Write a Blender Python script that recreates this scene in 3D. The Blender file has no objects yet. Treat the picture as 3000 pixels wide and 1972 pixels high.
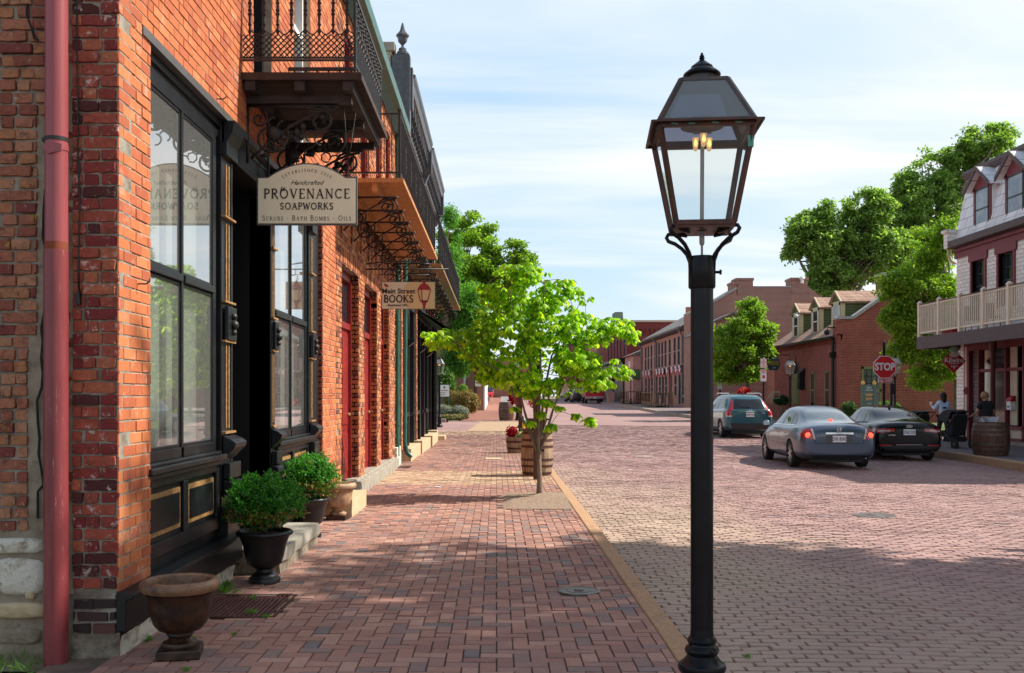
import bpy, math, random
import numpy as np
from mathutils import Vector, Matrix, noise
from mathutils.bvhtree import BVHTree
random.seed(7); np.random.seed(7)
S = bpy.context.scene
COL = S.collection
R = math.radians
# ------------------------------------------------------------ camera
cam = bpy.data.cameras.new('camera'); camo = bpy.data.objects.new('camera', cam); COL.objects.link(camo)
camo.location = (0, 0, 1.55); camo.rotation_euler = (R(90), 0, 0)
cam.sensor_width = 36; cam.lens = 36*2917/3000; cam.shift_x = 0.015; cam.shift_y = 0.058
cam.clip_start = 0.1; cam.clip_end = 3000
S.camera = camo
# ------------------------------------------------------------ light
SUN_EL, SUN_AZ = R(46), R(81)          # azimuth clockwise from +Y
sd = Vector((math.cos(SUN_EL)*math.sin(SUN_AZ), math.cos(SUN_EL)*math.cos(SUN_AZ), math.sin(SUN_EL)))
sl = bpy.data.lights.new('sun', 'SUN'); sl.energy = 5.0; sl.angle = R(0.55); sl.color = (1, .93, .82)
so = bpy.data.objects.new('sun', sl); COL.objects.link(so)
so.rotation_euler = (-sd).to_track_quat('-Z', 'Y').to_euler(); so.location = sd*60
S.view_settings.view_transform = 'Standard'; S.view_settings.look = 'None'
S.view_settings.exposure = 0.66; S.view_settings.gamma = 1
W = bpy.data.worlds.new('World'); S.world = W; W.use_nodes = True
nt = W.node_tree; nt.nodes.clear()
def nd(t, ty, **k):
    n = t.nodes.new(ty)
    for a, b in k.items():
        if a in ('inp',):
            for q, v in b.items(): n.inputs[q].default_value = v
        else: setattr(n, a, b)
    return n
out = nd(nt, 'ShaderNodeOutputWorld'); bg = nd(nt, 'ShaderNodeBackground'); bg.inputs[1].default_value = 0.104
sky = nd(nt, 'ShaderNodeTexSky', sky_type='NISHITA', sun_disc=False, sun_elevation=SUN_EL, sun_rotation=SUN_AZ, air_density=1.0, dust_density=1.2, ozone_density=1.0)
tc = nd(nt, 'ShaderNodeTexCoord'); sep = nd(nt, 'ShaderNodeSeparateXYZ'); nt.links.new(tc.outputs['Generated'], sep.inputs[0])
def wm(op, a, b=None, clamp=False):
    n = nd(nt, 'ShaderNodeMath', operation=op, use_clamp=clamp)
    for i, v in enumerate((a, b)):
        if v is None: continue
        if hasattr(v, 'links'): nt.links.new(v, n.inputs[i])
        else: n.inputs[i].default_value = v
    return n.outputs[0]
zz = wm('ADD', wm('MAXIMUM', sep.outputs[2], 0.0), 0.12)
cu = wm('DIVIDE', sep.outputs[0], zz); cv = wm('DIVIDE', sep.outputs[1], zz)
cb = nd(nt, 'ShaderNodeCombineXYZ'); nt.links.new(wm('ADD', wm('MULTIPLY', cu, 0.55), wm('MULTIPLY', cv, 0.10)), cb.inputs[0]); nt.links.new(wm('MULTIPLY', cv, 1.25), cb.inputs[1])
nz = nd(nt, 'ShaderNodeTexNoise', inp={'Scale': .8, 'Detail': 6, 'Roughness': .55, 'Distortion': .5}); nt.links.new(cb.outputs[0], nz.inputs[0])
mr = nd(nt, 'ShaderNodeMapRange', inp={'From Min': .36, 'From Max': .66, 'To Min': .0, 'To Max': 1.0}); mr.interpolation_type = 'SMOOTHSTEP'; nt.links.new(nz.outputs[0], mr.inputs[0])
# more cloud towards the sun side (+X) and near the horizon
side = wm('ADD', wm('MULTIPLY', sep.outputs[0], 1.35), 0.0, True)
msk = wm('ADD', wm('MULTIPLY', mr.outputs[0], 0.9), side, True)
msk = wm('MAXIMUM', msk, wm('MULTIPLY', wm('SUBTRACT', 0.16, sep.outputs[2], True), 4.0, True))
# thinner cloud and deeper blue overhead than near the horizon
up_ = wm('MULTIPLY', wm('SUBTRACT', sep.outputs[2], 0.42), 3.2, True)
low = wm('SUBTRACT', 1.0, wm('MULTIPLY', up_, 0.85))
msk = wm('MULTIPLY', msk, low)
mx = nd(nt, 'ShaderNodeMix', data_type='RGBA')
nt.links.new(msk, mx.inputs[0])
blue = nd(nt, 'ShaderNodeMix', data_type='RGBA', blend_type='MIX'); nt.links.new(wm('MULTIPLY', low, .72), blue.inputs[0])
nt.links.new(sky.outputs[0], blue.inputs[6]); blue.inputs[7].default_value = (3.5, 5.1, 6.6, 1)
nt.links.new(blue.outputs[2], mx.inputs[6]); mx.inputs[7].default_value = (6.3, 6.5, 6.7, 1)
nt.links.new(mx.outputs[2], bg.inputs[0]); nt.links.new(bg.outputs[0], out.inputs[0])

# ------------------------------------------------------------ materials
def newmat(name):
    m = bpy.data.materials.new(name); m.use_nodes = True
    t = m.node_tree; b = t.nodes['Principled BSDF']
    return m, t, b
def L(t, a, b): t.links.new(a, b)
def ramp(t, cols, interp='LINEAR'):
    r = t.nodes.new('ShaderNodeValToRGB'); r.color_ramp.interpolation = interp
    e = r.color_ramp.elements
    while len(e) < len(cols): e.new(0.5)
    for i, (p, c) in enumerate(cols):
        e[i].position = p; e[i].color = (c[0], c[1], c[2], 1)
    return r
def mixc(t, f, a, b, mode='MIX'):
    m = t.nodes.new('ShaderNodeMix'); m.data_type = 'RGBA'; m.blend_type = mode
    for i, v in ((0, f), (6, a), (7, b)):
        if hasattr(v, 'links'): L(t, v, m.inputs[i])
        elif i == 0: m.inputs[0].default_value = v
        else: m.inputs[i].default_value = (*v, 1)
    return m.outputs[2]
def noi(t, scale, detail=5, rough=.6, coord='Object', vec=None, sc=None):
    n = t.nodes.new('ShaderNodeTexNoise'); n.inputs['Scale'].default_value = scale; n.inputs['Detail'].default_value = detail; n.inputs['Roughness'].default_value = rough
    c = t.nodes.new('ShaderNodeTexCoord')
    if vec is None: vec = c.outputs[coord]
    if sc:
        mp = t.nodes.new('ShaderNodeMapping'); mp.inputs['Scale'].default_value = sc; L(t, vec, mp.inputs[0]); vec = mp.outputs[0]
    L(t, vec, n.inputs[0])
    return n.outputs[0]
def mrange(t, v, a, b, c=0, d=1):
    m = t.nodes.new('ShaderNodeMapRange'); L(t, v, m.inputs[0])
    for i, x in enumerate((a, b, c, d)): m.inputs[i+1].default_value = x
    return m.outputs[0]
def bump(t, b, h, strength=.3, dist=.01):
    n = t.nodes.new('ShaderNodeBump'); n.inputs['Strength'].default_value = strength; n.inputs['Distance'].default_value = dist
    L(t, h, n.inputs['Height']); L(t, n.outputs[0], b.inputs['Normal'])
def plain(name, c, rough=.6, metal=0, var=.25, scale=6, bmp=.15, spec=.5, c2=None, lo=.4, hi=.65, emit=0, sc=None, coat=0, bd=.004, layers=()):
    m, t, b = newmat(name)
    n = noi(t, scale, sc=sc)
    c2 = c2 or tuple(x*(1-var) for x in c)
    cc = mixc(t, mrange(t, n, lo, hi), c, c2)
    for lc, ls, lo_, hi_, am, scl in layers: cc = mixc(t, mrange(t, noi(t, ls, 8, .72, sc=scl), lo_, hi_, 0, am), cc, lc)
    L(t, cc, b.inputs['Base Color'])
    b.inputs['Roughness'].default_value = rough; b.inputs['Metallic'].default_value = metal
    b.inputs['Specular IOR Level'].default_value = spec; b.inputs['Coat Weight'].default_value = coat
    if bmp: bump(t, b, noi(t, scale*6 if bd < .01 else scale*3, 7, .7), bmp, bd)
    if emit: b.inputs['Emission Color'].default_value = (*c, 1); b.inputs['Emission Strength'].default_value = emit
    return m
def island(name, cols, rough=.85, bmp=.35, stain=None, stain_lo=.56, stain_hi=.68, big=None, fine=.25, sscale=5, interp='CONSTANT', bd=.004, layers=()):
    """bricks / pavers: each separate brick of the mesh gets its own colour"""
    m, t, b = newmat(name)
    g = t.nodes.new('ShaderNodeNewGeometry')
    r = ramp(t, cols, interp); L(t, g.outputs['Random Per Island'], r.inputs[0]); c = r.outputs[0]
    n = noi(t, 26, 6, .7)
    c = mixc(t, mrange(t, n, .3, .75, 0, fine), c, (.05, .03, .025))
    if big: c = mixc(t, mrange(t, noi(t, big[1], 4), big[2], big[3], 0, big[4]), c, big[0])
    if stain: c = mixc(t, mrange(t, noi(t, sscale, 8, .72), stain_lo, stain_hi, 0, .8), c, stain)
    for lc, ls, lo_, hi_, am in layers: c = mixc(t, mrange(t, noi(t, ls, 8, .72), lo_, hi_, 0, am), c, lc)
    L(t, c, b.inputs['Base Color']); b.inputs['Roughness'].default_value = rough; b.inputs['Specular IOR Level'].default_value = .3
    bump(t, b, noi(t, 28, 7, .72), bmp, bd*1.5)
    return m
def brickshade(name, c1, c2, mortar, bw=.21, bh=.073, rough=.9, ms=.011, var=.35, dark=(.05, .02, .02)):
    """brick wall far away, laid in metres over any upright wall"""
    m, t, b = newmat(name)
    c = t.nodes.new('ShaderNodeTexCoord'); s = t.nodes.new('ShaderNodeSeparateXYZ'); L(t, c.outputs['Object'], s.inputs[0])
    a = t.nodes.new('ShaderNodeMath'); a.operation = 'ADD'; L(t, s.outputs[0], a.inputs[0]); L(t, s.outputs[1], a.inputs[1])
    cb = t.nodes.new('ShaderNodeCombineXYZ'); L(t, a.outputs[0], cb.inputs[0]); L(t, s.outputs[2], cb.inputs[1])
    k = t.nodes.new('ShaderNodeTexBrick'); L(t, cb.outputs[0], k.inputs[0])
    k.inputs['Color1'].default_value = (*c1, 1); k.inputs['Color2'].default_value = (*c2, 1); k.inputs['Mortar'].default_value = (*mortar, 1)
    k.inputs['Scale'].default_value = 1; k.inputs['Brick Width'].default_value = bw; k.inputs['Row Height'].default_value = bh; k.inputs['Mortar Size'].default_value = ms
    k.inputs['Mortar Smooth'].default_value = .1
    o = mixc(t, mrange(t, noi(t, 1.3, 6), .35, .75, 0, var), k.outputs[0], dark)
    L(t, o, b.inputs['Base Color']); b.inputs['Roughness'].default_value = rough; b.inputs['Specular IOR Level'].default_value = .2
    bump(t, b, k.outputs[1], -.4, .01)
    return m
def leafmat(name, cols, trans=.45, rough=.45):
    m, t, b = newmat(name)
    g = t.nodes.new('ShaderNodeNewGeometry'); r = ramp(t, cols); L(t, g.outputs['Random Per Island'], r.inputs[0])
    c = mixc(t, mrange(t, noi(t, .7, 3), .35, .7, 0, .5), r.outputs[0], tuple(x*.55 for x in cols[0][1]))
    L(t, c, b.inputs['Base Color']); b.inputs['Roughness'].default_value = rough; b.inputs['Specular IOR Level'].default_value = .35
    tr = t.nodes.new('ShaderNodeBsdfTranslucent'); L(t, mixc(t, 1, c, (1.6, 1.9, .7), 'MULTIPLY'), tr.inputs[0])
    ms = t.nodes.new('ShaderNodeMixShader'); ms.inputs[0].default_value = trans
    L(t, b.outputs[0], ms.inputs[1]); L(t, tr.outputs[0], ms.inputs[2]); L(t, ms.outputs[0], t.nodes['Material Output'].inputs[0])
    return m
def glassmat(name, tint=(.85, .9, .88), ior=2.3, rough=.02, haze_dirt=0.06):
    m = bpy.data.materials.new(name); m.use_nodes = True; t = m.node_tree; t.nodes.clear()
    o = t.nodes.new('ShaderNodeOutputMaterial'); f = t.nodes.new('ShaderNodeFresnel'); f.inputs[0].default_value = ior
    tr = t.nodes.new('ShaderNodeBsdfTransparent'); tr.inputs[0].default_value = (*tint, 1)
    gl = t.nodes.new('ShaderNodeBsdfGlossy'); gl.inputs['Roughness'].default_value = rough; gl.inputs[0].default_value = (1, 1, 1, 1)
    df = t.nodes.new('ShaderNodeBsdfDiffuse'); df.inputs[0].default_value = (.6, .62, .6, 1)
    m1 = t.nodes.new('ShaderNodeMixShader'); L(t, mrange(t, noi(t, 3, 8, .75), .3, .8, haze_dirt*.95, haze_dirt*1.12), m1.inputs[0]); L(t, tr.outputs[0], m1.inputs[1]); L(t, df.outputs[0], m1.inputs[2])
    m2 = t.nodes.new('ShaderNodeMixShader'); L(t, mrange(t, f.outputs[0], *((.15, .5, .25, .78) if ior > 2 else (0, 1, 0, 1))), m2.inputs[0]); L(t, m1.outputs[0], m2.inputs[1]); L(t, gl.outputs[0], m2.inputs[2])
    L(t, m2.outputs[0], o.inputs[0])
    return m
M = {}
BR = [(0, (.50, .145, .055)), (.22, (.45, .12, .05)), (.45, (.54, .165, .06)), (.7, (.40, .105, .048)), (.85, (.58, .20, .08))]
M['brick_face'] = island('pressed_orange_brick', BR, stain=(.70, .46, .36), stain_lo=.55, stain_hi=.78, sscale=6, fine=.22)
M['brick_pier'] = island('weathered_pier_brick', [(0, (.42, .09, .055)), (.22, (.30, .05, .04)), (.42, (.48, .14, .07)), (.62, (.24, .03, .03)), (.78, (.36, .08, .05)), (.9, (.09, .02, .02))], stain=(.62, .52, .46), stain_lo=.57, stain_hi=.64, sscale=11, fine=.55, bmp=.8, bd=.012, layers=[((.08, .02, .02), 6, .55, .68, .5), ((.42, .38, .2), 16, .62, .68, .7)])
M['brick_old'] = island('old_common_brick', [(0, (.50, .19, .11)), (.25, (.43, .15, .09)), (.45, (.54, .25, .14)), (.65, (.34, .10, .065)), (.8, (.50, .21, .10)), (.93, (.26, .06, .05))], stain=(.44, .30, .05), stain_lo=.62, stain_hi=.68, sscale=9, fine=.5, bmp=1, bd=.016, layers=[((.07, .03, .025), 13, .55, .66, .65), ((.2, .19, .07), 7, .6, .7, .55), ((.5, .45, .38), 19, .62, .68, .75)])
M['brick_dark'] = island('blackened_brick', [(0, (.035, .022, .022)), (.4, (.06, .03, .028)), (.7, (.12, .05, .04))], stain=(.3, .25, .22), fine=.4, bmp=.6)
M['brick_shop'] = island('mixed_orange_brick', [(0, (.50, .16, .055)), (.2, (.34, .1, .05)), (.35, (.58, .22, .08)), (.5, (.24, .075, .045)), (.62, (.46, .15, .07)), (.78, (.16, .06, .045)), (.86, (.6, .28, .13))], stain=(.55, .45, .36), stain_lo=.6, stain_hi=.75, sscale=6, fine=.35)
M['mortar'] = plain('grey_mortar', (.30, .27, .22), .95, c2=(.15, .12, .095), scale=9, bmp=.8)
M['mortar_red'] = plain('buff_mortar', (.42, .33, .24), .95, c2=(.3, .2, .14), scale=8, bmp=.3)
M['stucco'] = plain('patch_render', (.33, .275, .205), .95, c2=(.20, .155, .105), scale=5, bmp=1, bd=.02, layers=[((.12, .1, .08), 12, .58, .68, .7, None)])
M['whitestone'] = plain('limewashed_stone', (.74, .69, .58), .95, c2=(.5, .43, .32), scale=7, bmp=1, lo=.5, hi=.62, bd=.03, layers=[((.2, .17, .13), 14, .55, .66, .8, None)])
M['foundation'] = plain('rubble_stone', (.34, .29, .22), .95, c2=(.2, .16, .12), scale=9, bmp=1, bd=.025, layers=[((.1, .08, .06), 10, .55, .62, .8, None), ((.26, .09, .06), 5, .62, .66, .8, None)])
M['black'] = plain('black_paint', (.006, .007, .009), .4, scale=7, c2=(.022, .025, .028), lo=.55, hi=.85, bmp=.12, spec=.4)
M['blackdeep'] = plain('black_door_paint', (.006, .006, .007), .5, bmp=0)
M['iron'] = plain('cast_iron', (.012, .011, .012), .5, scale=20, c2=(.03, .024, .022), bmp=.3, spec=.4)
M['gold'] = plain('gold_paint', (.40, .22, .085), .5, metal=.1, var=.5, scale=30, bmp=.05)
M['rust'] = plain('oxblood_paint', (.30, .055, .062), .45, c2=(.2, .03, .035), scale=5, sc=(6, 6, .6), bmp=.1)
M['rustwear'] = plain('worn_pipe_paint', (.30, .062, .07), .42, c2=(.255, .05, .055), scale=5, sc=(3, 3, .35), bmp=.04, layers=[((.5, .3, .26), 30, .66, .69, .6, (3, 3, .25)), ((.13, .02, .02), 9, .62, .7, .5, (3, 3, .5))])
M['green'] = plain('green_pipe_paint', (.03, .13, .1), .35, var=.4, scale=4)
M['red'] = plain('red_door_paint', (.26, .01, .008), .45, var=.3, scale=4)
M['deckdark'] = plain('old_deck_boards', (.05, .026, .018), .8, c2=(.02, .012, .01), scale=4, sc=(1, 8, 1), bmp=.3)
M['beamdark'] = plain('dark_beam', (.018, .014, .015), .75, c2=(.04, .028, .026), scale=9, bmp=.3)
M['deckwood'] = plain('orange_cedar', (.50, .23, .075), .7, c2=(.34, .14, .045), scale=5, sc=(9, 1, 1), bmp=.2)
M['deckmoss'] = plain('mossy_boards', (.17, .15, .06), .8, c2=(.30, .13, .045), scale=3, sc=(1, 5, 1), bmp=.2)
M['urn'] = plain('brown_glazed_concrete', (.05, .018, .007), .36, c2=(.011, .005, .003), scale=14, bmp=.8, lo=.4, hi=.62)
M['urnrim'] = plain('toplit_urn_rim', (.20, .10, .05), .5, c2=(.06, .028, .014), scale=12, bmp=.5)  # paler than the bowl: light falling on the rim is put into its colour
M['urnpale'] = plain('weathered_urn', (.42, .27, .16), .6, c2=(.18, .085, .04), scale=12, bmp=.5)
M['pot'] = plain('black_resin_pot', (.007, .007, .009), .42, var=.3, scale=20, bmp=.1)
M['soil'] = plain('soil', (.07, .045, .03), .95, c2=(.16, .1, .06), scale=40, bmp=1)
M['mulch'] = plain('mulch', (.17, .11, .075), .95, c2=(.34, .26, .19), scale=30, bmp=1)
M['step'] = plain('grey_stone_step', (.33, .31, .26), .9, c2=(.22, .19, .15), scale=6, bmp=.8)
M['sand'] = plain('yellow_sandstone', (.52, .41, .26), .9, c2=(.42, .3, .17), scale=10, bmp=.4)
M['kerb'] = plain('exposed_aggregate_kerb', (.46, .28, .155), .9, c2=(.30, .17, .09), scale=60, bmp=.7, layers=[((.7, .6, .45), 110, .6, .66, .7, None), ((.16, .1, .06), 3, .55, .7, .5, None)])
M['kerbgrey'] = plain('old_concrete_kerb', (.36, .30, .25), .9, c2=(.22, .16, .13), scale=4, bmp=.6)
M['copper'] = plain('aged_copper', (.095, .034, .022), .45, metal=.5, c2=(.05, .025, .02), scale=16, bmp=.15)
M['verdigris'] = plain('verdigris', (.1, .32, .24), .8, bmp=.2)
M['copperdark'] = plain('copper_roof', (.09, .065, .06), .42, metal=.6, scale=10, c2=(.05, .05, .055))
M['postpaint'] = plain('post_black_enamel', (.005, .005, .007), .3, c2=(.010, .010, .012), scale=8, bmp=.06, spec=.2)
M['glass'] = glassmat('window_glass', haze_dirt=.2)  # reflected haze on the shop panes is put in as a pale film
M['lampglass'] = glassmat('lantern_glass', (.93, .96, .95), 1.25, .03, .07)
M['smoked'] = glassmat('smoked_roof_glass', (.16, .2, .28), 1.6, .12, .25)
M['pane'] = plain('dark_pane', (.02, .025, .03), .06, bmp=0, spec=.9)
M['panel'] = plain('pale_partition', (.74, .77, .68), .7, var=.0, bmp=0)
M['interior'] = plain('shop_interior', (.26, .27, .24), .9, var=.1, bmp=0)
M['cream'] = plain('cream_sign_paint', (.84, .75, .54), .5, var=.06, scale=3, bmp=0)
M['ink'] = plain('sign_lettering', (.035, .022, .015), .6, bmp=0)
M['signgrey'] = plain('sign_edge', (.09, .085, .085), .5, bmp=0)
M['white'] = plain('white_paint', (.78, .78, .76), .5, var=.08, bmp=0)
M['glow'] = plain('flame', (1, .45, .1), .5, bmp=0, emit=2.2)
M['mantle'] = plain('gas_mantle', (.8, .5, .26), .6, bmp=0, emit=.35)
M['steel'] = plain('grey_steel', (.32, .31, .3), .45, metal=.7)
M['bark'] = plain('grey_bark', (.22, .17, .13), .95, c2=(.1, .075, .055), scale=12, sc=(1, 1, .25), bmp=.9)
M['barrel'] = plain('weathered_oak', (.36, .25, .16), .8, c2=(.15, .095, .06), scale=7, sc=(5, 5, .5), bmp=.5)
M['barreldark'] = plain('brown_oak', (.12, .05, .028), .6, c2=(.05, .022, .014), scale=7, sc=(5, 5, .5), bmp=.4)
M['hoop'] = plain('rusty_hoop', (.10, .045, .035), .6, metal=.5, var=.4, scale=20)
M['hoopgrey'] = plain('dull_hoop', (.16, .12, .1), .5, metal=.6, var=.4, scale=20)
M['leaf'] = leafmat('dogwood_leaf', [(0, (.07, .19, .012)), (.25, (.20, .38, .014)), (.55, (.36, .55, .02)), (.85, (.52, .70, .035)), (1, (.62, .76, .06))], .55)
M['box'] = leafmat('boxwood_leaf', [(0, (.02, .12, .014)), (.5, (.035, .2, .016)), (.8, (.08, .28, .02)), (1, (.15, .36, .03))], .35)
M['dry'] = leafmat('dry_leaf', [(0, (.28, .14, .04)), (1, (.4, .22, .08))], .3)
M['tree_a'] = leafmat('tree_leaf_bright', [(0, (.11, .22, .015)), (.5, (.20, .33, .025)), (1, (.38, .48, .06))], .45)
M['tree_b'] = leafmat('tree_leaf_mid', [(0, (.09, .18, .035)), (.5, (.21, .32, .07)), (1, (.42, .52, .16))], .5)
M['tree_c'] = leafmat('tree_leaf_feather', [(0, (.07, .2, .03)), (.5, (.10, .26, .035)), (1, (.17, .34, .06))], .45)
M['asphalt'] = plain('asphalt', (.09, .085, .085), .9, var=.3, scale=3)
M['grass'] = plain('grass_sheet', (.09, .14, .035), .95, c2=(.06, .09, .025), scale=6, bmp=.6)
M['earth'] = plain('earth', (.10, .10, .05), .95, c2=(.14, .11, .07), scale=.7, bmp=.3)
M['slate'] = brickshade('slate_roof', (.16, .16, .15), (.24, .23, .21), (.08, .08, .08), .3, .22, ms=.012, var=.3)
M['shingle'] = brickshade('brown_shingles', (.32, .2, .15), (.42, .28, .21), (.16, .1, .08), .3, .16, ms=.012, var=.15)
M['tarred'] = plain('flat_roof', (.08, .08, .08), .9)
M['darkvoid'] = plain('dark_inside', (.01, .01, .01), .9, bmp=0)
# ------------------------------------------------------------ object helpers
ORG = {}
def thing(name, label, cat, loc=(0, 0, 0), group=None, local=False):
    o = bpy.data.objects.new(name, None); COL.objects.link(o); o.location = loc; o.empty_display_size = .2
    o['label'] = label; o['category'] = cat
    if group: o['group'] = group
    ORG[o.name] = Vector((0, 0, 0)) if local else Vector(loc)
    return o
def tag(o, label, cat, group=None):
    o['label'] = label; o['category'] = cat
    if group: o['group'] = group
    return o
def kind(o, k='structure'): o['kind'] = k; return o
def link(me, name, mats, parent=None, smooth=False):
    o = bpy.data.objects.new(name, me); COL.objects.link(o)
    for m in (mats if isinstance(mats, (list, tuple)) else [mats]): me.materials.append(M[m] if isinstance(m, str) else m)
    if smooth:
        me.polygons.foreach_set('use_smooth', [True]*len(me.polygons))
        if smooth != 2:
            try: me.set_sharp_from_angle(angle=R(38))
            except Exception: pass
    if parent is not None:
        g = ORG[parent.name]; ORG[o.name] = g
        if g.length > 0: me.transform(Matrix.Translation(-g))
        o.parent = parent
    else: ORG[o.name] = Vector((0, 0, 0))
    return o
class MB:
    def __init__(s): s.v = []; s.f = []; s.m = []; s.cm = 0
    def add(s, v, f, m=None):
        b = len(s.v); s.v += [tuple(p) for p in v]; s.f += [tuple(i+b for i in q) for q in f]; s.m += [s.cm if m is None else m]*len(f); return s
    def box(s, x0, x1, y0, y1, z0, z1, m=None):
        v = [(x, y, z) for z in (z0, z1) for y in (y0, y1) for x in (x0, x1)]
        return s.add(v, [(0, 2, 3, 1), (4, 5, 7, 6), (0, 1, 5, 4), (1, 3, 7, 5), (3, 2, 6, 7), (2, 0, 4, 6)], m)
    def bar(s, a, b, w, h=None, m=None, up=(0, 0, 1)):
        a = Vector(a); b = Vector(b); d = (b-a).normalized(); h = h or w
        u = Vector(up)
        if abs(d.dot(u)) > .98: u = Vector((1, 0, 0))
        r = d.cross(u).normalized(); u = r.cross(d)
        v = [p + r*(i*w/2) + u*(j*h/2) for p in (a, b) for i, j in ((-1, -1), (1, -1), (1, 1), (-1, 1))]
        return s.add(v, [(3, 2, 1, 0), (4, 5, 6, 7), (0, 1, 5, 4), (1, 2, 6, 5), (2, 3, 7, 6), (3, 0, 4, 7)], m)
    def tube(s, pts, r, n=8, m=None, cap=True):
        pts = [Vector(p) for p in pts]; k = len(pts); rr = r if isinstance(r, (list, tuple)) else [r]*k
        d0 = (pts[1]-pts[0]).normalized(); u = Vector((0, 0, 1)) if abs(d0.z) < .9 else Vector((1, 0, 0)); r0 = d0.cross(u).normalized()
        V = []; 
        for i, p in enumerate(pts):
            d = (pts[min(i+1, k-1)]-pts[max(i-1, 0)]).normalized()
            r0 = (r0 - d*r0.dot(d)).normalized(); q = d.cross(r0)
            for j in range(n):
                a = 2*math.pi*j/n; V.append(p + (r0*math.cos(a)+q*math.sin(a))*rr[i])
        F = [(i*n+j, i*n+(j+1) % n, (i+1)*n+(j+1) % n, (i+1)*n+j) for i in range(k-1) for j in range(n)]
        if cap: F += [tuple(range(n-1, -1, -1)), tuple((k-1)*n+j for j in range(n))]
        return s.add(V, F, m)
    def lathe(s, c, prof, n=24, m=None, flute=0, fk=0, sq=None):
        """prof: (radius, height) from bottom to top"""
        V = []
        for r, z in prof:
            for j in range(n):
                a = 2*math.pi*j/n; q = r*(1+(flute*math.cos(fk*a) if flute else 0)); V.append((c[0]+q*math.cos(a), c[1]+q*math.sin(a), c[2]+z))
        k = len(prof)
        F = [(i*n+j, i*n+(j+1) % n, (i+1)*n+(j+1) % n, (i+1)*n+j) for i in range(k-1) for j in range(n)]
        if prof[0][0] > 1e-5: F.append(tuple(range(n-1, -1, -1)))
        if prof[-1][0] > 1e-5: F.append(tuple((k-1)*n+j for j in range(n)))
        return s.add(V, F, m)
    def prism(s, poly, ax, a, b, m=None):
        """poly of 2D points extruded along axis ax from a to b; 2D order: x:(y,z) y:(x,z) z:(x,y)"""
        def P(p, t): return {'x': (t, p[0], p[1]), 'y': (p[0], t, p[1]), 'z': (p[0], p[1], t)}[ax]
        n = len(poly); V = [P(p, a) for p in poly]+[P(p, b) for p in poly]
        F = [tuple(range(n)), tuple(range(2*n-1, n-1, -1))]+[(i, n+i, n+(i+1) % n, (i+1) % n) for i in range(n)]
        return s.add(V, F, m)
    def quad(s, a, b, c, d, m=None): return s.add([a, b, c, d], [(0, 1, 2, 3)], m)
    def ball(s, c, r, n=12, k=8, m=None, sx=1, sy=1, sz=1):
        V = [(c[0], c[1], c[2]-r*sz)]
        for i in range(1, k):
            t = math.pi*i/k
            for j in range(n):
                a = 2*math.pi*j/n; V.append((c[0]+r*sx*math.sin(t)*math.cos(a), c[1]+r*sy*math.sin(t)*math.sin(a), c[2]-r*sz*math.cos(t)))
        V.append((c[0], c[1], c[2]+r*sz)); e = len(V)-1
        F = [(0, 1+(j+1) % n, 1+j) for j in range(n)]+[(1+i*n+j, 1+i*n+(j+1) % n, 1+(i+1)*n+(j+1) % n, 1+(i+1)*n+j) for i in range(k-2) for j in range(n)]
        F += [(e, 1+(k-2)*n+j, 1+(k-2)*n+(j+1) % n) for j in range(n)]
        return s.add(V, F, m)
    def build(s, name, mats, parent=None, smooth=False, fix=True, bevel=0):
        me = bpy.data.meshes.new(name); me.from_pydata(s.v, [], s.f); me.polygons.foreach_set('material_index', s.m); 
        if fix:
            import bmesh
            bm = bmesh.new(); bm.from_mesh(me); bmesh.ops.recalc_face_normals(bm, faces=bm.faces)
            if bevel: bmesh.ops.bevel(bm, geom=bm.edges[:], offset=bevel, segments=2, affect='EDGES', profile=.5, clamp_overlap=True)
            bm.to_mesh(me); bm.free()
        me.update()
        return link(me, name, mats, parent, smooth)
def npmesh(name, V, F, mats, parent=None, mi=None, smooth=False):
    """V (n,3) array, F (k,4) or (k,3) array"""
    me = bpy.data.meshes.new(name); n = len(F); w = F.shape[1]
    me.vertices.add(len(V)); me.vertices.foreach_set('co', np.asarray(V, dtype=np.float32).ravel())
    me.loops.add(n*w); me.loops.foreach_set('vertex_index', np.asarray(F, dtype=np.int32).ravel())
    me.polygons.add(n); me.polygons.foreach_set('loop_start', np.arange(0, n*w, w, dtype=np.int32))
    if mi is not None: me.polygons.foreach_set('material_index', np.asarray(mi, dtype=np.int32))
    me.polygons.foreach_set('use_smooth', [False]*n)
    me.update(calc_edges=True); me.validate()
    return link(me, name, mats, parent, smooth)
def copy_tree(o, parent=None):
    c = o.copy(); COL.objects.link(c); c.parent = parent
    for ch in o.children: copy_tree(ch, c)
    return c
def arc(c, r, a0, a1, n=12, ax='xz', ez=1):
    o = []
    for i in range(n+1):
        a = a0+(a1-a0)*i/n; p, q = r*math.cos(a), r*math.sin(a)*ez
        o.append({'xz': (c[0]+p, c[1], c[2]+q), 'yz': (c[0], c[1]+p, c[2]+q), 'xy': (c[0]+p, c[1]+q, c[2])}[ax])
    return o
def spiral(c, r0, r1, a0, a1, n=22, ax='xz'):
    o = []
    for i in range(n+1):
        t = i/n; a = a0+(a1-a0)*t; r = r0+(r1-r0)*t; p, q = r*math.cos(a), r*math.sin(a)
        o.append({'xz': (c[0]+p, c[1], c[2]+q), 'yz': (c[0], c[1]+p, c[2]+q)}[ax])
    return o
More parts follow.
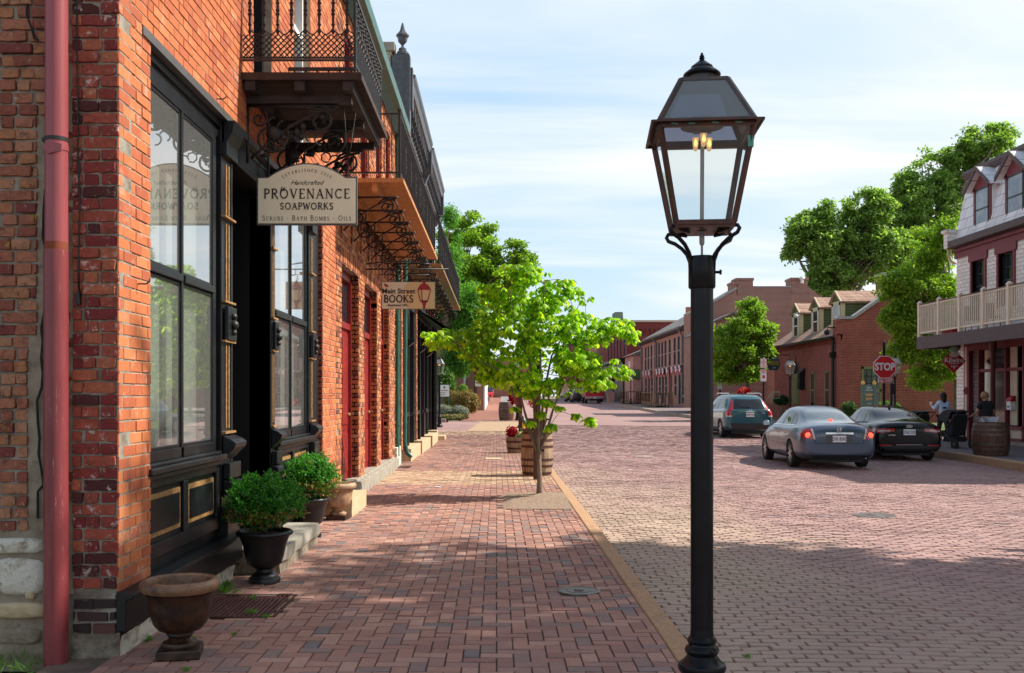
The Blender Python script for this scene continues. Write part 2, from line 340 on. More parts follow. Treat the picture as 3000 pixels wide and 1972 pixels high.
def text(name, s, size, loc, mat, parent=None, rot=(R(90), 0, 0), ext=.003, bold=0, align='CENTER', shear=0, sx=1, space=1):
    c = bpy.data.curves.new('tmp', 'FONT'); c.body = s; c.size = size; c.extrude = ext; c.offset = bold; c.align_x = align; c.align_y = 'CENTER'; c.shear = shear; c.space_character = space; c.resolution_u = 3
    t = bpy.data.objects.new('tmp', c); COL.objects.link(t)
    dg = bpy.context.evaluated_depsgraph_get(); me = bpy.data.meshes.new_from_object(t.evaluated_get(dg)); bpy.data.objects.remove(t)
    from mathutils import Euler
    me.transform(Matrix.Translation(loc) @ Euler(rot).to_matrix().to_4x4() @ Matrix.Diagonal((sx, 1, 1, 1)))
    me.materials.clear(); me.name = name
    return link(me, name, mat, parent)
# ---- serif capitals drawn from strokes (for painted and routed signs)
def _arc(cx, cy, rx, ry, a0, a1, n=14): return [(cx+rx*math.cos(R(a0+(a1-a0)*i/n)), cy+ry*math.sin(R(a0+(a1-a0)*i/n))) for i in range(n+1)]
T, N_ = .15, .075
GL = {
 'P': (.62, [([(.14, 0), (.14, 1)], T, 3), ([(.14, 1)]+_arc(.34, .75, .25, .25, 90, -90)+[(.14, .5)], .11, 0)]),
 'R': (.72, [([(.14, 0), (.14, 1)], T, 3), ([(.14, 1)]+_arc(.34, .76, .24, .24, 90, -90)+[(.14, .52)], .11, 0), ([(.32, .5), (.72, -.06)], .13, 0)]),
 'O': (.92, [(_arc(.46, .5, .38, .48, 0, 360, 26), .115, 0)]),
 'V': (.78, [([(.08, 1), (.4, 0)], T, 1), ([(.7, 1), (.4, 0)], N_, 1)]),
 'E': (.62, [([(.14, 0), (.14, 1)], T, 3), ([(.14, 1), (.56, 1), (.56, .86)], N_, 0), ([(.14, .52), (.46, .52)], N_, 0), ([(.14, 0), (.58, 0), (.58, .16)], N_, 0)]),
 'N': (.84, [([(.14, 0), (.14, 1)], N_, 3), ([(.12, 1), (.72, 0)], T, 0), ([(.72, 0), (.72, 1)], N_, 2)]),
 'A': (.8, [([(.08, 0), (.4, 1)], N_, 1), ([(.72, 0), (.4, 1)], T, 1), ([(.2, .35), (.6, .35)], N_, 0)]),
 'C': (.78, [(_arc(.44, .5, .36, .48, 45, 315, 22), .11, 0), ([(.7, .98), (.7, .78)], N_, 0)]),
 'S': (.6, [(_arc(.3, .75, .2, .23, 20, 270, 12)+_arc(.3, .26, .22, .26, 90, -160, 12), .115, 0)]),
 'W': (1.05, [([(.06, 1), (.3, 0)], T, 1), ([(.52, .9), (.3, 0)], N_, 0), ([(.52, .9), (.76, 0)], T, 0), ([(1, 1), (.76, 0)], N_, 1)]),
 'K': (.76, [([(.14, 0), (.14, 1)], T, 3), ([(.62, 1), (.18, .5)], N_, 1), ([(.28, .58), (.72, 0)], .13, 1)]),
 'B': (.66, [([(.14, 0), (.14, 1)], T, 3), ([(.14, 1)]+_arc(.32, .77, .22, .23, 90, -90)+[(.14, .54)], .1, 0), ([(.14, .54)]+_arc(.34, .27, .26, .27, 90, -90)+[(.14, 0)], .11, 0)]),
 'T': (.7, [([(.35, 0), (.35, 1)], T, 1), ([(.05, .84), (.05, 1), (.65, 1), (.65, .84)], N_, 0)]),
 'H': (.84, [([(.14, 0), (.14, 1)], T, 3), ([(.7, 0), (.7, 1)], T, 3), ([(.14, .5), (.7, .5)], N_, 0)]),
 'M': (1.0, [([(.12, 0), (.16, 1)], N_, 3), ([(.16, 1), (.5, .1)], T, 0), ([(.5, .1), (.84, 1)], N_, 0), ([(.84, 1), (.88, 0)], T, 3)]),
 'I': (.34, [([(.17, 0), (.17, 1)], T, 3)]),
 'L': (.58, [([(.14, 0), (.14, 1)], T, 3), ([(.14, 0), (.54, 0), (.54, .16)], N_, 0)]),
 'U': (.8, [([(.14, 1), (.14, .35)]+_arc(.4, .3, .26, .28, 180, 360, 12)+[(.66, 1)], .11, 2)]),
 'D': (.8, [([(.14, 0), (.14, 1)], T, 3), ([(.14, 1), (.3, 1)]+_arc(.32, .5, .38, .5, 90, -90)+[(.14, 0)], .11, 0)]),
 '0': (.62, [(_arc(.31, .5, .22, .48, 0, 360, 20), .09, 0)]), '1': (.4, [([(.2, 0), (.2, 1)], .12, 1)]),
 '2': (.6, [(_arc(.3, .74, .22, .24, 160, -40, 12)+[(.08, 0), (.54, 0)], .1, 0)]),
 '.': (.4, [([(.2, .34), (.2, .46)], .12, 0)]), ' ': (.45, [])}
def strokes(mb, s, h, x0, z0, y, gap=.12, bold=1, small=None, arcr=None, dz=.004):
    """write text s of capital height h centred on x0, baseline z0, on the plane y (facing -Y)"""
    def hh(ch, i): return h*(small if small and i > 0 and s[i-1] != ' ' and ch != '.' else 1)
    tot = sum(GL[ch][0]*hh(ch, i)+gap*h for i, ch in enumerate(s))-gap*h
    x = x0-tot/2
    for i, ch in enumerate(s):
        w, st = GL[ch]; k = hh(ch, i)
        for pts, wd, sf in st:
            P = []
            for (a, b) in pts:
                px, pz = x+a*k, z0+b*k
                if arcr:
                    th = (px-x0)/arcr; rr = arcr+(pz-z0); px, pz = x0+rr*math.sin(th), z0-arcr+rr*math.cos(th)
                P.append(Vector((px, y, pz)))
            wd = wd*k*bold
            for q in range(len(P)-1):
                a, b = P[q], P[q+1]; d = (b-a).normalized() if (b-a).length > 1e-9 else Vector((0, 0, 1))
                _flat(mb, a-d*wd*.15, b+d*wd*.15, wd, y, dz)
            for e, bit in ((0, 1), (-1, 2)):
                if sf and not arcr and (sf & bit): _flat(mb, P[e]+Vector((-.13*k, 0, 0)), P[e]+Vector((.13*k, 0, 0)), .05*k*bold, y, dz)
        x += w*k+gap*h
def _flat(mb, a, b, w, y, dz):
    d = (b-a).normalized(); n = Vector((-d.z, 0, d.x))*w/2
    c = [a+n, b+n, b-n, a-n]
    v = [(p.x, y, p.z) for p in c]+[(p.x, y-dz, p.z) for p in c]
    mb.add(v, [(4, 5, 6, 7), (0, 1, 5, 4), (1, 2, 6, 5), (2, 3, 7, 6), (3, 0, 4, 7)])
# ---- ground height
def G(y):
    P = [(-50, 0), (30, 0), (48, .35), (75, .72), (110, .92), (200, 1.2), (3000, 1.5)]
    for (a, g), (b, h) in zip(P, P[1:]):
        if y <= b:
            t = (y-a)/(b-a); return g+(h-g)*t
    return P[-1][1]
def RD(x, y): return G(y)-.12-.006*max(0, x-1.2)
# ---- bricks
def rows(z0, z1, u0, u1, holes):
    """solid rectangles left between holes"""
    zs = sorted({z0, z1, *[min(max(h[2], z0), z1) for h in holes], *[min(max(h[3], z0), z1) for h in holes]}); o = []
    for a, b in zip(zs, zs[1:]):
        if b-a < 1e-4: continue
        o += [(c, d, a, b) for c, d in free(u0, u1, (a+b)/2, holes)]
    return o
def free(u0, u1, z, holes):
    iv = [(u0, u1)]
    for a, b, c, d in holes:
        if c < z < d: iv = [q for (s, e) in iv for q in ((s, min(e, a)), (max(s, b), e)) if q[1]-q[0] > .004]
    return iv
def bricks(rects, jit=.003, ch=.003, depth=.012, wob=0, irr=0):
    """rects (n,4): u0,u1,v0,v1 -> verts in (u,v,w) with w outward; 5 faces each"""
    r = np.array(rects, dtype=float); n = len(r)
    w = depth+np.random.randn(n)*jit; c = np.minimum(ch, (r[:, 1]-r[:, 0])*.3)
    V = np.zeros((n, 8, 3))
    cu = [(0, 2), (1, 2), (1, 3), (0, 3)]; sg = [(1, 1), (-1, 1), (-1, -1), (1, -1)]
    for k in range(4):
        V[:, k, 0] = r[:, cu[k][0]]; V[:, k, 1] = r[:, cu[k][1]]; V[:, k, 2] = -.002
        V[:, 4+k, 0] = r[:, cu[k][0]]+sg[k][0]*c; V[:, 4+k, 1] = r[:, cu[k][1]]+sg[k][1]*c; V[:, 4+k, 2] = w+np.random.randn(n)*wob
        if irr:
            d = np.random.randn(n, 2)*irr; V[:, 4+k, :2] += d; V[:, k, :2] += d
    F = np.array([[4, 5, 6, 7], [0, 1, 5, 4], [1, 2, 6, 5], [2, 3, 7, 6], [3, 0, 4, 7]])
    Fa = (F[None]+8*np.arange(n)[:, None, None]).reshape(-1, 4)
    return V.reshape(-1, 3), Fa
def ragged(rc, at, depth=.016):
    mb = MB(); rr = random.Random(len(rc))
    for u0, u1, v0, v1 in rc:
        P = []; c = .006
        for (a, b) in (((u0+c, v0), (u1-c, v0)), ((u1, v0+c), (u1, v1-c)), ((u1-c, v1), (u0+c, v1)), ((u0, v1-c), (u0, v0+c))):
            k = max(2, int(math.hypot(b[0]-a[0], b[1]-a[1])/.028))
            for i in range(k): t = i/(k-1); P.append((a[0]+(b[0]-a[0])*t+rr.gauss(0, .0022), a[1]+(b[1]-a[1])*t+rr.gauss(0, .0022)))
        n = len(P); cu, cv = (u0+u1)/2, (v0+v1)/2; d = depth+rr.gauss(0, .005); tx, tz = rr.gauss(0, .03), rr.gauss(0, .05)
        V = [(p[0], at+.002, p[1]) for p in P]
        for s, dd in ((.99, .7), (.955, 1.0)): V += [(cu+(p[0]-cu)*s, at-d*dd-(p[0]-cu)*tx-(p[1]-cv)*tz+rr.gauss(0, .0012), cv+(p[1]-cv)*(s if s > .98 else .91)) for p in P]
        V.append((cu, at-d-rr.uniform(0, .004), cv))
        mb.add(V, [(j*n+i, j*n+(i+1) % n, (j+1)*n+(i+1) % n, (j+1)*n+i) for j in range(2) for i in range(n)]+[(2*n+i, 2*n+(i+1) % n, 3*n) for i in range(n)])
    return mb
def brickwall(name, mat, parent, plane, at, u0, u1, z0, z1, holes=(), course=.073, ln=.21, joint=.011, jit=.003, sign=1, mortar='mortar_red', thick=.12, irr=0, depth=.01, wob=.0, ofs=0, header=0, mu0=None, rag=0):
    """plane 'x': wall on x=at facing +x*sign, u=y ; plane 'y': wall on y=at facing -y, u=x. Real bricks on a mortar bed, one mesh."""
    rc = []; nz = int(round((z1-z0)/course)); course = (z1-z0)/nz
    for i in range(nz):
        a = z0+i*course; zc = a+course/2; l = ln if not (header and i % header == header-1) else ln/2
        for s, e in free(u0, u1, zc, holes):
            k = math.floor((s-ofs)/l)-1; off = (l/2 if i % 2 else 0)+ofs
            while True:
                p = k*l+off; q = p+l; k += 1
                if q <= s+.012: continue
                if p >= e-.012: break
                jj = np.random.randn()*irr*2
                r_ = (max(s, p+joint/2+jj), min(e, q-joint/2+jj), a+joint/2, a+course-joint/2)
                if rag and r_[1]-r_[0] > .15 and random.random() < rag: m_ = (r_[0]+r_[1])/2+random.uniform(-.02, .02); rc += [(r_[0], m_-joint/2, r_[2], r_[3]), (m_+joint/2, r_[1], r_[2], r_[3])]
                else: rc.append(r_)
    if rag:
        mb = ragged(rc, at, depth); nb = len(mb.f)
        for c, d, a, b in rows(z0, z1, u0, u1, holes): mb.box(c, d, at, at+thick, a, b)
        mb.m = [0]*nb+[1]*(len(mb.f)-nb); return mb.build(name, [mat, mortar], parent, fix=True)
    V, F = bricks(rc, jit=jit, depth=depth, irr=irr, wob=wob)
    if plane == 'x': Vw = np.stack([at+sign*V[:, 2], V[:, 0], V[:, 1]], 1); F = F if sign > 0 else F[:, ::-1]
    else: Vw = np.stack([V[:, 0], at-V[:, 2], V[:, 1]], 1)
    mb = MB()
    for c, d, a, b in rows(z0, z1, mu0 or u0, u1, holes):
        if plane == 'x': mb.box(min(at, at-sign*thick), max(at, at-sign*thick), c, d, a, b)
        else: mb.box(c, d, at, at+thick, a, b)
    V2 = np.array(mb.v); F2 = np.array(mb.f)
    return npmesh(name, np.vstack([Vw, V2]), np.vstack([F, F2+len(Vw)]), [mat, mortar], parent, mi=[0]*len(F)+[1]*len(F2))
# ============================================================ GROUND
def sheet(name, mat, x0, x1, ys, fz, dz, nx=1, parent=None):
    V = []; F = []
    for y in ys:
        for i in range(nx+1):
            x = x0+(x1-x0)*i/nx; V.append((x, y, fz(x, y)+dz))
    for j in range(len(ys)-1):
        for i in range(nx): a = j*(nx+1)+i; F.append((a, a+1, a+nx+2, a+nx+1))
    mb = MB(); mb.add(V, F); return mb.build(name, mat, parent, fix=False)
YS = [-40, -10, 5, 20, 30, 36, 42, 48, 60, 75, 90, 110, 150, 200, 400, 900, 2500]
kind(sheet('ground', 'earth', -900, 900, YS, lambda x, y: G(y), -.45, 4))
def ground_bricks(name, rects, mats, zf, mi=None, jit=.002, ch=.005, tilt=.004, depth=.02, warp=None, flip=None):
    r = np.array(rects, dtype=float); n = len(r)
    V = np.zeros((n, 8, 3)); c = ch
    cu = [(0, 2), (1, 2), (1, 3), (0, 3)]; sg = [(1, 1), (-1, 1), (-1, -1), (1, -1)]
    cx, cy = (r[:, 0]+r[:, 1])/2, (r[:, 2]+r[:, 3])/2
    base = np.array([zf(a, b) for a, b in zip(cx, cy)]); base = base+np.random.randn(n)*jit
    tx, ty = np.random.randn(n)*tilt*4, np.random.randn(n)*tilt*4
    for k in range(4):
        X, Y = r[:, cu[k][0]], r[:, cu[k][1]]
        V[:, k, 0] = X; V[:, k, 1] = Y; V[:, k, 2] = base-depth
        V[:, 4+k, 0] = X+sg[k][0]*c; V[:, 4+k, 1] = Y+sg[k][1]*c; V[:, 4+k, 2] = base+(X-cx)*tx+(Y-cy)*ty
    V = V.reshape(-1, 3)
    if warp: V[:, 1] += warp(V[:, 0], V[:, 1])
    F = (np.array([[4, 5, 6, 7], [0, 1, 5, 4], [1, 2, 6, 5], [2, 3, 7, 6], [3, 0, 4, 7]])[None]+8*np.arange(n)[:, None, None]).reshape(-1, 4)
    return npmesh(name, V, F, mats, None, mi=None if mi is None else np.repeat(mi, 5))
# ---- materials of the paving
M['paver'] = island('clay_pavers', [(0, (.37, .195, .15)), (.2, (.31, .16, .13)), (.38, (.42, .225, .17)), (.55, (.35, .20, .165)), (.72, (.46, .265, .205)), (.84, (.27, .18, .16)), (.95, (.18, .16, .16)), (.98, (.27, .2, .18))],
                    stain=(.5, .42, .36), stain_lo=.66, stain_hi=.82, fine=.28, big=((.17, .09, .075), .6, .45, .7, .4), bmp=.3)
M['pavertan'] = island('tan_pavers', [(0, (.46, .33, .21)), (.3, (.40, .27, .17)), (.6, (.5, .37, .25)), (.85, (.38, .23, .16))], fine=.2)
def roadmat(name, shader=False):
    m, t, b = newmat(name)
    cols = [(0, (.37, .23, .21)), (.2, (.32, .19, .18)), (.4, (.41, .26, .23)), (.6, (.35, .23, .215)), (.8, (.39, .235, .205)), (.93, (.30, .20, .195))]
    if shader:
        c = t.nodes.new('ShaderNodeTexCoord'); k = t.nodes.new('ShaderNodeTexBrick'); L(t, c.outputs['Object'], k.inputs[0])
        k.inputs['Color1'].default_value = (.29, .175, .16, 1); k.inputs['Color2'].default_value = (.33, .20, .18, 1); k.inputs['Mortar'].default_value = (.2, .125, .11, 1)
        k.inputs['Scale'].default_value = 1; k.inputs['Brick Width'].default_value = .2; k.inputs['Row Height'].default_value = .098; k.inputs['Mortar Size'].default_value = .006; cc = k.outputs[0]
    else:
        g = t.nodes.new('ShaderNodeNewGeometry'); r = ramp(t, cols, 'LINEAR'); L(t, g.outputs['Random Per Island'], r.inputs[0]); cc = r.outputs[0]
    cc = mixc(t, mrange(t, noi(t, 30, 6, .7), .3, .8, 0, .3), cc, (.08, .04, .035))
    c = t.nodes.new('ShaderNodeTexCoord'); s = t.nodes.new('ShaderNodeSeparateXYZ'); L(t, c.outputs['Object'], s.inputs[0])
    n = noi(t, .55, 6, .65, sc=(1, .45, 1))
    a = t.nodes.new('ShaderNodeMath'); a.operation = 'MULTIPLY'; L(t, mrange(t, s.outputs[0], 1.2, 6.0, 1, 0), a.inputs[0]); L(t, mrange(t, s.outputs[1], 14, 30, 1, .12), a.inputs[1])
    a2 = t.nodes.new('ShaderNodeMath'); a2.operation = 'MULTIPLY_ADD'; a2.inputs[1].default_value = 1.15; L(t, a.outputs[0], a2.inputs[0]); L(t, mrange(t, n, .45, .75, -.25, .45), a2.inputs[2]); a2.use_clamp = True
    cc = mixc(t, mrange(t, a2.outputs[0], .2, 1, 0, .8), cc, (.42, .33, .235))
    cc = mixc(t, mrange(t, noi(t, .35, 4), .4, .65, 0, .3), cc, (.45, .29, .265))
    cc = mixc(t, mrange(t, noi(t, .9, 7, .7, sc=(1.2, .35, 1)), .52, .72, 0, .35), cc, (.15, .095, .09))
    L(t, cc, b.inputs['Base Color']); b.inputs['Roughness'].default_value = .72; b.inputs['Specular IOR Level'].default_value = .3
    bump(t, b, noi(t, 50, 6, .7), .4, .004)
    return m
M['roadbrick'] = roadmat('road_bricks'); M['roadfar'] = roadmat('far_road_bricks', True)
M['joint'] = plain('joint_sand', (.10, .065, .05), .95, c2=(.17, .125, .09), scale=5, bmp=.4)
M['jointdark'] = plain('road_joint', (.075, .048, .042), .95, c2=(.2, .14, .12), scale=1.2, bmp=.4)
# ---- sidewalk: 90 degree herringbone pavers
SX0, SX1 = -2.28, 1.055
def sidez(x, y): return G(y)+.008*noise.noise(Vector((x*.9, y*.7, 3)))+.004*noise.noise(Vector((x*3, y*3, 9)))
rc = []; mi = []
u = .1; g_ = .0025
def holed(x, y):
    if 13.75 < y < 15.75 and x > .08+.3*noise.noise(Vector((y*2, 0, 0))): return True   # tree pit
    if (x-.655)**2+(y-7.92)**2 < .19**2: return True
    if -2.3 < x < -1.57 and 6.97 < y < 7.73: return True
    return False
NY = 390
for y in range(40, NY):
    for k in range(-120, 120):
        # H brick cells (p, y),(p+1, y): p = y + 4k ; V brick cells (q, y),(q, y+1): q = y-1+4k
        p = y+4*k; q = y-1+4*k
        for (a, b, c, d) in ((p, p+2, y, y+1), (q, q+1, y, y+2)):
            x0, x1, y0, y1 = a*u-30, b*u-30, c*u, d*u
            if x1 <= SX0 or x0 >= SX1: continue
            x0 = max(x0+g_, SX0); x1 = min(x1-g_, SX1); y0 += g_; y1 -= g_
            if x1-x0 < .015: continue
            if holed((x0+x1)/2, (y0+y1)/2): continue
            rc.append((x0, x1, y0, y1)); yc = (y0+y1)/2
            mi.append(1 if (17.4 < yc < 20.6 or 36.6 < yc) and random.random() < .93 else 0)
def swarp(X, Y): return np.array([.012*noise.noise(Vector((x*.8, y*.8, 5))) for x, y in zip(X, Y)])
kind(ground_bricks('sidewalk', rc, ['paver', 'pavertan'], sidez, mi, jit=.0015, ch=.003, tilt=.003, warp=swarp))
kind(sheet('sidewalk_bed', 'joint', -2.6, 1.07, [3.5, 5, 8, 12, 16, 20, 25, 30, 39], lambda x, y: G(y), -.012, 1))
# far pavement beyond the crossing, left
M['paverfar'] = brickshade('far_pavers', (.33, .15, .11), (.27, .115, .085), (.2, .11, .08), .2, .1, ms=.005, var=.3)
for mm in ('paverfar',):
    t = M[mm].node_tree
    cbn = [n for n in t.nodes if n.type == 'COMBXYZ'][0]; sp = [n for n in t.nodes if n.type == 'SEPXYZ'][0]; t.links.new(sp.outputs[0], cbn.inputs[0]); t.links.new(sp.outputs[1], cbn.inputs[1])
kind(sheet('far_sidewalk', 'paverfar', -1.9, 1.05, [47.6, 48, 60, 75, 90, 110, 150, 200, 300], lambda x, y: G(y), 0, 1))
# ---- kerbs
def kerb(name, mat, pts, w, drop, n=1):
    """pts: (x,y) of the inner top edge, kerb of width w towards the road (side = sign)"""
    mb = MB()
    for (xa, ya), (xb, yb) in zip(pts, pts[1:]):
        L_ = math.hypot(xb-xa, yb-ya); k = max(1, int(L_/2.4))
        for i in range(k):
            t0, t1 = i/k, (i+1)/k-.004/L_*2
            a = Vector((xa+(xb-xa)*t0, ya+(yb-ya)*t0, 0)); b = Vector((xa+(xb-xa)*t1, ya+(yb-ya)*t1, 0))
            d = (b-a).normalized(); nrm = Vector((d.y, -d.x, 0))*w
            V = []
            for p in (a, a+nrm, b+nrm, b):
                V.append((p.x, p.y, G(p.y)-drop))
            for p in (a, a+nrm, b+nrm, b): V.append((p.x, p.y, G(p.y)+.006))
            mb.add(V, [(3, 2, 1, 0), (4, 5, 6, 7), (0, 1, 5, 4), (1, 2, 6, 5), (2, 3, 7, 6), (3, 0, 4, 7)])
    return kind(mb.build(name, mat, bevel=.014))
kerb('kerb', 'kerb', [(1.06, 3.2), (1.06, 13.2), (1.05, 30), (1.03, 38)], .145, .3)
kerb('far_kerb', 'kerbgrey', [(1.05, 47.6), (1.05, 75), (1.05, 110), (1.05, 200)], .15, .3)
# ---- road
def roadz(x, y): return RD(x, y)+.022*noise.noise(Vector((x*.5, y*.45, 1)))+.012*noise.noise(Vector((x*1.3, y*1.1, 7)))
rc = []; hb = .098; lb = .2
nrow = int((46-4.6)/hb)
for j in range(nrow):
    y0 = 4.6+j*hb; off = (lb/2 if j % 2 else 0)+random.uniform(-.02, .02)
    xr = 12.35 if y0 < 33 else 30
    xr = min(xr, 1.4+y0*.62)
    x = 1.21+off-lb
    while x < xr:
        a, b = max(1.21, x+.004), min(x+lb-.004+random.uniform(-.003, .003), xr)
        if b-a > .03: rc.append((a, b, y0+.0045, y0+hb-.0045))
        x += lb
def rwarp(X, Y): return np.array([.10*noise.noise(Vector((x*.33, y*.3, 5)))+.035*noise.noise(Vector((x*1.1, y*1.0, 2))) for x, y in zip(X, Y)])
kind(ground_bricks('road', rc, ['roadbrick'], roadz, None, jit=.0022, ch=.007, tilt=.005, depth=.03, warp=rwarp))
kind(sheet('road_bed', 'jointdark', 1.18, 34, [3, 6, 10, 15, 20, 25, 30, 36, 42, 46.2], RD, -.026, 12))
kind(sheet('far_road', 'roadfar', 1.18, 34, [46, 48, 54, 60, 75, 90, 110, 150, 200, 300], RD, .012, 12))
kind(sheet('near_road', 'roadfar', 1.18, 12.4, [-30, -10, 0, 4.7], RD, -.004, 4))
kind(sheet('near_sidewalk', 'paverfar', -2.3, 1.06, [-30, -10, 3.6], lambda x, y: G(y), -.006, 1))
# alley crossing on the left (dark red brick) and its kerb
kind(sheet('side_lane', 'roadfar', -30, -2.29, [37.5, 42, 47.6], lambda x, y: G(y), -.05, 2))
mb = MB()
for i in range(6): mb.box(-2.3+i*.55-.02, -2.3+i*.55+.5, 47.3, 47.6, .1, G(47.6)+.02)
for i in range(5): mb.box(-9+i*1.32, -9+i*1.32+1.3, 47.3, 47.6, .1, G(47.6)+.12)
kind(mb.build('garden_kerb', 'kerbgrey', bevel=.02))
kind(sheet('lane_crossing', 'roadfar', -2.29, 1.05, [38.9, 42, 47.3], lambda x, y: G(y), -.004, 2))
mb = MB(); V = []
for y in (38.95, 42, 47.2): V += [(-1.15+.05*(y-39), y, G(y)+.004), (1.02, y, G(y)+.004)]
mb.add(V, [(0, 1, 3, 2), (2, 3, 5, 4)]); kind(mb.build('crosswalk_band', 'pavertan', fix=False))
# right side pavements
def pave(name, mat, x0, x1, y0, y1, z=None, parent=None):
    mb = MB(); ys = [y0+(y1-y0)*i/4 for i in range(5)]
    V = [(x, y, (G(y)+.0)) for y in ys for x in (x0, x1)]+[(x, y, G(y)-.4) for y in ys for x in (x0, x1)]
    F = [(2*i, 2*i+1, 2*i+3, 2*i+2) for i in range(4)]+[(10+2*i, 2*i+0, 2*i+2, 12+2*i) for i in range(4)]+[(2*i+1, 11+2*i, 13+2*i, 2*i+3) for i in range(4)]+[(0, 10, 11, 1), (8, 9, 19, 18)]
    mb.add(V, F); return kind(mb.build(name, mat, fix=True))
M['walkright'] = plain('dark_paving', (.20, .15, .145), .85, c2=(.13, .10, .10), scale=3, bmp=.3)
pave('right_sidewalk', 'walkright', 12.6, 34, 0, 34.6)
kerb('right_kerb', 'kerb', [(12.9, 34.6), (12.55, 28.5), (12.3, 24.5), (11.95, 22), (11.9, 10), (11.9, 0)][::-1], -.0001, .3) if False else None
mb = MB()
pts = [(11.9, 0), (11.9, 20), (12.05, 23), (12.4, 27), (12.75, 30.5), (13.4, 33.2), (14.6, 34.6), (34, 34.7)]
for (xa, ya), (xb, yb) in zip(pts, pts[1:]):
    k = max(1, int(math.hypot(xb-xa, yb-ya)/2))
    for i in range(k):
        a = Vector((xa+(xb-xa)*i/k, ya+(yb-ya)*i/k, 0)); b = Vector((xa+(xb-xa)*(i+.995)/k, ya+(yb-ya)*(i+.995)/k, 0)); d = (b-a).normalized(); n = Vector((d.y, -d.x, 0))*.22
        V = [(p.x, p.y, z) for z in (-.5, .012) for p in (a, b, b+n, a+n)]; mb.add(V, [(3, 2, 1, 0), (4, 5, 6, 7), (0, 1, 5, 4), (1, 2, 6, 5), (2, 3, 7, 6), (3, 0, 4, 7)])
kind(mb.build('right_kerb', 'kerb', bevel=.02))
# fill between kerb and sidewalk
mb = MB(); q = [(p[0]+.1, p[1]) for p in pts[:-2]]
V = [(x, y, -.002) for x, y in q]+[(14.8, 34.5, -.002), (14.8, 0, -.002)]; mb.add(V, [tuple(range(len(V)))]); kind(mb.build('kerb_strip', 'walkright'))
# far right pavement (in front of the tourism building and the row house)
mb = MB()
pf = [(30, 45.6), (15.2, 45.6), (13.6, 46.6), (12.3, 49), (10.9, 56), (10.4, 62), (10.5, 75), (10.8, 90), (11.2, 110), (12, 200)]
V = [(x, y, G(y)+.03) for x, y in pf]+[(30, 200, G(200)+.03), (30, 110, G(110)+.03), (30, 75, G(75)+.03), (30, 60, G(60)+.03)]
for i in range(1, 9):
    a, b = pf[i], pf[i+1]; mb.quad((a[0], a[1], G(a[1])+.0), (30, a[1], G(a[1])+.0), (30, b[1], G(b[1])+.0), (b[0], b[1], G(b[1])+.0))
mb.quad((15.2, 45.6, G(45.6)), (30, 45.6, G(45.6)), (30, 46.6, G(46.6)), (13.6, 46.6, G(46.6)))
kind(mb.build('far_right_sidewalk', 'walkright'))
mb = MB()
for (xa, ya), (xb, yb) in zip(pf, pf[1:]):
    k = max(1, int(math.hypot(xb-xa, yb-ya)/2))
    for i in range(k):
        a = Vector((xa+(xb-xa)*i/k, ya+(yb-ya)*i/k, 0)); b = Vector((xa+(xb-xa)*(i+.99)/k, ya+(yb-ya)*(i+.99)/k, 0)); d = (b-a).normalized(); n = Vector((d.y, -d.x, 0))*-.2
        V = [(p.x, p.y, G(p.y)+z) for z in (-.4, .015) for p in (a, b, b-n, a-n)]; mb.add(V, [(3, 2, 1, 0), (4, 5, 6, 7), (0, 1, 5, 4), (1, 2, 6, 5), (2, 3, 7, 6), (3, 0, 4, 7)])
kind(mb.build('far_right_kerb', 'kerbgrey'))
# tree pit
mb = MB(); V = []; n = 26
for j in range(14):
    for i in range(14):
        x = -.25+i*1.3/13; y = 13.6+j*2.3/13; V.append((x, y, G(y)+.006+.05*max(0, 1-math.hypot(x-.66, y-15.2)/.9)*(1+.8*noise.noise(Vector((x*5, y*5, 0))))-(.03 if x < .1 else 0)))
mb.add(V, [(j*14+i, j*14+i+1, (j+1)*14+i+1, (j+1)*14+i) for j in range(13) for i in range(13)]); kind(mb.build('mulch_bed', 'mulch', smooth=2))
# garden soil and lawn far left
kind(sheet('garden_soil', 'grass', -30, -1.9, [47.6, 55, 62, 70], lambda x, y: G(y), .03, 3))
kind(sheet('lawn', 'grass', 15.6, 30, [39, 41, 45.7], lambda x, y: G(y), .02, 2))
# manholes / grates in the road and on the sidewalk
M['manhole'] = plain('worn_iron_cover', (.17, .16, .15), .45, metal=.5, c2=(.11, .07, .05), scale=12, bmp=.4)
mh = thing('manhole_cover', 'round grey metal water cover set in the sidewalk pavers near the kerb', 'manhole cover', (.655, 7.92, 0))
mb = MB(); mb.lathe((.655, 7.92, -.02), [(.172, 0), (.172, .024), (.155, .026), (.15, .022), (.1, .022), (.095, .026), (.055, .024), (0, .024)], 32); mb.build('cover', 'manhole', mh, smooth=True)
mb = MB(); mb.lathe((.655, 7.92, .004), [(.045, 0), (.035, .012), (0, .016)], 16); mb.build('knob', 'manhole', mh, smooth=True)
for x, y, l in ((4.1, 27.7, 'pale round manhole cover in the brick road beyond the barrels'), (5.35, 14.1, 'dark iron manhole cover in the brick road right of the lamp post')):
    mb = MB(); z = RD(x, y); mb.lathe((x, y, z-.02), [(.3, 0), (.3, .028), (.27, .034), (.26, .03), (.1, .03), (.09, .036), (0, .036)], 28)
    tag(mb.build('manhole_cover', 'kerbgrey' if y > 20 else 'manhole', smooth=True), l, 'manhole cover')
gr = thing('floor_grate', 'dark red-brown metal bar grate set in the pavers beside the near urn', 'grate', (-1.9, 7.35, 0))
mb = MB(); 
for i in range(20):
    x = -2.235+i*.0345; mb.box(x, x+.014, 6.975, 7.725, -.03, .004)
M['grate'] = plain('rusty_grate_iron', (.15, .055, .045), .55, c2=(.07, .03, .025), scale=20)
mb.build('bars', 'grate', gr)
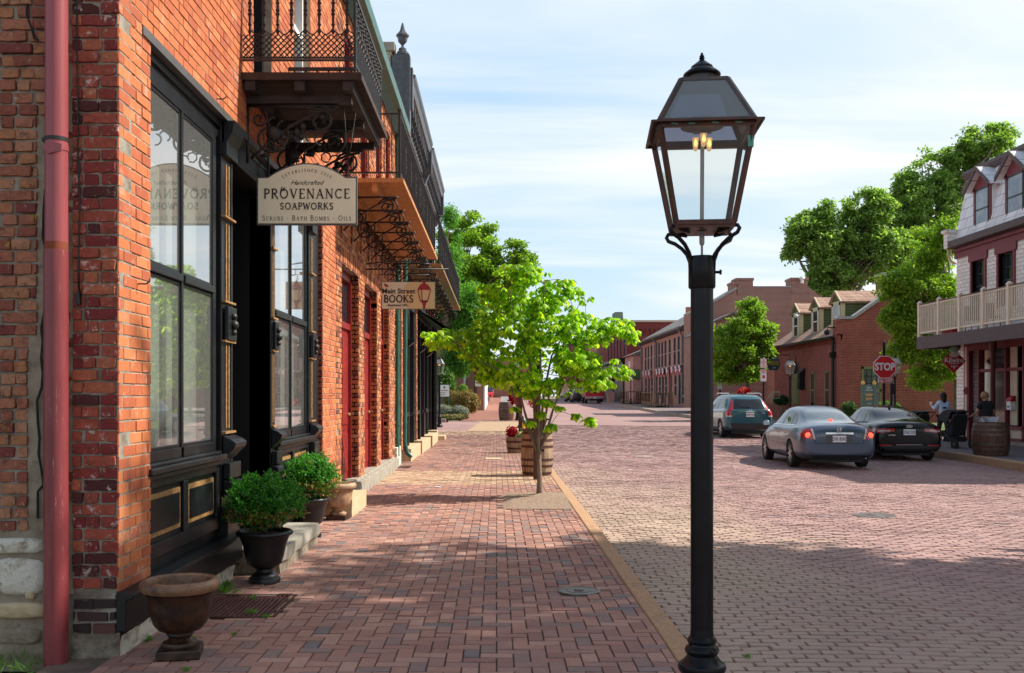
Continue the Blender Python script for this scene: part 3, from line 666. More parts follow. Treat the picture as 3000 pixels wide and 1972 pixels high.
mb = MB(); mb.box(-2.25, -1.56, 6.955, 6.975, -.04, .008); mb.box(-2.25, -1.56, 7.725, 7.745, -.04, .008); mb.box(-2.262, -2.242, 6.955, 7.745, -.04, .008); mb.box(-1.568, -1.548, 6.955, 7.745, -.04, .008); mb.build('frame', 'hoop', gr)
mb = MB(); mb.box(-2.24, -1.57, 6.976, 7.724, -.3, -.1); mb.build('pit', 'darkvoid', gr)
# ============================================================ CORNER BUILDING (left, nearest)
FX = -2.25
B1 = thing('corner_building', 'orange brick corner building with black wooden shopfront nearest on the left', 'building', (-4, 9, 0))
# facade bricks above the lintel and pier
up = [(9.2, 9.95, 4.40, 7.3), (11.05, 12.0, 4.40, 7.3)]
brickwall('facade_wall', 'brick_face', B1, 'x', FX, 5.914, 13.9, 3.90, 8.4, up, mu0=5.932, jit=.0012, depth=.006, joint=.007, thick=.35, ln=.21)
brickwall('corner_pier', 'brick_face', B1, 'x', FX, 5.914, 6.46, .37, 3.90, [], mu0=5.932, jit=.0015, depth=.006, joint=.009, thick=.35, ln=.21)
brickwall('far_pier', 'brick_face', B1, 'x', FX, 12.85, 13.9, 0.2, 3.90, [], jit=.0015, depth=.007, joint=.009, thick=.35)
brickwall('pier_return', 'brick_pier', B1, 'y', 12.85, -2.6, FX-.002, 0.2, 3.90, [], jit=.0015, depth=.004, thick=.01)
# side wall facing the camera: right and left of the pipe
brickwall('side_wall', 'brick_pier', B1, 'y', 5.925, -2.52, FX+.004, .40, 8.4, [], jit=.004, depth=.014, joint=.010, irr=.002, wob=.002, thick=.2, mortar='mortar', ln=.205, rag=.4)
brickwall('old_side_wall', 'brick_old', B1, 'y', 5.955, -4.6, -2.50, .74, 8.4, [(-2.80, -2.66, .74, 1.9), (-2.745, -2.665, 1.9, 3.25)], depth=.018, joint=.013, irr=.004, thick=.2, mortar='mortar', ln=.205, rag=.55)
# rubble and render patches
def rubble(name, mat, parent, x0, x1, z0, z1, y, cell=.16, amp=.03, seed=0, nx=26, nz=20):
    mb = MB(); V = []
    for j in range(nz+1):
        for i in range(nx+1):
            x = x0+(x1-x0)*i/nx; z = z0+(z1-z0)*j/nz
            d = amp*(noise.noise(Vector((x/cell, z/cell, seed)))+.5*noise.noise(Vector((x/cell*2.7, z/cell*2.7, seed+4)))+.3*noise.noise(Vector((x/cell*7, z/cell*7, seed+4))))
            V.append((x, y-d, z))
    mb.add(V, [(j*(nx+1)+i, j*(nx+1)+i+1, (j+1)*(nx+1)+i+1, (j+1)*(nx+1)+i) for j in range(nz) for i in range(nx)])
    return mb.build(name, mat, parent, smooth=2, fix=False)
rubble('render_patch', 'stucco', B1, -2.80, -2.64, .7, 1.92, 5.952, amp=.012, nx=10, nz=50)
rubble('render_patch', 'stucco', B1, -2.75, -2.66, 1.9, 3.27, 5.952, amp=.012, nx=10, nz=50)
rubble('foundation', 'stucco', B1, -4.6, -2.5, -.1, .745, 5.95, amp=.02, nx=60, nz=26)
def boulder(mb, x, z, w, h, y, dep, sd):
    V = []; n = 18; 
    for k, (s, o) in enumerate(((1, 0), (.93, .75), (.7, 1.0), (.35, 1.1))):
        for j in range(n):
            a = 2*math.pi*j/n; c, q = math.cos(a), math.sin(a); c = math.copysign(abs(c)**.55, c); q = math.copysign(abs(q)**.55, q)
            rr = s*(1+.16*noise.noise(Vector((c*1.3+sd, q*1.3, k*.2))))
            V.append((x+w/2*c*rr, y-dep*o*(1+.4*noise.noise(Vector((c*2, q*2, sd+k)))), z+h/2*q*rr))
    F = [(i*n+j, i*n+(j+1) % n, (i+1)*n+(j+1) % n, (i+1)*n+j) for i in range(3) for j in range(n)]+[tuple(3*n+j for j in range(n))]
    mb.add(V, F)
for i, (x, z, w, h, mt) in enumerate(((-2.87, .655, .36, .09, 'whitestone'), (-2.85, .47, .34, .22, 'whitestone'), (-2.84, .27, .34, .1, 'sand'), (-3.2, .6, .3, .16, 'whitestone'), (-3.25, .35, .36, .2, 'whitestone'), (-2.78, .36, .06, .05, 'sand'), (-2.86, .12, .3, .1, 'stucco'))):
    mb = MB(); boulder(mb, x, z, w, h, 5.955, .035, i*3.1); mb.build('stone', mt, B1, smooth=2)
# crack in the old wall
mb = MB(); pts = []; x, z = -2.775, 4.0
cr = [(-2.79, 4.0), (-2.80, 3.82), (-2.77, 3.74), (-2.755, 3.68), (-2.73, 3.67)], [(-2.69, 2.78), (-2.70, 2.66), (-2.705, 2.5), (-2.69, 2.44), (-2.695, 2.3)], [(-2.68, 2.1), (-2.70, 2.03), (-2.715, 1.95), (-2.705, 1.88), (-2.715, 1.78), (-2.705, 1.68), (-2.712, 1.6), (-2.74, 1.52), (-2.735, 1.4), (-2.725, 1.3), (-2.73, 1.2), (-2.715, 1.12), (-2.70, 1.02), (-2.735, .98), (-2.735, .82)]
for c in cr:
    mb = MB()
    for (a, b), (a2, b2) in zip(c, c[1:]): mb.bar((a, 5.935, b), (a2, 5.935, b2), .006+.005*random.random(), .012)
    mb.build('wall_crack', 'darkvoid', B1)
# lower corner below the black ledge
brickwall('plinth_bricks', 'brick_dark', B1, 'y', 5.93, -2.52, -2.262, .13, .345, [], jit=.006, depth=.012, joint=.016, irr=.004, thick=.2, mortar='mortar', ln=.2, course=.072)
brickwall('plinth_front', 'brick_dark', B1, 'x', -2.255, 5.95, 8.5, .10, .30, [(8.2, 8.5, 0, 1)], jit=.005, depth=.01, joint=.016, irr=.003, thick=.2, mortar='mortar')
rubble('foundation', 'foundation', B1, -2.53, -2.24, -.08, .14, 5.925, amp=.02, nx=24, nz=10)
mb = MB(); V = []
for j in range(9):
    for i in range(51):
        y = 5.93+i*.0508; z = -.08+j*.2/8; V.append((-2.235+.025*noise.noise(Vector((y*6, z*9, 2)))+(.02 if j < 3 else 0), y, z))
mb.add(V, [(j*51+i, j*51+i+1, (j+1)*51+i+1, (j+1)*51+i) for j in range(8) for i in range(50)]); mb.build('foundation', 'whitestone', B1, smooth=2, fix=False)
mb = MB(); mb.box(-2.53, -2.27, 5.925, 5.99, .345, .362); mb.box(-2.52, -2.262, 5.93, 6.0, .362, .40); mb.build('ledge', 'mortar', B1)
# body block behind so that the house is solid
mb = MB(); mb.box(-9, -3.9, 6.2, 13.9, 0, 8.4); mb.box(-9, -2.6, 6.2, 13.9, 3.95, 8.4, 0); mb.build('core', 'darkvoid', B1)
mb = MB(); mb.box(-9, -2.2, 5.95, 13.9, 8.4, 8.55); mb.build('roof', 'tarred', B1)
# steel lintel
mb = MB(); mb.box(-2.62, -2.235, 6.3, 12.95, 3.84, 3.90); mb.build('lintel', 'signgrey', B1)
mb = MB(); mb.box(-2.6, -2.315, 6.46, 12.85, 3.70, 3.84); mb.box(-2.6, -2.29, 6.46, 12.85, 3.78, 3.838); mb.build('fascia', 'black', B1)
# shop window bays
def bay(y0, y1, name):
    W_ = thing_part('shop_window', B1)
    fx = -2.31; ym = (y0+y1)/2
    mb = MB()
    mb.box(fx-.07, fx, y0, y0+.05, 1.1, 3.72); mb.box(fx-.07, fx, y1-.09, y1, 1.1, 3.72); mb.box(fx-.07, fx, y0+.05, y1-.09, 3.64, 3.72)
    mb.box(fx-.07, fx+.003, ym-.022, ym+.022, 1.17, 3.64); mb.box(fx-.07, fx+.02, y0+.09, ym-.03, 2.385, 2.44); mb.box(fx-.07, fx+.02, ym+.022, y1-.09, 2.385, 2.44)
    mb.box(fx-.07, fx+.004, y0+.09, ym-.03, 1.1, 1.175); mb.box(fx-.07, fx+.004, ym+.03, y1-.09, 1.1, 1.175)
    for a, b in ((y0+.05, ym-.022), (ym+.022, y1-.09)):
        for c, d in ((1.175, 2.38), (2.44, 3.64)):
            mb.box(fx-.06, fx-.008, a, a+.02, c, d); mb.box(fx-.06, fx-.008, b-.02, b, c, d); mb.box(fx-.06, fx-.008, a, b, d-.025, d); mb.box(fx-.06, fx-.008, a, b, c, c+.025)
    mb.build('window_frame', 'black', W_, bevel=.004)
    for a, b in ((y0+.05, ym-.022), (ym+.022, y1-.09)):
        for c, d in ((1.18, 2.38), (2.44, 3.64)):
            m2 = MB(); m2.quad((fx-.016, a, c), (fx-.016, b, c), (fx-.016, b, d), (fx-.016, a, d)); m2.build('pane', 'glass', W_, fix=False)
    mb = MB(); mb.box(fx-.1, fx+.09, y0-.02, y1+.02, 1.03, 1.075); mb.box(fx-.1, fx+.05, y0, y1, 1.075, 1.1); mb.box(fx-.1, fx+.06, y0, y1, .99, 1.03); mb.build('sill', 'black', W_, bevel=.008)
    # stall riser with two raised panels
    mb = MB(); mb.box(fx-.1, fx+.0, y0, y1, .38, .99)
    for a, b in ((y0, y0+.08), (ym-.05, ym+.05), (y1-.08, y1)): mb.box(fx+.0, fx+.03, a, b, .56, .93)
    mb.box(fx+.0, fx+.03, y0, y1, .93, .99); mb.box(fx+.0, fx+.03, y0, y1, .46, .56); mb.build('stall_riser', 'black', W_, bevel=.006)
    for a, b in ((y0+.12, ym-.09), (ym+.09, y1-.12)):
        m2 = MB(); m2.box(fx+.0, fx+.013, a, b, .60, .89); m2.build('gold_moulding', 'gold', W_)
        m2 = MB(); m2.box(fx+.001, fx+.021, a+.035, b-.035, .635, .855); m2.build('raised_panel', 'black', W_)
def thing_part(name, parent):
    o = bpy.data.objects.new(name, None); COL.objects.link(o); o.parent = parent; ORG[o.name] = ORG[parent.name]; o.empty_display_size = .1; return o
bay(6.44, 8.2, 'a'); bay(10.27, 12.12, 'b')
def pilaster(y0, y1):
    P_ = thing_part('pilaster', B1)
    mb = MB(); mb.box(-2.5, -2.285, y0, y1, .38, 3.84); mb.box(-2.5, -2.225, y0-.02, y1+.02, .36, .62); mb.box(-2.5, -2.235, y0-.01, y1+.01, 3.55, 3.66)
    ym = (y0+y1)/2
    mb.prism([(-2.27, 1.02), (-2.17, 1.12), (-2.16, 1.16), (-2.20, 1.19), (-2.27, 1.22)], 'y', y0-.015, y1+.015); mb.box(-2.27, -2.21, y0-.01, y1+.01, .86, .99)
    mb.prism([(-2.27, .70), (-2.19, .78), (-2.20, .83), (-2.27, .86)], 'y', y0-.015, y1+.015)
    mb.prism([(-2.27, 3.62), (-2.19, 3.74), (-2.17, 3.84), (-2.27, 3.84)], 'y', y0, y1); mb.box(-2.27, -2.235, y0+.03, y1-.03, 2.02, 2.3)
    mb.build('shaft', 'black', P_, bevel=.006)
    g = MB()
    w = (y1-y0)
    for a, b in ((1.28, 1.98), (2.36, 3.0), (3.08, 3.5)):
        for f in (.34, .58): g.box(-2.287, -2.277, y0+w*f, y0+w*(f+.085), a, b)
    for z in (2.0, 2.33, 3.04, 1.235): g.box(-2.287, -2.25, y0, y1, z, z+.018)
    g.build('gold_lines', 'gold', P_)
    g = MB(); g.ball((-2.225, ym, 2.22), .03, 10, 6); g.ball((-2.222, ym, 2.15), .04, 10, 6); g.ball((-2.225, ym, 2.085), .026, 10, 6); g.build('rosette', 'iron', P_, smooth=2)
pilaster(8.27, 8.60); pilaster(10.05, 10.27); pilaster(12.12, 12.42)
# kick ledge that wraps the corner
mb = MB()
for a, b in ((5.905, 8.62), (10.0, 12.5)):
    mb = MB(); mb.prism([(-2.258, .15), (-2.20, .15), (-2.20, .33), (-2.155, .345), (-2.155, .372), (-2.258, .39)], 'y', a, b); mb.build('kick_board', 'black', B1, bevel=.006)
for a, b in ((6.47, 8.6), (10.05, 12.5)): mb = MB(); mb.box(-2.5, -2.262, a, b, .15, .385); mb.build('kick_core', 'black', B1)
# interior seen through the glass
mb = MB(); mb.box(-3.9, -3.85, 6.3, 12.8, 1.0, 3.9); mb.box(-3.9, -2.47, 6.3, 6.36, 1.0, 3.9); mb.box(-3.9, -2.47, 6.3, 8.4, 3.72, 3.76); mb.box(-3.9, -2.47, 10.1, 12.8, 3.72, 3.76); mb.box(-3.9, -2.47, 6.3, 8.4, 1.0, 1.06); mb.box(-3.9, -2.47, 10.1, 12.8, 1.0, 1.06); mb.box(-3.9, -2.47, 8.35, 8.42, 1.0, 3.9); mb.box(-3.9, -2.47, 10.15, 10.2, 1.0, 3.9); mb.box(-3.9, -2.47, 12.2, 12.26, 1.0, 3.9)
mb.build('interior', 'interior', B1)
for a, b in ((6.5, 7.2), (7.32, 8.1), (11.22, 12.1)): mb = MB(); mb.box(-2.46, -2.44, a, b, 1.06, 3.2); mb.build('display_partition', 'panel', B1)
mb = MB(); mb.lathe((-2.95, 8.05, 3.70), [(.09, 0), (.09, .02), (0, .02)], 18); mb.build('ceiling_lamp', plain('warm_lamp', (1, .62, .22), .5, emit=4, bmp=0), B1)
# glass ornaments and bottles in the second window
sh = thing('display_shelf', 'shelf of small glass bottles inside the far shop window', 'shelf', (-2.56, 10.8, 1.9))
mb = MB(); mb.box(-2.66, -2.5, 10.45, 11.15, 1.62, 1.63); mb.box(-2.66, -2.5, 10.45, 11.15, 1.92, 1.93); mb.build('shelf_board', 'white', sh)
for k in range(7):
    mb = MB(); z = 1.63 if k < 4 else 1.93; mb.lathe((-2.57+.03*(k % 2), 10.5+.16*(k % 4), z), [(.028, 0), (.03, .09), (.012, .115), (.012, .15), (.016, .155)], 10); o = mb.build('bottle', 'white', smooth=True)
    tag(o, 'small pale bottle on the glass shelf in the far shop window', 'bottle', 'bottles in the shop window')
mb = MB(); rnd = random.Random(4)
for k in range(70):
    y = rnd.uniform(10.5, 12.0); z = 1.12+rnd.random()**1.4*.26; mb.ball((-2.52-rnd.random()*.06, y, z), rnd.uniform(.025, .045), 8, 6)
M['bauble'] = plain('silvered_glass', (.75, .78, .8), .1, metal=.9, bmp=0)
kind(tag(mb.build('glass_baubles', 'bauble', smooth=2), 'heap of silver glass baubles at the bottom of the far shop window', 'baubles'), 'stuff')
# entrance recess
mb = MB(); mb.box(-3.7, -3.65, 8.6, 10.05, .2, 3.84); mb.box(-3.65, -2.28, 8.55, 8.6, .2, 3.84); mb.box(-3.65, -2.28, 10.05, 10.1, .2, 3.84); mb.box(-3.65, -2.3, 8.6, 10.05, 3.6, 3.84); mb.box(-3.65, -2.45, 8.6, 10.05, .0, .22); mb.build('entrance_recess', 'blackdeep', B1)
D_ = thing_part('entrance_door', B1)
mb = MB(); mb.box(-3.65, -3.6, 8.85, 9.8, .22, 2.6); mb.box(-3.6, -3.585, 8.95, 9.05, .3, 2.5); mb.box(-3.6, -3.585, 9.6, 9.7, .3, 2.5); mb.build('door_leaf', 'black', D_)
mb = MB(); mb.ball((-3.56, 8.98, 1.2), .03); mb.build('handle', 'gold', D_, smooth=2)
mb = MB(); mb.box(-2.6, -2.3, 12.42, 12.85, .2, 3.84); mb.build('side_panel', 'blackdeep', B1)
# door step and yellow step
def stone(name, mat, x0, x1, y0, y1, z0, z1, rough=.012, n=12, parent=None):
    mb = MB(); mb.box(x0, x1, y0, y1, z0, z1)
    import bmesh
    me = bpy.data.meshes.new(name); me.from_pydata(mb.v, [], mb.f); bm = bmesh.new(); bm.from_mesh(me); bmesh.ops.recalc_face_normals(bm, faces=bm.faces); bmesh.ops.subdivide_edges(bm, edges=bm.edges[:], cuts=n, use_grid_fill=True)
    for v in bm.verts:
        p = v.co*7; f = .25 if v.co.z > z1-.002 and x0+.02 < v.co.x < x1-.03 else 1
        v.co += Vector((noise.noise(p), noise.noise(p+Vector((5, 1, 2))), .5*noise.noise(p+Vector((1, 8, 3)))))*rough*f
    bm.to_mesh(me); bm.free(); return link(me, name, mat, parent, smooth=True)
st = thing('door_step', 'big grey stone slab step in front of the black shop doorway', 'step', (-2.1, 9.5, 0))
stone('slab', 'step', -2.7, -1.86, 8.62, 10.5, .105, .215, .02, parent=st); stone('base', 'foundation', -2.7, -1.885, 8.66, 10.46, -.05, .105, .012, parent=st)
tag(stone('stone_step', 'sand', -2.3, -1.85, 12.75, 14.15, -.05, .215, .006), 'yellow sandstone step behind the brown urn', 'step')
# upper windows of building 1
def upwin(parent, y0, y1, z0, z1, fx, fm='black', pm='pane', side=None):
    w = thing_part('window', parent); mb = MB()
    mb.box(fx-.2, fx-.08, y0, y0+.06, z0, z1); mb.box(fx-.2, fx-.08, y1-.06, y1, z0, z1); mb.box(fx-.2, fx-.08, y0, y1, z1-.08, z1); mb.box(fx-.2, fx-.08, y0, y1, z0, z0+.12); mb.box(fx-.2, fx-.1, (y0+y1)/2-.025, (y0+y1)/2+.025, z0, z1); mb.box(fx-.2, fx-.1, y0, y1, (z0+z1)/2-.03, (z0+z1)/2+.03)
    mb.build('frame', fm, w); m2 = MB(); m2.quad((fx-.17, y0, z0), (fx-.17, y1, z0), (fx-.17, y1, z1), (fx-.17, y0, z1)); m2.build('pane', pm, w, fix=False)
upwin(B1, 9.2, 9.95, 4.4, 7.3, FX); upwin(B1, 11.05, 12.0, 4.4, 7.3, FX, 'white')
# hooks in the brick
def hook(x, y, z):
    mb = MB(); mb.tube([(x-.02, y, z), (x+.05, y, z), (x+.07, y, z+.012), (x+.075, y, z+.035)], .005, 6); return tag(mb.build('wall_hook', 'hoop', smooth=2), 'rusty iron hook', 'hook')
for y, z, l in ((6.42, 3.86, 'iron hook in the orange brick above the near window corner'), (7.98, 3.93, 'iron hook in the brick just before the first balcony'), (6.22, 2.25, 'iron hook in the corner brick pier beside the window')):
    hook(-2.24, y, z+(0.25 if y < 6.5 and z > 3 else 0))['label'] = l
hook(-2.24, 13.3, 1.55)['label'] = 'iron hook in the brick pier before the red doors'
# downpipe at the corner
P = thing_part('downpipe', B1)
M['pipelow'] = plain('scratched_pipe_paint', (.225, .04, .045), .42, c2=(.17, .026, .03), scale=5, sc=(3, 3, .35), bmp=.04, layers=[((.52, .3, .25), 40, .63, .66, .8, (3, 3, .12)), ((.1, .015, .015), 9, .6, .7, .5, (3, 3, .5))])
mb = MB(); mb.tube([(-2.585, 5.84, -.1), (-2.585, 5.84, 2.40)], .0685, 28); mb.build('lower_pipe', 'pipelow', P, smooth=True)
mb = MB(); mb.tube([(-2.582, 5.84, 2.39), (-2.580, 5.84, 8.4)], .0640, 28); mb.build('upper_pipe', 'rustwear', P, smooth=True)
mb = MB(); mb.tube([(-2.582, 5.84, 2.405), (-2.582, 5.84, 2.45)], .0646, 28, cap=False); mb.build('rust_ring', plain('rust_stain', (.22, .04, .012), .8, scale=20), P, smooth=True)
mb = MB(); mb.tube([(-2.582, 5.84, 3.04), (-2.582, 5.84, 3.063)], .0665, 28); mb.box(-2.66, -2.64, 5.82, 5.95, 3.04, 3.062); mb.build('pipe_clamp', 'iron', P, smooth=True)
mb = MB(); mb.tube([(-2.582, 5.84, 2.985), (-2.582, 5.84, 3.005), (-2.582, 5.84, 3.02)], .0675, 28); mb.prism([(-2.635, 2.99), (-2.6, 3.025), (-2.52, 3.01), (-2.52, 2.97), (-2.6, 2.955)], 'y', 5.764, 5.775); mb.build('strap', 'rustwear', P, smooth=True)
c = [(-2.488, 5.90, 4.2), (-2.487, 5.90, 3.6), (-2.48, 5.895, 3.3), (-2.483, 5.9, 3.0), (-2.47, 5.9, 2.7), (-2.474, 5.9, 2.5), (-2.478, 5.9, 2.3), (-2.475, 5.9, 2.17)]
cb_ = thing('cable', 'dark cable with a plug hanging down the brick beside the red pipe', 'cable', (-2.48, 5.9, 2.1))
mb = MB(); mb.tube(c, .0055, 8); mb.build('cord', 'pot', cb_, smooth=2)
mb = MB(); mb.prism([(-2.462, 2.09), (-2.492, 2.09), (-2.486, 2.15), (-2.478, 2.18), (-2.472, 2.18), (-2.466, 2.15)], 'y', 5.885, 5.91); mb.build('plug', 'pot', cb_)
# ---- balcony of building 1
def scroll_bracket(mb, y, z, x0, x1, r=.012, leaf=False, flip=False):
    """bracket in the x-z plane at depth y, arm from the wall x0 out to x1, height z"""
    w = x1-x0
    mb.bar((x0, y, z), (x1, y, z), .03, .022); mb.bar((x0+.012, y, z), (x0+.012, y, z-.62*w), .03, .022)
    mb.tube([(x1-.04*w, y, z-.02)]+[(x0+w*(.95-.9*t), y, z-.02-w*.55*(t**1.6)) for t in [i/10 for i in range(1, 11)]], r, 6)
    mb.tube(spiral((x1-.2*w, y, z-.16*w), .03*w, .15*w, -4.5*math.pi/2, math.pi*.9), r, 6)
    mb.tube(spiral((x0+.26*w, y, z-.34*w), .02*w, .19*w, -3*math.pi, .3), r, 6)
    mb.tube(spiral((x0+.14*w, y, z-.14*w), .02*w, .10*w, -2*math.pi, 1.2), r*.8, 6)
    if leaf:
        rr = random.Random(int(y*100))
        for k in range(26):
            t = rr.random(); cx = x0+w*(.9-.75*t); cz = z-.08-w*.42*t+rr.uniform(-.05, .05)
            mb.ball((cx, y+rr.uniform(-.015, .015), cz), rr.uniform(.014, .034), 6, 4, sz=rr.uniform(.6, 1.4), sx=rr.uniform(.6, 1.5), sy=.6)
        mb.ball((x0+.3*w, y, z-.3*w), .075, 10, 6, sy=.5)
        for k in range(7): mb.tube(arc((x0+w*(.2+.1*k), y, z-.12-.03*k), .05, rr.random()*3, rr.random()*3+3, 6), .008, 5)
BA = thing_part('balcony', B1)
mb = MB(); n = 15
for i in range(n):
    a = 8.75+i*2.05/n; mb.box(-2.25, -1.20, a+.003, a+2.05/n-.003, 4.345, 4.38)
mb.box(-2.25, -1.19, 8.735, 8.752, 4.325, 4.39); mb.box(-1.2, -1.185, 8.75, 10.8, 4.33, 4.385)
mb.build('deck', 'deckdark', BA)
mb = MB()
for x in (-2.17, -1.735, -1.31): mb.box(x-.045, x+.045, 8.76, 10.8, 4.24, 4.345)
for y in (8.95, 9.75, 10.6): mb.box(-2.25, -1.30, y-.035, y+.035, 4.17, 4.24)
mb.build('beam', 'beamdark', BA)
for y in (8.95, 9.75, 10.6):
    mb = MB(); scroll_bracket(mb, y, 4.155, -2.25, -1.42, .013, leaf=True); mb.build('scroll_bracket', 'iron', BA, smooth=2)
def lattice(mb, a, b, z0, z1, s=.052, r=.0045):
    """diagonal lattice between two ground points a,b"""
    a = Vector(a); b = Vector(b); Ln = (b-a).length; d = (b-a)/Ln; h = z1-z0; n = int(Ln/s)+1; k = int(h/s+.5)
    P = lambda u, z: (a.x+d.x*u, a.y+d.y*u, z)
    i = -k
    while i*s < Ln:
        for sg in (0, 1):
            u0, u1 = i*s, i*s+h
            za, zb = (z0, z1) if sg else (z1, z0)
            lo, hi = max(0, u0), min(Ln, u1)
            if hi-lo > .005:
                f = lambda u: za+(zb-za)*(u-u0)/h
                mb.bar(P(lo, f(lo)), P(hi, f(hi)), r*2)
        i += 1
def baluster_rail(name, a, b, z0, zl0, zl1, zt, parent, spacing=.124):
    mb = MB(); a = Vector(a); b = Vector(b); Ln = (b-a).length; d = (b-a)/Ln; n = int(Ln/spacing+.5)
    P = lambda u, z: (a.x+d.x*u, a.y+d.y*u, z)
    lattice(mb, a, b, zl0, zl1)
    for z, w in ((zl0, .014), (zl0-.022, .016), (zt, .035)): mb.bar(P(0, z), P(Ln, z), w)
    for i in range(n):
        u = (i+.5)*Ln/n; p = P(u, 0)
        h = zt-zl1
        mb.lathe((p[0], p[1], zl1), [(.005, 0), (.016, .02), (.011, .05), (.009, .07), (.019, .085), (.011, .10), (.013, .2), (.02, .215), (.011, .23), (.014, h*.5), (.02, h*.5+.015), (.011, h*.5+.03), (.013, h*.8), (.02, h*.8+.015), (.01, h*.8+.03), (.012, h)], 8)
        q = a+d*(u+Ln/n/2)
        pts = [P(min(Ln, u+Ln/n*t), zl1+.055*(1-math.sin(math.pi*t))) for t in [j/8 for j in range(9)]] if i < n-1 else [P(u, zl1+.05), P(Ln, zl1+.0)]
        mb.tube(pts, .006, 5)
    return mb.build(name, 'iron', parent, smooth=True)
baluster_rail('railing', (-2.24, 8.79, 0), (-1.26, 8.79, 0), 4.38, 4.535, 4.74, 5.07+.0, BA)
baluster_rail('railing', (-1.25, 8.79, 0), (-1.25, 10.72, 0), 4.38, 4.50, 4.74, 5.07, BA)
baluster_rail('railing', (-2.24, 10.73, 0), (-1.26, 10.73, 0), 4.38, 4.50, 4.74, 5.07, BA)
mb = MB()
for y in (8.79, 10.73): mb = MB(); mb.box(-1.262, -1.24, y-.011, y+.011, 4.38, 5.1); mb.build('railing_post', 'iron', BA)

# ---- hanging sign
SG = thing('hanging_shop_sign', 'large cream arched shop sign with dark serif lettering hanging from the near balcony', 'sign', (-1.71, 9, 3.09))
xl, xr_, zb, zs, zt = -2.168, -1.262, 3.095, 3.53, 3.655; xm = (xl+xr_)/2
def outline(o=0):
    p = [(xl+o, zb+o), (xr_-o, zb+o), (xr_-o, zs-o), (xr_-.10-o*.3, zs-o)]
    w = (xr_-xl)/2-.10-o*.3
    for i in range(19):
        t = 1-2*i/18; p.append((xm+w*t, zs-o+(zt-zs)*(1-abs(t)**2.0)*1.0+.0))
    return p+[(xl+o, zs-o)]
mb = MB(); mb.prism(outline(0), 'y', 9.0, 9.035); mb.build('board_edge', 'signgrey', SG)
mb = MB(); mb.prism(outline(.014), 'y', 8.993, 9.02); mb.build('board', 'cream', SG)
mb = MB(); strokes(mb, 'PROVENANCE', .083, xm, 3.335, 8.993, gap=.2, bold=1.05, dz=.006)
strokes(mb, 'SOAPWORKS', .058, xm, 3.235, 8.993, gap=.16, bold=1.15, dz=.006)
strokes(mb, 'SCRUBS . BATH BOMBS . OILS', .043, xm, 3.135, 8.993, gap=.2, bold=.8, small=.78, dz=.003)
strokes(mb, 'ESTABLISHED 2010', .026, xm, 3.575, 8.993, gap=.5, bold=.9, arcr=.40, dz=.003)
for c, d in ((.045, .012), (.04, .035), (.012, .04)):
    o = Vector((xm-.235, 8.988, 3.40)); _flat(mb, o, o+Vector((c, 0, d)), .007, 8.99, .004)
mb.build('lettering', 'ink', SG)
text('script_lettering', 'Handcrafted', .058, (xm, 8.991, 3.475), 'ink', SG, shear=.45, ext=.001)
for x, xt in ((-2.09, -2.12), (-1.345, -1.375)):
    mb = MB()
    for k in range(4): mb.tube(arc((x, 9.015, zs+.012+k*.022), .011, 0, 2*math.pi, 10, 'xz' if k % 2 else 'yz'), .003, 5)
    mb.tube([(x, 9.015, zs+.10), (xt, 8.96, 4.17)], .003, 5); mb.tube([(x, 9.015, zs+.10), (xt+.06, 9.3, 4.2)], .003, 5)
    mb.build('chain', 'iron', SG, smooth=2)
# ============================================================ BOOKSHOP BUILDING
B2 = thing('bookshop_building', 'mixed orange brick building with tall red doors and a new cedar balcony', 'building', (-4, 18, 0))
doors = [(14.4, 16.2), (16.9, 18.7), (19.3, 20.8)]
ups = [(14.6, 15.5), (16.5, 17.35), (18.5, 19.4), (20.1, 20.95)]
holes = [(a, b, .22, 3.5) for a, b in doors]+[(a, b, 4.66, 7.0) for a, b in ups]
brickwall('facade_wall', 'brick_shop', B2, 'x', FX, 13.9, 22.55, .2, 7.55, holes, jit=.003, depth=.010, joint=.012, thick=.12, irr=.0012, mortar='mortar')
for a, b in doors: brickwall('door_reveal', 'brick_shop', B2, 'y', b, -2.40, FX-.001, .2, 3.5, [], jit=.003, depth=.006, joint=.012, thick=.02, irr=.001, mortar='mortar')
for a, b in ups: brickwall('window_reveal', 'brick_shop', B2, 'y', b, -2.40, FX-.001, 4.66, 7.0, [], jit=.003, depth=.006, joint=.012, thick=.02, mortar='mortar')
for i, (a, b) in enumerate(doors):
    d = thing_part('door', B2)
    mb = MB(); mb.box(-2.42, -2.36, a, a+.12, .22, 3.5); mb.box(-2.42, -2.36, b-.12, b, .22, 3.5); mb.box(-2.42, -2.36, a, b, 3.36, 3.5); mb.box(-2.42, -2.36, a, b, 2.6, 2.7); mb.box(-2.42, -2.345, a+.12, a+.16, .22, 3.36); mb.box(-2.42, -2.345, b-.16, b-.12, .22, 3.36); mb.build('door_frame', 'red', d, bevel=.004)
    mb = MB(); mb.box(-2.45, -2.40, a+.12, b-.12, .22, 2.6)
    for p, q in ((.35, .95), (1.1, 2.5)):
        for e in range(2):
            w = (b-a-.24)/2; mb.box(-2.40, -2.385, a+.12+e*w+.1, a+.12+e*w+w-.1, p, q)
    mb.build('door_leaf', 'red', d); m2 = MB(); m2.box(-2.44, -2.41, a+.12, b-.12, 2.7, 3.36); m2.build('transom_pane', 'pane', d)
    m2 = MB(); m2.ball((-2.37, b-.25, 1.25), .03); m2.build('handle', 'gold', d, smooth=2)
for a, b in ups: upwin(B2, a, b, 4.66, 7.0, -2.2, 'red')
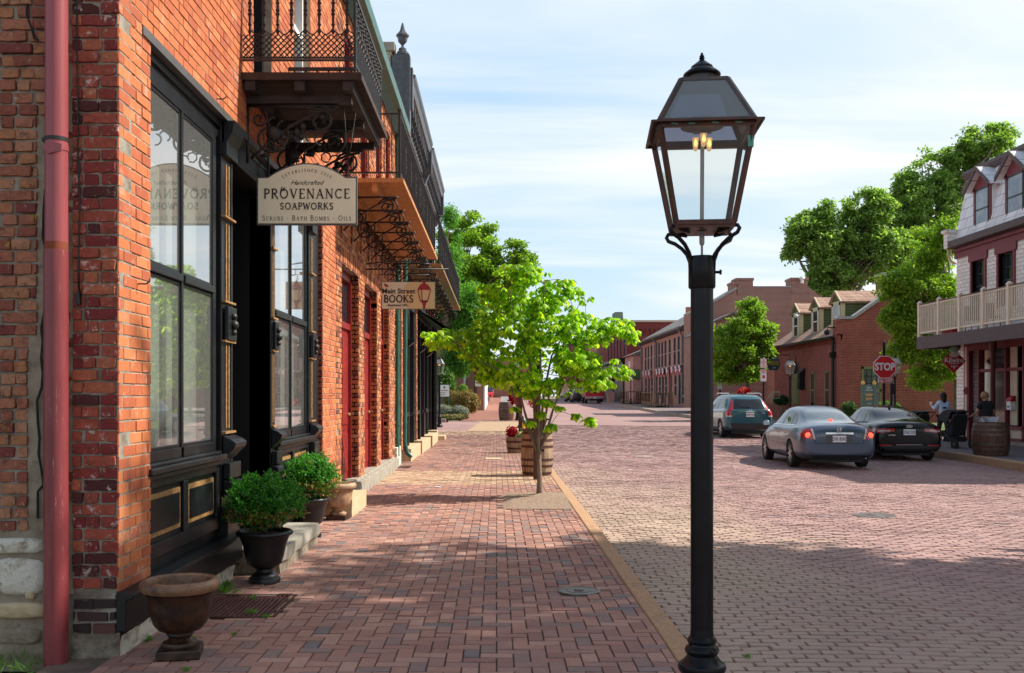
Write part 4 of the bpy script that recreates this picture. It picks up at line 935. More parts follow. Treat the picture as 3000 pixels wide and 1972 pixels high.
# header course over the doors
for a, b in doors:
    y = a-.12; lst = []
    while y < b+.1: lst.append((y+.005, y+.07, 3.505, 3.71)); y += .076
    V, F = bricks(lst, jit=.003, depth=.014); npmesh('lintel_course', np.stack([FX+.004+V[:, 2], V[:, 0], V[:, 1]], 1), F, ['brick_shop'], B2)
stn = []
mb = MB(); mb.box(-2.34, -2.12, 14.3, 21.7, -.05, .20); mb.box(-2.42, -2.2, 14.35, 21.65, .18, .225); mb.build('door_sill', 'step', B2, bevel=.01)
mb = MB(); mb.box(-2.3, -2.17, 21.7, 22.6, -.05, .42); mb.build('corner_stone', 'whitestone', B2, bevel=.01)
mb = MB(); mb.box(-9, -2.45, 13.95, 22.9, 0, 7.5); mb.build('core', 'darkvoid', B2)
mb = MB(); mb.add([(-1.98, 13.9, 7.56), (-1.98, 22.9, 7.56), (-6.5, 22.9, 9.4), (-6.5, 13.9, 9.4), (-1.98, 13.9, 7.5), (-1.98, 22.9, 7.5), (-6.5, 22.9, 9.3), (-6.5, 13.9, 9.3)], [(0, 1, 2, 3), (7, 6, 5, 4), (0, 4, 5, 1), (3, 2, 6, 7), (0, 3, 7, 4), (1, 5, 6, 2)]); mb.build('roof', 'slate', B2)
mb = MB(); mb.prism([(-2.22, 7.55), (-1.98, 7.62), (-1.94, 7.60), (-1.97, 7.46), (-2.1, 7.42), (-2.22, 7.3)], 'y', 13.9, 22.5); mb.build('gutter', 'green', B2, bevel=.01)
for pts, nm in (([(-2.16, 22.0, 7.5), (-2.19, 22.0, 7.2), (-2.19, 22.0, .22)], 'a'), ([(-2.05, 23.2, 7.5), (-2.13, 23.3, 7.1), (-2.15, 23.3, .45), (-2.10, 23.3, .22), (-1.98, 23.3, .12)], 'b')):
    mb = MB(); mb.tube(pts, .055 if nm == 'b' else .045, 12)
    for z in (.9, 3.2, 5.4): mb.tube([(pts[2][0], pts[2][1], z), (pts[2][0], pts[2][1], z+.05)], .062, 12)
    mb.build('downpipe', 'green', B2, smooth=True)
tag(kind(None, None) if False else hook(-2.24, 14.2, 1.05), 'iron hook in the brick just before the first red door', 'hook')
# ---- long iron balconies
def iron_balcony(parent, y0, y1, zt, wood, nb, mh_=.93, x1=-1.32):
    b = thing_part('balcony', parent)
    mb = MB(); n = int((y1-y0)/.14)
    for i in range(n): a = y0+i*(y1-y0)/n; mb.box(-2.25, x1, a+.003, a+(y1-y0)/n-.003, zt-.03, zt)
    mb.build('deck', wood, b)
    mb = MB()
    for x in (-2.1, -1.72): mb.box(x-.04, x+.04, y0+.02, y1-.02, zt-.17, zt-.03)
    mb.box(x1-.02, x1+.012, y0-.012, y1, zt-.05, zt+.01); mb.box(-2.25, x1, y0-.02, y0, zt-.05, zt+.01); mb.build('joist', wood, b)
    mb = MB(); xo = x1-.05
    for z in (zt+.1, zt+mh_): mb.bar((xo, y0+.05, z), (xo, y1-.05, z), .022); mb.bar((-2.24, y0+.05, z), (xo, y0+.05, z), .022); mb.bar((-2.24, y1-.05, z), (xo, y1-.05, z), .022)
    k = int((y1-y0)/.115)
    for i in range(k+1): y = y0+.05+(y1-y0-.1)*i/k; mb.bar((xo, y, zt+.1), (xo, y, zt+mh_), .013)
    for i in range(8):
        x = -2.24+(xo+2.24)*i/8
        for y in (y0+.05, y1-.05): mb.bar((x, y, zt+.1), (x, y, zt+mh_), .013)
    for i in range(0, k, 8):
        y = y0+.05+(y1-y0-.1)*(i+.5)/k
        for q in (-1, 1): mb.tube([(xo, y+.03*q*math.sin(t*2*math.pi), zt+.3+.4*t) for t in [j/10 for j in range(11)]], .006, 5)
        for q in range(3): mb.ball((xo, y, zt+.38+.12*q), .018, 6, 4)
    for y in (y0+.05, (y0+y1)/2, y1-.05): mb.bar((xo, y, zt), (xo, y, zt+mh_+.03), .035); mb.ball((xo, y, zt+mh_+.06), .03, 8, 6)
    mb.build('railing', 'iron', b)
    for i in range(nb):
        y = y0+.35+(y1-y0-.8)*i/(nb-1)
        mb = MB(); scroll_bracket(mb, y, zt-.19, -2.25, -1.42, .013); mb.tube(spiral((-1.52, y, zt-.33), .02, .11, -2*math.pi, 1.5), .012, 6); mb.build('scroll_bracket', 'iron', b, smooth=2)
    return b
iron_balcony(B2, 14.0, 22.0, 4.60, 'deckwood', 8)
# ---- bookshop sign
M['bookcream'] = plain('book_sign_cream', (.74, .66, .52), .5, bmp=0, var=.03); M['booksun'] = plain('book_sign_sand', (.72, .52, .27), .5, bmp=0, var=.03); M['lampred'] = plain('sign_red', (.38, .01, .02), .5, bmp=0)
SB = thing('bookshop_sign', 'cream bookshop sign with a red lantern hanging below the cedar balcony', 'sign', (-1.5, 17, 3.03))
x0, x1, z0, z1 = -1.963, -1.052, 3.03, 3.50
mb = MB(); mb.box(x0, x1, 17.0, 17.035, z0, z1); mb.build('board_edge', 'green', SB)
mb = MB(); mb.box(x0+.008, x1-.008, 16.994, 17.02, z0+.008, z1-.008); mb.build('board', 'bookcream', SB)
mb = MB(); c = (x0+.66, (z0+z1)/2); pl = [(min(x1-.008, max(x0+.008, c[0]+.30*math.cos(a))), min(z1-.008, max(z0+.008, c[1]+.30*math.sin(a)))) for a in [i*math.pi/20 for i in range(10, 31)]]+[(x1-.008, z0+.008), (x1-.008, z1-.008)]
mb.prism(pl, 'y', 16.990, 16.996); mb.build('sun_disc', 'booksun', SB)
mb = MB(); strokes(mb, 'BOOKS', .118, x0+.29, 3.148, 16.989, gap=.1, bold=1.35, dz=.004); mb.build('shop_lettering', 'ink', SB)
text('lettering', 'Main Street', .122, (x0+.29, 16.987, 3.335), 'ink', SB, bold=.0022, ext=.001); text('small_lettering', '- Established 1993 -', .05, (x0+.275, 16.987, 3.095), 'ink', SB, ext=.001, bold=.001)
mb = MB(); lx = x1-.185; y = 16.984
def flat(mb, pts, y=y, t=.006): mb.prism(pts, 'y', y, y+t)
flat(mb, [(lx-.115, 3.36), (lx+.115, 3.36), (lx+.105, 3.39), (lx+.055, 3.455), (lx-.055, 3.455), (lx-.105, 3.39)]); flat(mb, [(lx-.035, 3.455), (lx+.035, 3.455), (lx+.025, 3.48), (lx+.03, 3.495), (lx, 3.525), (lx-.03, 3.495), (lx-.025, 3.48)])
for a, b in (((lx-.11, 3.36), (lx-.062, 3.17)), ((lx+.11, 3.36), (lx+.062, 3.17)), ((lx-.045, 3.36), (lx-.03, 3.17)), ((lx-.07, 3.17), (lx+.07, 3.17))): _flat(mb, Vector((a[0], y, a[1])), Vector((b[0], y, b[1])), .016, y+.006, .006)
flat(mb, [(lx-.07, 3.175), (lx+.07, 3.175), (lx+.03, 3.13), (lx+.035, 3.115), (lx+.02, 3.10), (lx+.02, 3.04), (lx-.02, 3.04), (lx-.02, 3.10), (lx-.035, 3.115), (lx-.03, 3.13)])
mb.build('lantern_emblem', 'lampred', SB)
mb = MB(); flat(mb, [(x0+.035, 3.472), (x0+.048, 3.46), (x0+.065, 3.468), (x0+.085, 3.45), (x0+.13, 3.415), (x0+.085, 3.41), (x0+.06, 3.415), (x0+.046, 3.445)]); mb.build('bird_emblem', 'lampred', SB)
mb = MB(); mb.bar((-2.25, 17.01, 3.715), (-.83, 17.01, 3.715), .022); mb.prism([(-.86, 3.74), (-.8, 3.715), (-.86, 3.69)], 'y', 17.0, 17.02); mb.tube([(-2.25+1.1*t, 17.01, 3.80+.05*math.sin(t*math.pi)) for t in [i/10 for i in range(11)]], .012, 6); mb.bar((-2.0, 17.01, 3.62), (-1.1, 17.01, 3.62), .012)
for x in (-1.85, -1.25):
    mb.tube(arc((x, 17.01, 3.54), .018, 0, 6.28, 8), .004, 5); mb.tube(arc((x, 17.01, 3.58), .018, 0, 6.28, 8, 'yz'), .004, 5); mb.tube(arc((x+.09, 17.01, 3.66), .06, 0, 5, 10), .006, 5)
mb.build('bracket', 'iron', SB, smooth=2)
# ============================================================ DARK SHOPFRONT BUILDING
M['brick_far3'] = brickshade('plain_red_brick', (.40, .13, .08), (.32, .1, .06), (.34, .25, .2))
B3 = thing('cornice_building', 'brick building with a black bracketed cornice and dark timber shopfronts', 'building', (-4, 29, 0))
mb = MB(); mb.box(-2.6, -2.25, 23.0, 36.2, 4.0, 8.3); mb.box(-2.6, -2.24, 23.0, 23.6, 0, 4.0); mb.box(-2.6, -2.24, 26.6, 26.95, 0, 4); mb.box(-9, -2.6, 23.0, 36.2, 4.0, 8.2); mb.build('facade_wall', 'brick_far3', B3)
mb = MB(); mb.box(-9, -2.9, 23.2, 36.1, 0, 4.0); mb.build('core', 'darkvoid', B3)
M['cornice'] = plain('cornice_paint', (.05, .055, .065), .4, c2=(.09, .09, .1), scale=8)
mb = MB()
def corn(mb, y0, y1, z): mb.prism([(-2.25, z-.95), (-2.19, z-.9), (-2.19, z-.38), (-2.05, z-.28), (-1.98, z-.26), (-1.94, z-.12), (-1.90, z-.06), (-1.88, z), (-2.4, z+.06), (-2.4, z-.95)], 'y', y0, y1)
corn(mb, 23.1, 29.5, 9.0); corn(mb, 29.9, 36.2, 9.0)
k = 0
for y0, y1 in ((23.2, 29.4), (30.0, 36.1)):
    n = 14
    for i in range(n): y = y0+(y1-y0)*(i+.5)/n; mb.box(-2.19, -2.02, y-.05, y+.05, 8.36, 8.70); mb.box(-2.19, -2.10, y-.04, y+.04, 8.2, 8.36)
mb.build('cornice', 'cornice', B3)
for y in (23.0, 29.7, 36.3): mb = MB(); mb.box(-2.3, -1.93, y-.12, y+.12, 8.15, 9.1); mb.prism([(-2.3, 7.7), (-2.17, 7.75), (-2.0, 8.15), (-2.3, 8.15)], 'y', y-.11, y+.11); mb.build('cornice_bracket', 'cornice', B3)
mb = MB(); mb.box(-2.42, -1.98, 22.72, 23.0, 7.6, 9.33); mb.box(-2.32, -2.0, 22.76, 23.0, 9.33, 9.38); mb.build('pier_cap', 'cornice', B3)
U_ = thing_part('finial_urn', B3)
mb = MB(); mb.lathe((-2.16, 22.86, 9.38), [(.13, 0), (.13, .06), (.09, .09), (.09, .14), (.035, .17), (.03, .22), (.10, .30), (.12, .40), (.15, .42), (.15, .46), (.12, .48), (.06, .56), (.035, .66), (.02, .72), (0, .74)], 8); mb.build('urn', 'cornice', U_)
M['parbrick'] = brickshade('painted_parapet_brick', (.46, .44, .34), (.40, .38, .28), (.3, .27, .2))
mb = MB(); mb.box(-3.0, -2.40, 22.72, 23.05, 7.3, 9.42); mb.build('party_wall', 'parbrick', B3)
mb = MB(); mb.box(-3.1, -2.32, 22.66, 23.1, 9.42, 9.62); mb.build('party_wall_cap', 'step', B3, bevel=.02)
# shopfront
mb = MB()
for y in (23.65, 24.9, 25.0, 26.45, 27.0, 28.6, 28.75, 30.3, 31.6, 32.0, 33.4): mb.box(-2.5, -2.20, y, y+.13, .3, 4.0)
for y in (23.7, 27.1, 30.4): mb.box(-2.5, -2.15, y, y+1.2, 1.05, 1.15); mb.box(-2.5, -2.25, y, y+1.2, .35, 1.05); mb.prism([(-2.25, .98), (-2.08, 1.1), (-2.08, 1.15), (-2.25, 1.15)], 'y', y+1.1, y+1.25)
for y in (24.9, 28.6, 31.6): mb.prism([(-2.25, 2.75), (-2.05, 2.9), (-2.04, 2.96), (-2.25, 2.98)], 'y', y-.05, y+.2)
mb.box(-2.6, -2.18, 23.6, 36.2, 3.75, 4.0); mb.box(-2.6, -2.12, 23.6, 36.2, 3.95, 4.05); mb.build('shopfront', 'black', B3, bevel=.006)
mb = MB(); mb.box(-2.52, -2.46, 25.1, 26.4, .3, 3.7); mb.box(-2.52, -2.46, 28.9, 30.2, .3, 3.7); mb.box(-2.48, -2.42, 25.5, 26.0, .5, 2.4); mb.build('timber_door', plain('brown_timber', (.09, .03, .02), .5), B3)
mb = MB()
for y in (23.8, 27.15, 30.45, 32.2): mb.quad((-2.4, y, 1.15), (-2.4, y+1.1, 1.15), (-2.4, y+1.1, 3.7), (-2.4, y, 3.7))
mb.build('shop_pane', 'pane', B3, fix=False)
mb = MB(); mb.tube([(-2.13, 33.9, .0), (-2.13, 33.9, 3.9)], .10, 14); mb.lathe((-2.13, 33.9, 0), [(.17, 0), (.17, .12), (.12, .2)], 14); mb.lathe((-2.13, 33.9, 3.7), [(.1, 0), (.14, .1), (.17, .2)], 14); mb.build('iron_column', 'postpaint', B3, smooth=True)
brickwall('brick_strip', 'brick_shop', B3, 'x', -2.17, 22.62, 22.95, .3, 4.5, thick=.1, mortar='mortar')
brickwall('brick_strip', 'brick_shop', B3, 'x', -2.15, 23.45, 23.65, .3, 3.9, thick=.1, mortar='mortar'); brickwall('brick_strip', 'brick_shop', B3, 'x', -2.15, 26.6, 26.9, .3, 3.9, thick=.1, mortar='mortar')
mb = MB()
for y0, y1, h, x in ((23.55, 26.5, .30, -2.02), (26.55, 26.95, .36, -1.98), (27.0, 30.2, .30, -2.0), (30.3, 33.0, .34, -1.95), (33.1, 33.7, .4, -1.98), (33.6, 34.6, .2, -1.75)): mb.box(-2.6, x, y0, y1, -.05, h)
mb.build('shop_step', 'sand', B3, bevel=.012)
for y in (24.2, 26.3, 28.4, 30.8, 33.0): upwin(B3, y, y+1.0, 4.8, 7.2, -2.05, 'black')
iron_balcony(B3, 23.6, 36.0, 4.68, 'deckmoss', 10, mh_=1.08)
aw = MB(); aw.add([(-2.2, 27.3, 3.95), (-2.2, 33.5, 3.95), (-.95, 33.5, 3.20), (-.95, 27.3, 3.20), (-2.2, 27.3, 3.93), (-2.2, 33.5, 3.93), (-.95, 33.5, 3.02), (-.95, 27.3, 3.02)], [(0, 3, 2, 1), (4, 5, 6, 7), (3, 7, 6, 2)])
tag(aw.build('awning', plain('green_canvas', (.015, .10, .065), .8)), 'dark green canvas awning over the far dark shopfront', 'awning')
# ============================================================ GAS LAMP (foreground)
def lamp_proto(label, loc):
    t = thing('gas_lamp', label, 'street lamp', (0, 0, 0), 'gas lamps along the street', local=True)
    p = thing_part('post', t)
    mb = MB(); mb.lathe((0, 0, 0), [(.14, -.02), (.14, .05), (.125, .07), (.10, .09), (.088, .13), (.082, .36), (.085, .37), (.098, .385), (.102, .40), (.098, .415), (.088, .42), (.073, .435), (.066, .445), (.062, .452), (.068, .46), (.073, .472), (.068, .485), (.058, .492), (.056, .50), (.062, .507), (.064, .513), (.058, .523), (.050, .53), (.048, .56)], 32); mb.build('base', 'postpaint', p, smooth=True)
    mb = MB(); mb.lathe((0, 0, 0), [(.048, .56), (.0475, 2.03)], 32); mb.build('shaft', 'postpaint', p, smooth=True)
    mb = MB(); mb.lathe((0, 0, 0), [(.052, 2.005), (.057, 2.012), (.057, 2.135), (.055, 2.142), (.04, 2.143), (.0, 2.14)], 32); mb.tube([(.055, 0, 2.075), (.078, 0, 2.075)], .006, 8); mb.tube([(.074, 0, 2.075), (.082, 0, 2.075)], .011, 8); mb.build('collar', 'postpaint', p, smooth=True)
    mb = MB()
    for sx in (-1, 1):
        for sy in (-1, 1):
            f = lambda u, z, s=.85: (sx*u, sy*u*s, z)
            mb.tube([f(.045, 2.06, .5), f(.047, 2.12, .6), f(.058, 2.155, .7), f(.078, 2.185), f(.105, 2.21), f(.132, 2.225), f(.14, 2.242), f(.133, 2.255), f(.112, 2.258), f(.095, 2.25)], .0085, 8)
            mb.bar(f(.06, 2.238), f(.10, 2.25), .014)
    mb.build('scroll_arm', 'postpaint', t, smooth=2)
    # lantern cage
    zb, zt, rb, rt = 2.268, 2.655, .118, .188
    def Q(s, z): return [(-s, -s, z), (s, -s, z), (s, s, z), (-s, s, z)]
    cg = MB(); b4, t4 = Q(rb, zb), Q(rt, zt)
    for a, b in zip(b4, t4): cg.bar(a, b, .018)
    for q in (b4, t4):
        for i in range(4): cg.bar(q[i], q[(i+1) % 4], .02)
    cg.build('cage', 'copper', t)
    cg = MB()
    for i in range(4):
        f = lambda q, w: q
        a, b = b4[i], b4[(i+1) % 4]; c, d = t4[(i+1) % 4], t4[i]
        g2 = MB(); g2.quad(a, b, c, d); g2.build('pane', 'lampglass', t, fix=False)
    mb = MB(); mb.box(-rb-.004, rb+.004, -rb-.004, rb+.004, 2.248, 2.258); mb.build('floor_plate', 'copper', t)
    vg = MB()
    for i in range(4):
        a, b = Vector(t4[i]), Vector(t4[(i+1) % 4]); o = (a+b)/2; o.z = 0; o = o.normalized()*.0115
        for q in (.12, .3, .55, .8): vg.bar(a.lerp(b, q)+o+Vector((0, 0, .004*(q*7 % 1))), a.lerp(b, q+.07)+o, .003, .006)
        p2 = Vector(b4[i]).lerp(Vector(t4[i]), .82); vg.box(p2.x-.011, p2.x+.011, p2.y-.011, p2.y+.011, p2.z-.025, p2.z+.02) if i in (1,) else None
    vg.build('patina', 'verdigris', t)
    # flared brim
    mb = MB(); zi, zo, ri, ro = 2.672, 2.664, .19, .222
    i4, o4 = Q(ri, zi), Q(ro, zo); dn = [(-ro-.032, -ro, 2.558), (.165, -ro, 2.575), (.165, ro, 2.575), (-ro-.032, ro, 2.558)]
    for k in range(4): mb.quad(i4[k], i4[(k+1) % 4], o4[(k+1) % 4], o4[k])
    for k in range(4): mb.bar(o4[k], o4[(k+1) % 4], .008)
    mb.build('brim', 'copper', t, fix=False)
    # roof with smoked panels
    r0, r1, z0, z1 = .19, .094, 2.672, 2.868
    c0, c1 = Q(r0, z0), Q(r1, z1); mb = MB()
    for k in range(4): mb.bar(c0[k], c1[k], .018); mb.bar(c0[k], c0[(k+1) % 4], .016); mb.bar(c1[k], c1[(k+1) % 4], .014)
    mb.build('roof_frame', 'copperdark', t)
    for k in range(4): g2 = MB(); g2.quad(c0[k], c0[(k+1) % 4], c1[(k+1) % 4], c1[k]); g2.build('roof_panel', 'smoked', t, fix=False)
    mb = MB(); mb.lathe((0, 0, 0), [(.09, 2.69), (.085, 2.70), (.05, 2.73), (0, 2.735)], 20); mb.build('heat_shield', 'copperdark', t, smooth=True)
    mb = MB(); mb.box(-.096, .096, -.096, .096, 2.868, 2.874); mb.lathe((0, 0, 0), [(.064, 2.872), (.064, 2.922)], 24); mb.build('roof_cap', 'copperdark', t)
    mb = MB(); mb.lathe((0, 0, 0), [(.066, 2.904), (.074, 2.904), (.079, 2.911), (.077, 2.918), (.058, 2.933), (.047, 2.94), (.046, 2.948), (.040, 2.953), (.022, 2.967), (.012, 2.975), (.009, 2.98), (.013, 2.984), (.008, 2.988), (.011, 2.993), (.005, 3.0), (.006, 3.004), (0, 3.01)], 28); mb.build('finial', 'postpaint', t, smooth=True)
    mb = MB(); mb.tube([(0, 0, 2.14), (0, 0, 2.30)], .005, 8); mb.box(-.02, .02, -.008, .008, 2.24, 2.252); mb.lathe((0, 0, 0), [(.008, 2.19), (.011, 2.2), (.011, 2.23), (.008, 2.25)], 10)
    mb.tube([(0, 0, 2.29), (.002, 0, 2.665)], .0085, 10); mb.lathe((0, 0, 0), [(.022, 2.258), (.022, 2.275), (.012, 2.28)], 14); mb.bar((-.035, 0, 2.668), (.04, 0, 2.668), .01); mb.build('gas_pipe', 'steel', t, smooth=True)
    for dx, dy in ((-.028, -.01), (.004, -.025), (.03, 0)):
        m = thing_part('burner', t); mb = MB(); z = 2.588 if dy > -.02 else 2.602
        mb.lathe((dx, dy, 0), [(.004, z), (.009, z+.005), (.012, z+.03), (.013, z+.05), (.014, z+.056), (.0, z+.058)], 12); mb.build('mantle', 'mantle', m, smooth=True)
        mb = MB(); mb.lathe((dx, dy-.0135, 0), [(.003, z+.018), (.0075, z+.028), (.004, z+.042), (0, z+.05)], 8); mb.build('flame', 'glow', m, smooth=True)
    t.location = loc; t.rotation_euler.z = R(-5.5); return t
lamp = lamp_proto('black gas street lamp with a copper lantern, nearest and largest, on the left kerb', (.872, 4.23, 0))
for x, y, l in ((-2.44, 42.4, 'gas lamp at the far end of the dark shopfronts, left of the street'), (16.0, 40.0, 'gas lamp behind the stop sign'), (13.7, 46.5, 'gas lamp before the green door of the dormered brick building'),
                (12.5, 55.7, 'gas lamp with a small parking sign right behind the tall foreground lamp post'), (12.4, 92.0, 'farthest gas lamp, by the wooden deck of the long brick row house'), (1.02, 48.6, 'gas lamp at the kerb just beyond the brown barrel and hydrant')):
    c = copy_tree(lamp if y < 43 and x < 0 else LB); c.location = (x, y, G(y)); c['label'] = l
    if x < 0:
        LB = c
        M['frameshine'] = plain('shine_pale_frame', (.30, .29, .28), .5, metal=.3); M['frost'] = plain('bright_lantern_glass', (.62, .62, .58), .15, bmp=0, spec=.8)  # reflections on the far lanterns are put into this pale frame colour
        for ch in c.children:
            if ch.type == 'MESH' and ch.name.split('.')[0] in ('cage', 'brim', 'roof_frame', 'roof_panel', 'floor_plate'): ch.data = ch.data.copy(); ch.data.materials[0] = M['frameshine']
# ============================================================ URNS AND PLANTERS
def urn(label, loc, rim, h=.47, rr=.23):
    t = thing('stone_urn', label, 'urn', loc, 'brown urns by the shopfront', local=True)
    s = h/.47
    mb = MB(); mb.box(-.125, .125, -.125, .125, 0, .06); mb.build('plinth', 'urn', t, bevel=.01)
    mb = MB(); mb.lathe((0, 0, 0), [(.10, .06), (.105, .075), (.10, .09), (.075, .10), (.06, .115), (.072, .125), (.08, .135), (.075, .147), (.085, .15), (.125, .165), (.155, .20), (.172, .25), (.178, .30), (.182, .35), (.20, .385), (.19, .392)], 36, flute=.008, fk=14); mb.build('bowl', rim[1], t, smooth=True)
    mb = MB(); mb.lathe((0, 0, 0), [(.195, .388), (.222, .398), (.232, .42), (.229, .442), (.215, .458), (.195, .462), (.178, .452), (.170, .43), (.165, .36), (.14, .26), (.08, .22), (0, .215)], 40); mb.build('rim', rim[0], t, smooth=True)
    return t
u1 = urn('brown glazed urn standing empty at the near brick corner', (-1.885, 5.93, 0), ('urnrim', 'urn')); u1.rotation_euler.z = .2
u2 = urn('paler weathered brown urn standing empty before the yellow step', (-1.99, 12.5, 0), ('urnpale', 'urnpale')); u2.rotation_euler.z = -.1
def leafcloud(name, mats, pts, nrm, size, parent=None, fold=.25, mi=None, droop=0, aspect=1.7, up=None):
    """many small folded leaves; pts (n,3), nrm (n,3) facing, 6 verts per leaf in two quads"""
    n = len(pts); pts = np.asarray(pts); nrm = np.asarray(nrm, dtype=float); nrm /= np.linalg.norm(nrm, axis=1)[:, None]+1e-9
    a = np.random.randn(n, 3) if up is None else np.asarray(up)+np.random.randn(n, 3)*.35
    a[:, 2] -= droop
    a -= nrm*(a*nrm).sum(1)[:, None]; a /= np.linalg.norm(a, axis=1)[:, None]+1e-9
    b = np.cross(nrm, a); sz = size*np.random.uniform(.65, 1.25, n)
    L_ = sz[:, None]; Wd = (sz/aspect/2)[:, None]
    base = pts; tip = pts+a*L_; m1 = pts+a*L_*.45
    V = np.stack([base, m1+b*Wd+nrm*Wd*fold, tip, m1-b*Wd+nrm*Wd*fold], 1).reshape(-1, 3)
    F = np.array([[0, 1, 2], [0, 2, 3]])[None]+4*np.arange(n)[:, None, None]
    return npmesh(name, V, F.reshape(-1, 3), mats, parent, mi=None if mi is None else np.repeat(mi, 2))
def shrub(parent, c, r, n, size, seed=0, squash=.85, dry=.12):
    rng = np.random.RandomState(seed)
    # sprigs: short twigs pointing outward with opposite leaves
    k = n//9; d = rng.randn(k, 3); d /= np.linalg.norm(d, axis=1)[:, None]; d[:, 2] = np.where(rng.rand(k) < .72, np.abs(d[:, 2]), -np.abs(d[:, 2])*.75)
    lump = np.array([1+.42*noise.noise(Vector(q*2.0)+Vector((seed*3.3, 0, 0)))+.16*noise.noise(Vector(q*6)+Vector((seed, 7, 0))) for q in d])
    rad = r*lump*rng.uniform(.3, 1.12, k)**.6
    P = []; Nn = []; A = []; MI = []
    for i in range(k):
        dd = d[i]; o = np.array(c)+dd*rad[i]*np.array([1, 1, squash]); ax = dd*.8+np.array([0, 0, .45])+rng.randn(3)*.25; ax /= np.linalg.norm(ax)
        low = (o[2]-c[2]) < -.12*r
        for j in range(9):
            P.append(o+ax*(.085*(j/9))*r/.3*1.3); A.append(ax*.8+rng.randn(3)*.6); Nn.append(rng.randn(3)+dd*.6+np.array([0, 0, .5])); MI.append(1 if (low and rng.rand() < dry*3.2) or rng.rand() < dry*.12 else 0)
    return leafcloud('foliage', ['box', 'dry'], P, Nn, size, parent, mi=MI, up=A, aspect=2.0)
def planter(label, loc, seed, hs=1, shr=.27):
    t = thing('black_planter', label, 'planter', loc, 'black planters by the shopfront', local=True)
    mb = MB(); mb.lathe((0, 0, 0), [(.13, 0), (.132, .03), (.125, .045), (.11, .05), (.108, .06), (.095, .075), (.07, .09), (.068, .115), (.10, .13), (.14, .16), (.158, .22), (.178, .32), (.205, .385), (.22, .40)], 40); mb.build('bowl', 'pot', t, smooth=True)
    mb = MB(); mb.lathe((0, 0, 0), [(.21, .392), (.228, .40), (.232, .415), (.225, .43), (.212, .436), (.198, .43), (.19, .40), (.185, .38)], 90, flute=.012, fk=30); mb.build('rim', 'pot', t, smooth=2)
    mb = MB(); mb.lathe((0, 0, 0), [(.19, .385), (.12, .40), (0, .405)], 20); mb.build('soil', 'soil', t, smooth=2)
    s = thing('boxwood_shrub', label.replace('planter', 'planter').replace('black urn-shaped planter', 'clipped boxwood shrub growing in the black planter'), 'shrub', (loc[0], loc[1], .40), 'boxwood shrubs', local=True)
    mb = MB(); rr = random.Random(seed)
    for k in range(11):
        a = rr.random()*6.28; q = rr.uniform(.3, .8)*shr; mb.tube([(rr.uniform(-.015, .015), rr.uniform(-.015, .015), -.01), (math.cos(a)*q*.3, math.sin(a)*q*.3, .12), (math.cos(a)*q, math.sin(a)*q, .28)], [.012, .008, .004], 6)
    mb.build('stems', 'bark', s, smooth=2)
    shrub(s, (0, 0, .235*hs), shr*1.03, 12000, .033, seed, squash=.8)
    return t, s
planter('black urn-shaped planter beside the near end of the stone step', (-1.93, 8.28, 0), 3, shr=.25)
planter('black urn-shaped planter beyond the stone step, between step and urn', (-2.06, 10.95, 0), 11, shr=.25)
# ============================================================ TREES
def limb(mb, a, b, r0, r1, sag=.1, n=5, seed=0):
    a = Vector(a); b = Vector(b); pts = []; rad = []
    for i in range(n+1):
        t = i/n; p = a.lerp(b, t)+noise.noise_vector(Vector((seed*3.1+t*1.7, seed, 0)))*(b-a).length*sag*math.sin(math.pi*t); pts.append(p); rad.append(r0+(r1-r0)*t)
    mb.tube(pts, rad, 7); return pts
def inside(E, k, rng, surf=.55):
    """k random points in the union of ellipsoids, denser near the outside"""
    E = np.array(E, dtype=float); vol = E[:, 3]*E[:, 4]*E[:, 5]; idx = rng.choice(len(E), k, p=vol**.7/(vol**.7).sum())
    d = rng.randn(k, 3); d /= np.linalg.norm(d, axis=1)[:, None]; q = rng.rand(k)**surf
    return E[idx, :3]+d*q[:, None]*E[idx, 3:6], d
def tree(name, label, loc, trunk_r, fork, E, nclump, per, leaf, mat, group=None, clump_r=.5, nlimb=10, seed=1, category='tree', surf=.45, aspect=1.7, flat_=.6, droop=.0, bark='bark'):
    t = thing(name, label, category, loc, group, local=True); rng = np.random.RandomState(seed)
    mb = MB(); limb(mb, (0, 0, -.1), (fork[0], fork[1], fork[2]), trunk_r*1.2, trunk_r*.8, .04, 6, seed)
    C, d = inside(E, int(nclump*2.3), rng, surf); gf = .42/clump_r
    kp = np.array([noise.noise(Vector(c)*gf+Vector((seed*5., 0, 0))) > .07 or rng.rand() < .1 for c in C]); C = C[kp]; nclump = len(C)
    for i in range(nlimb):
        c = C[rng.randint(nclump)]; m = Vector(fork).lerp(Vector(c), .5)+Vector((0, 0, .1*abs(c[2]-fork[2])))
        pts = limb(mb, fork, m, trunk_r*.55, trunk_r*.28, .15, 4, seed+i); limb(mb, m, c, trunk_r*.28, trunk_r*.06, .15, 4, seed+i+50)
        for j in range(3):
            c2 = C[rng.randint(nclump)]
            if (Vector(c2)-m).length < 1.2*(Vector(c)-m).length+.5: limb(mb, m, c2, trunk_r*.16, trunk_r*.04, .2, 4, seed+i+j*7)
    mb.build('trunk', bark, t, smooth=2)
    cr = clump_r*rng.uniform(.55, 1.25, nclump)
    P = np.repeat(C, per, 0); dd = rng.randn(nclump*per, 3); dd /= np.linalg.norm(dd, axis=1)[:, None]
    P = P+dd*(rng.rand(nclump*per)**.4*np.repeat(cr, per))[:, None]*np.array([1, 1, flat_])
    Nn = dd*.5+rng.randn(len(P), 3)*.6+np.array([0, 0, .7])
    leafcloud('crown', [mat], P, Nn, leaf, t, droop=droop, aspect=aspect)
    return t
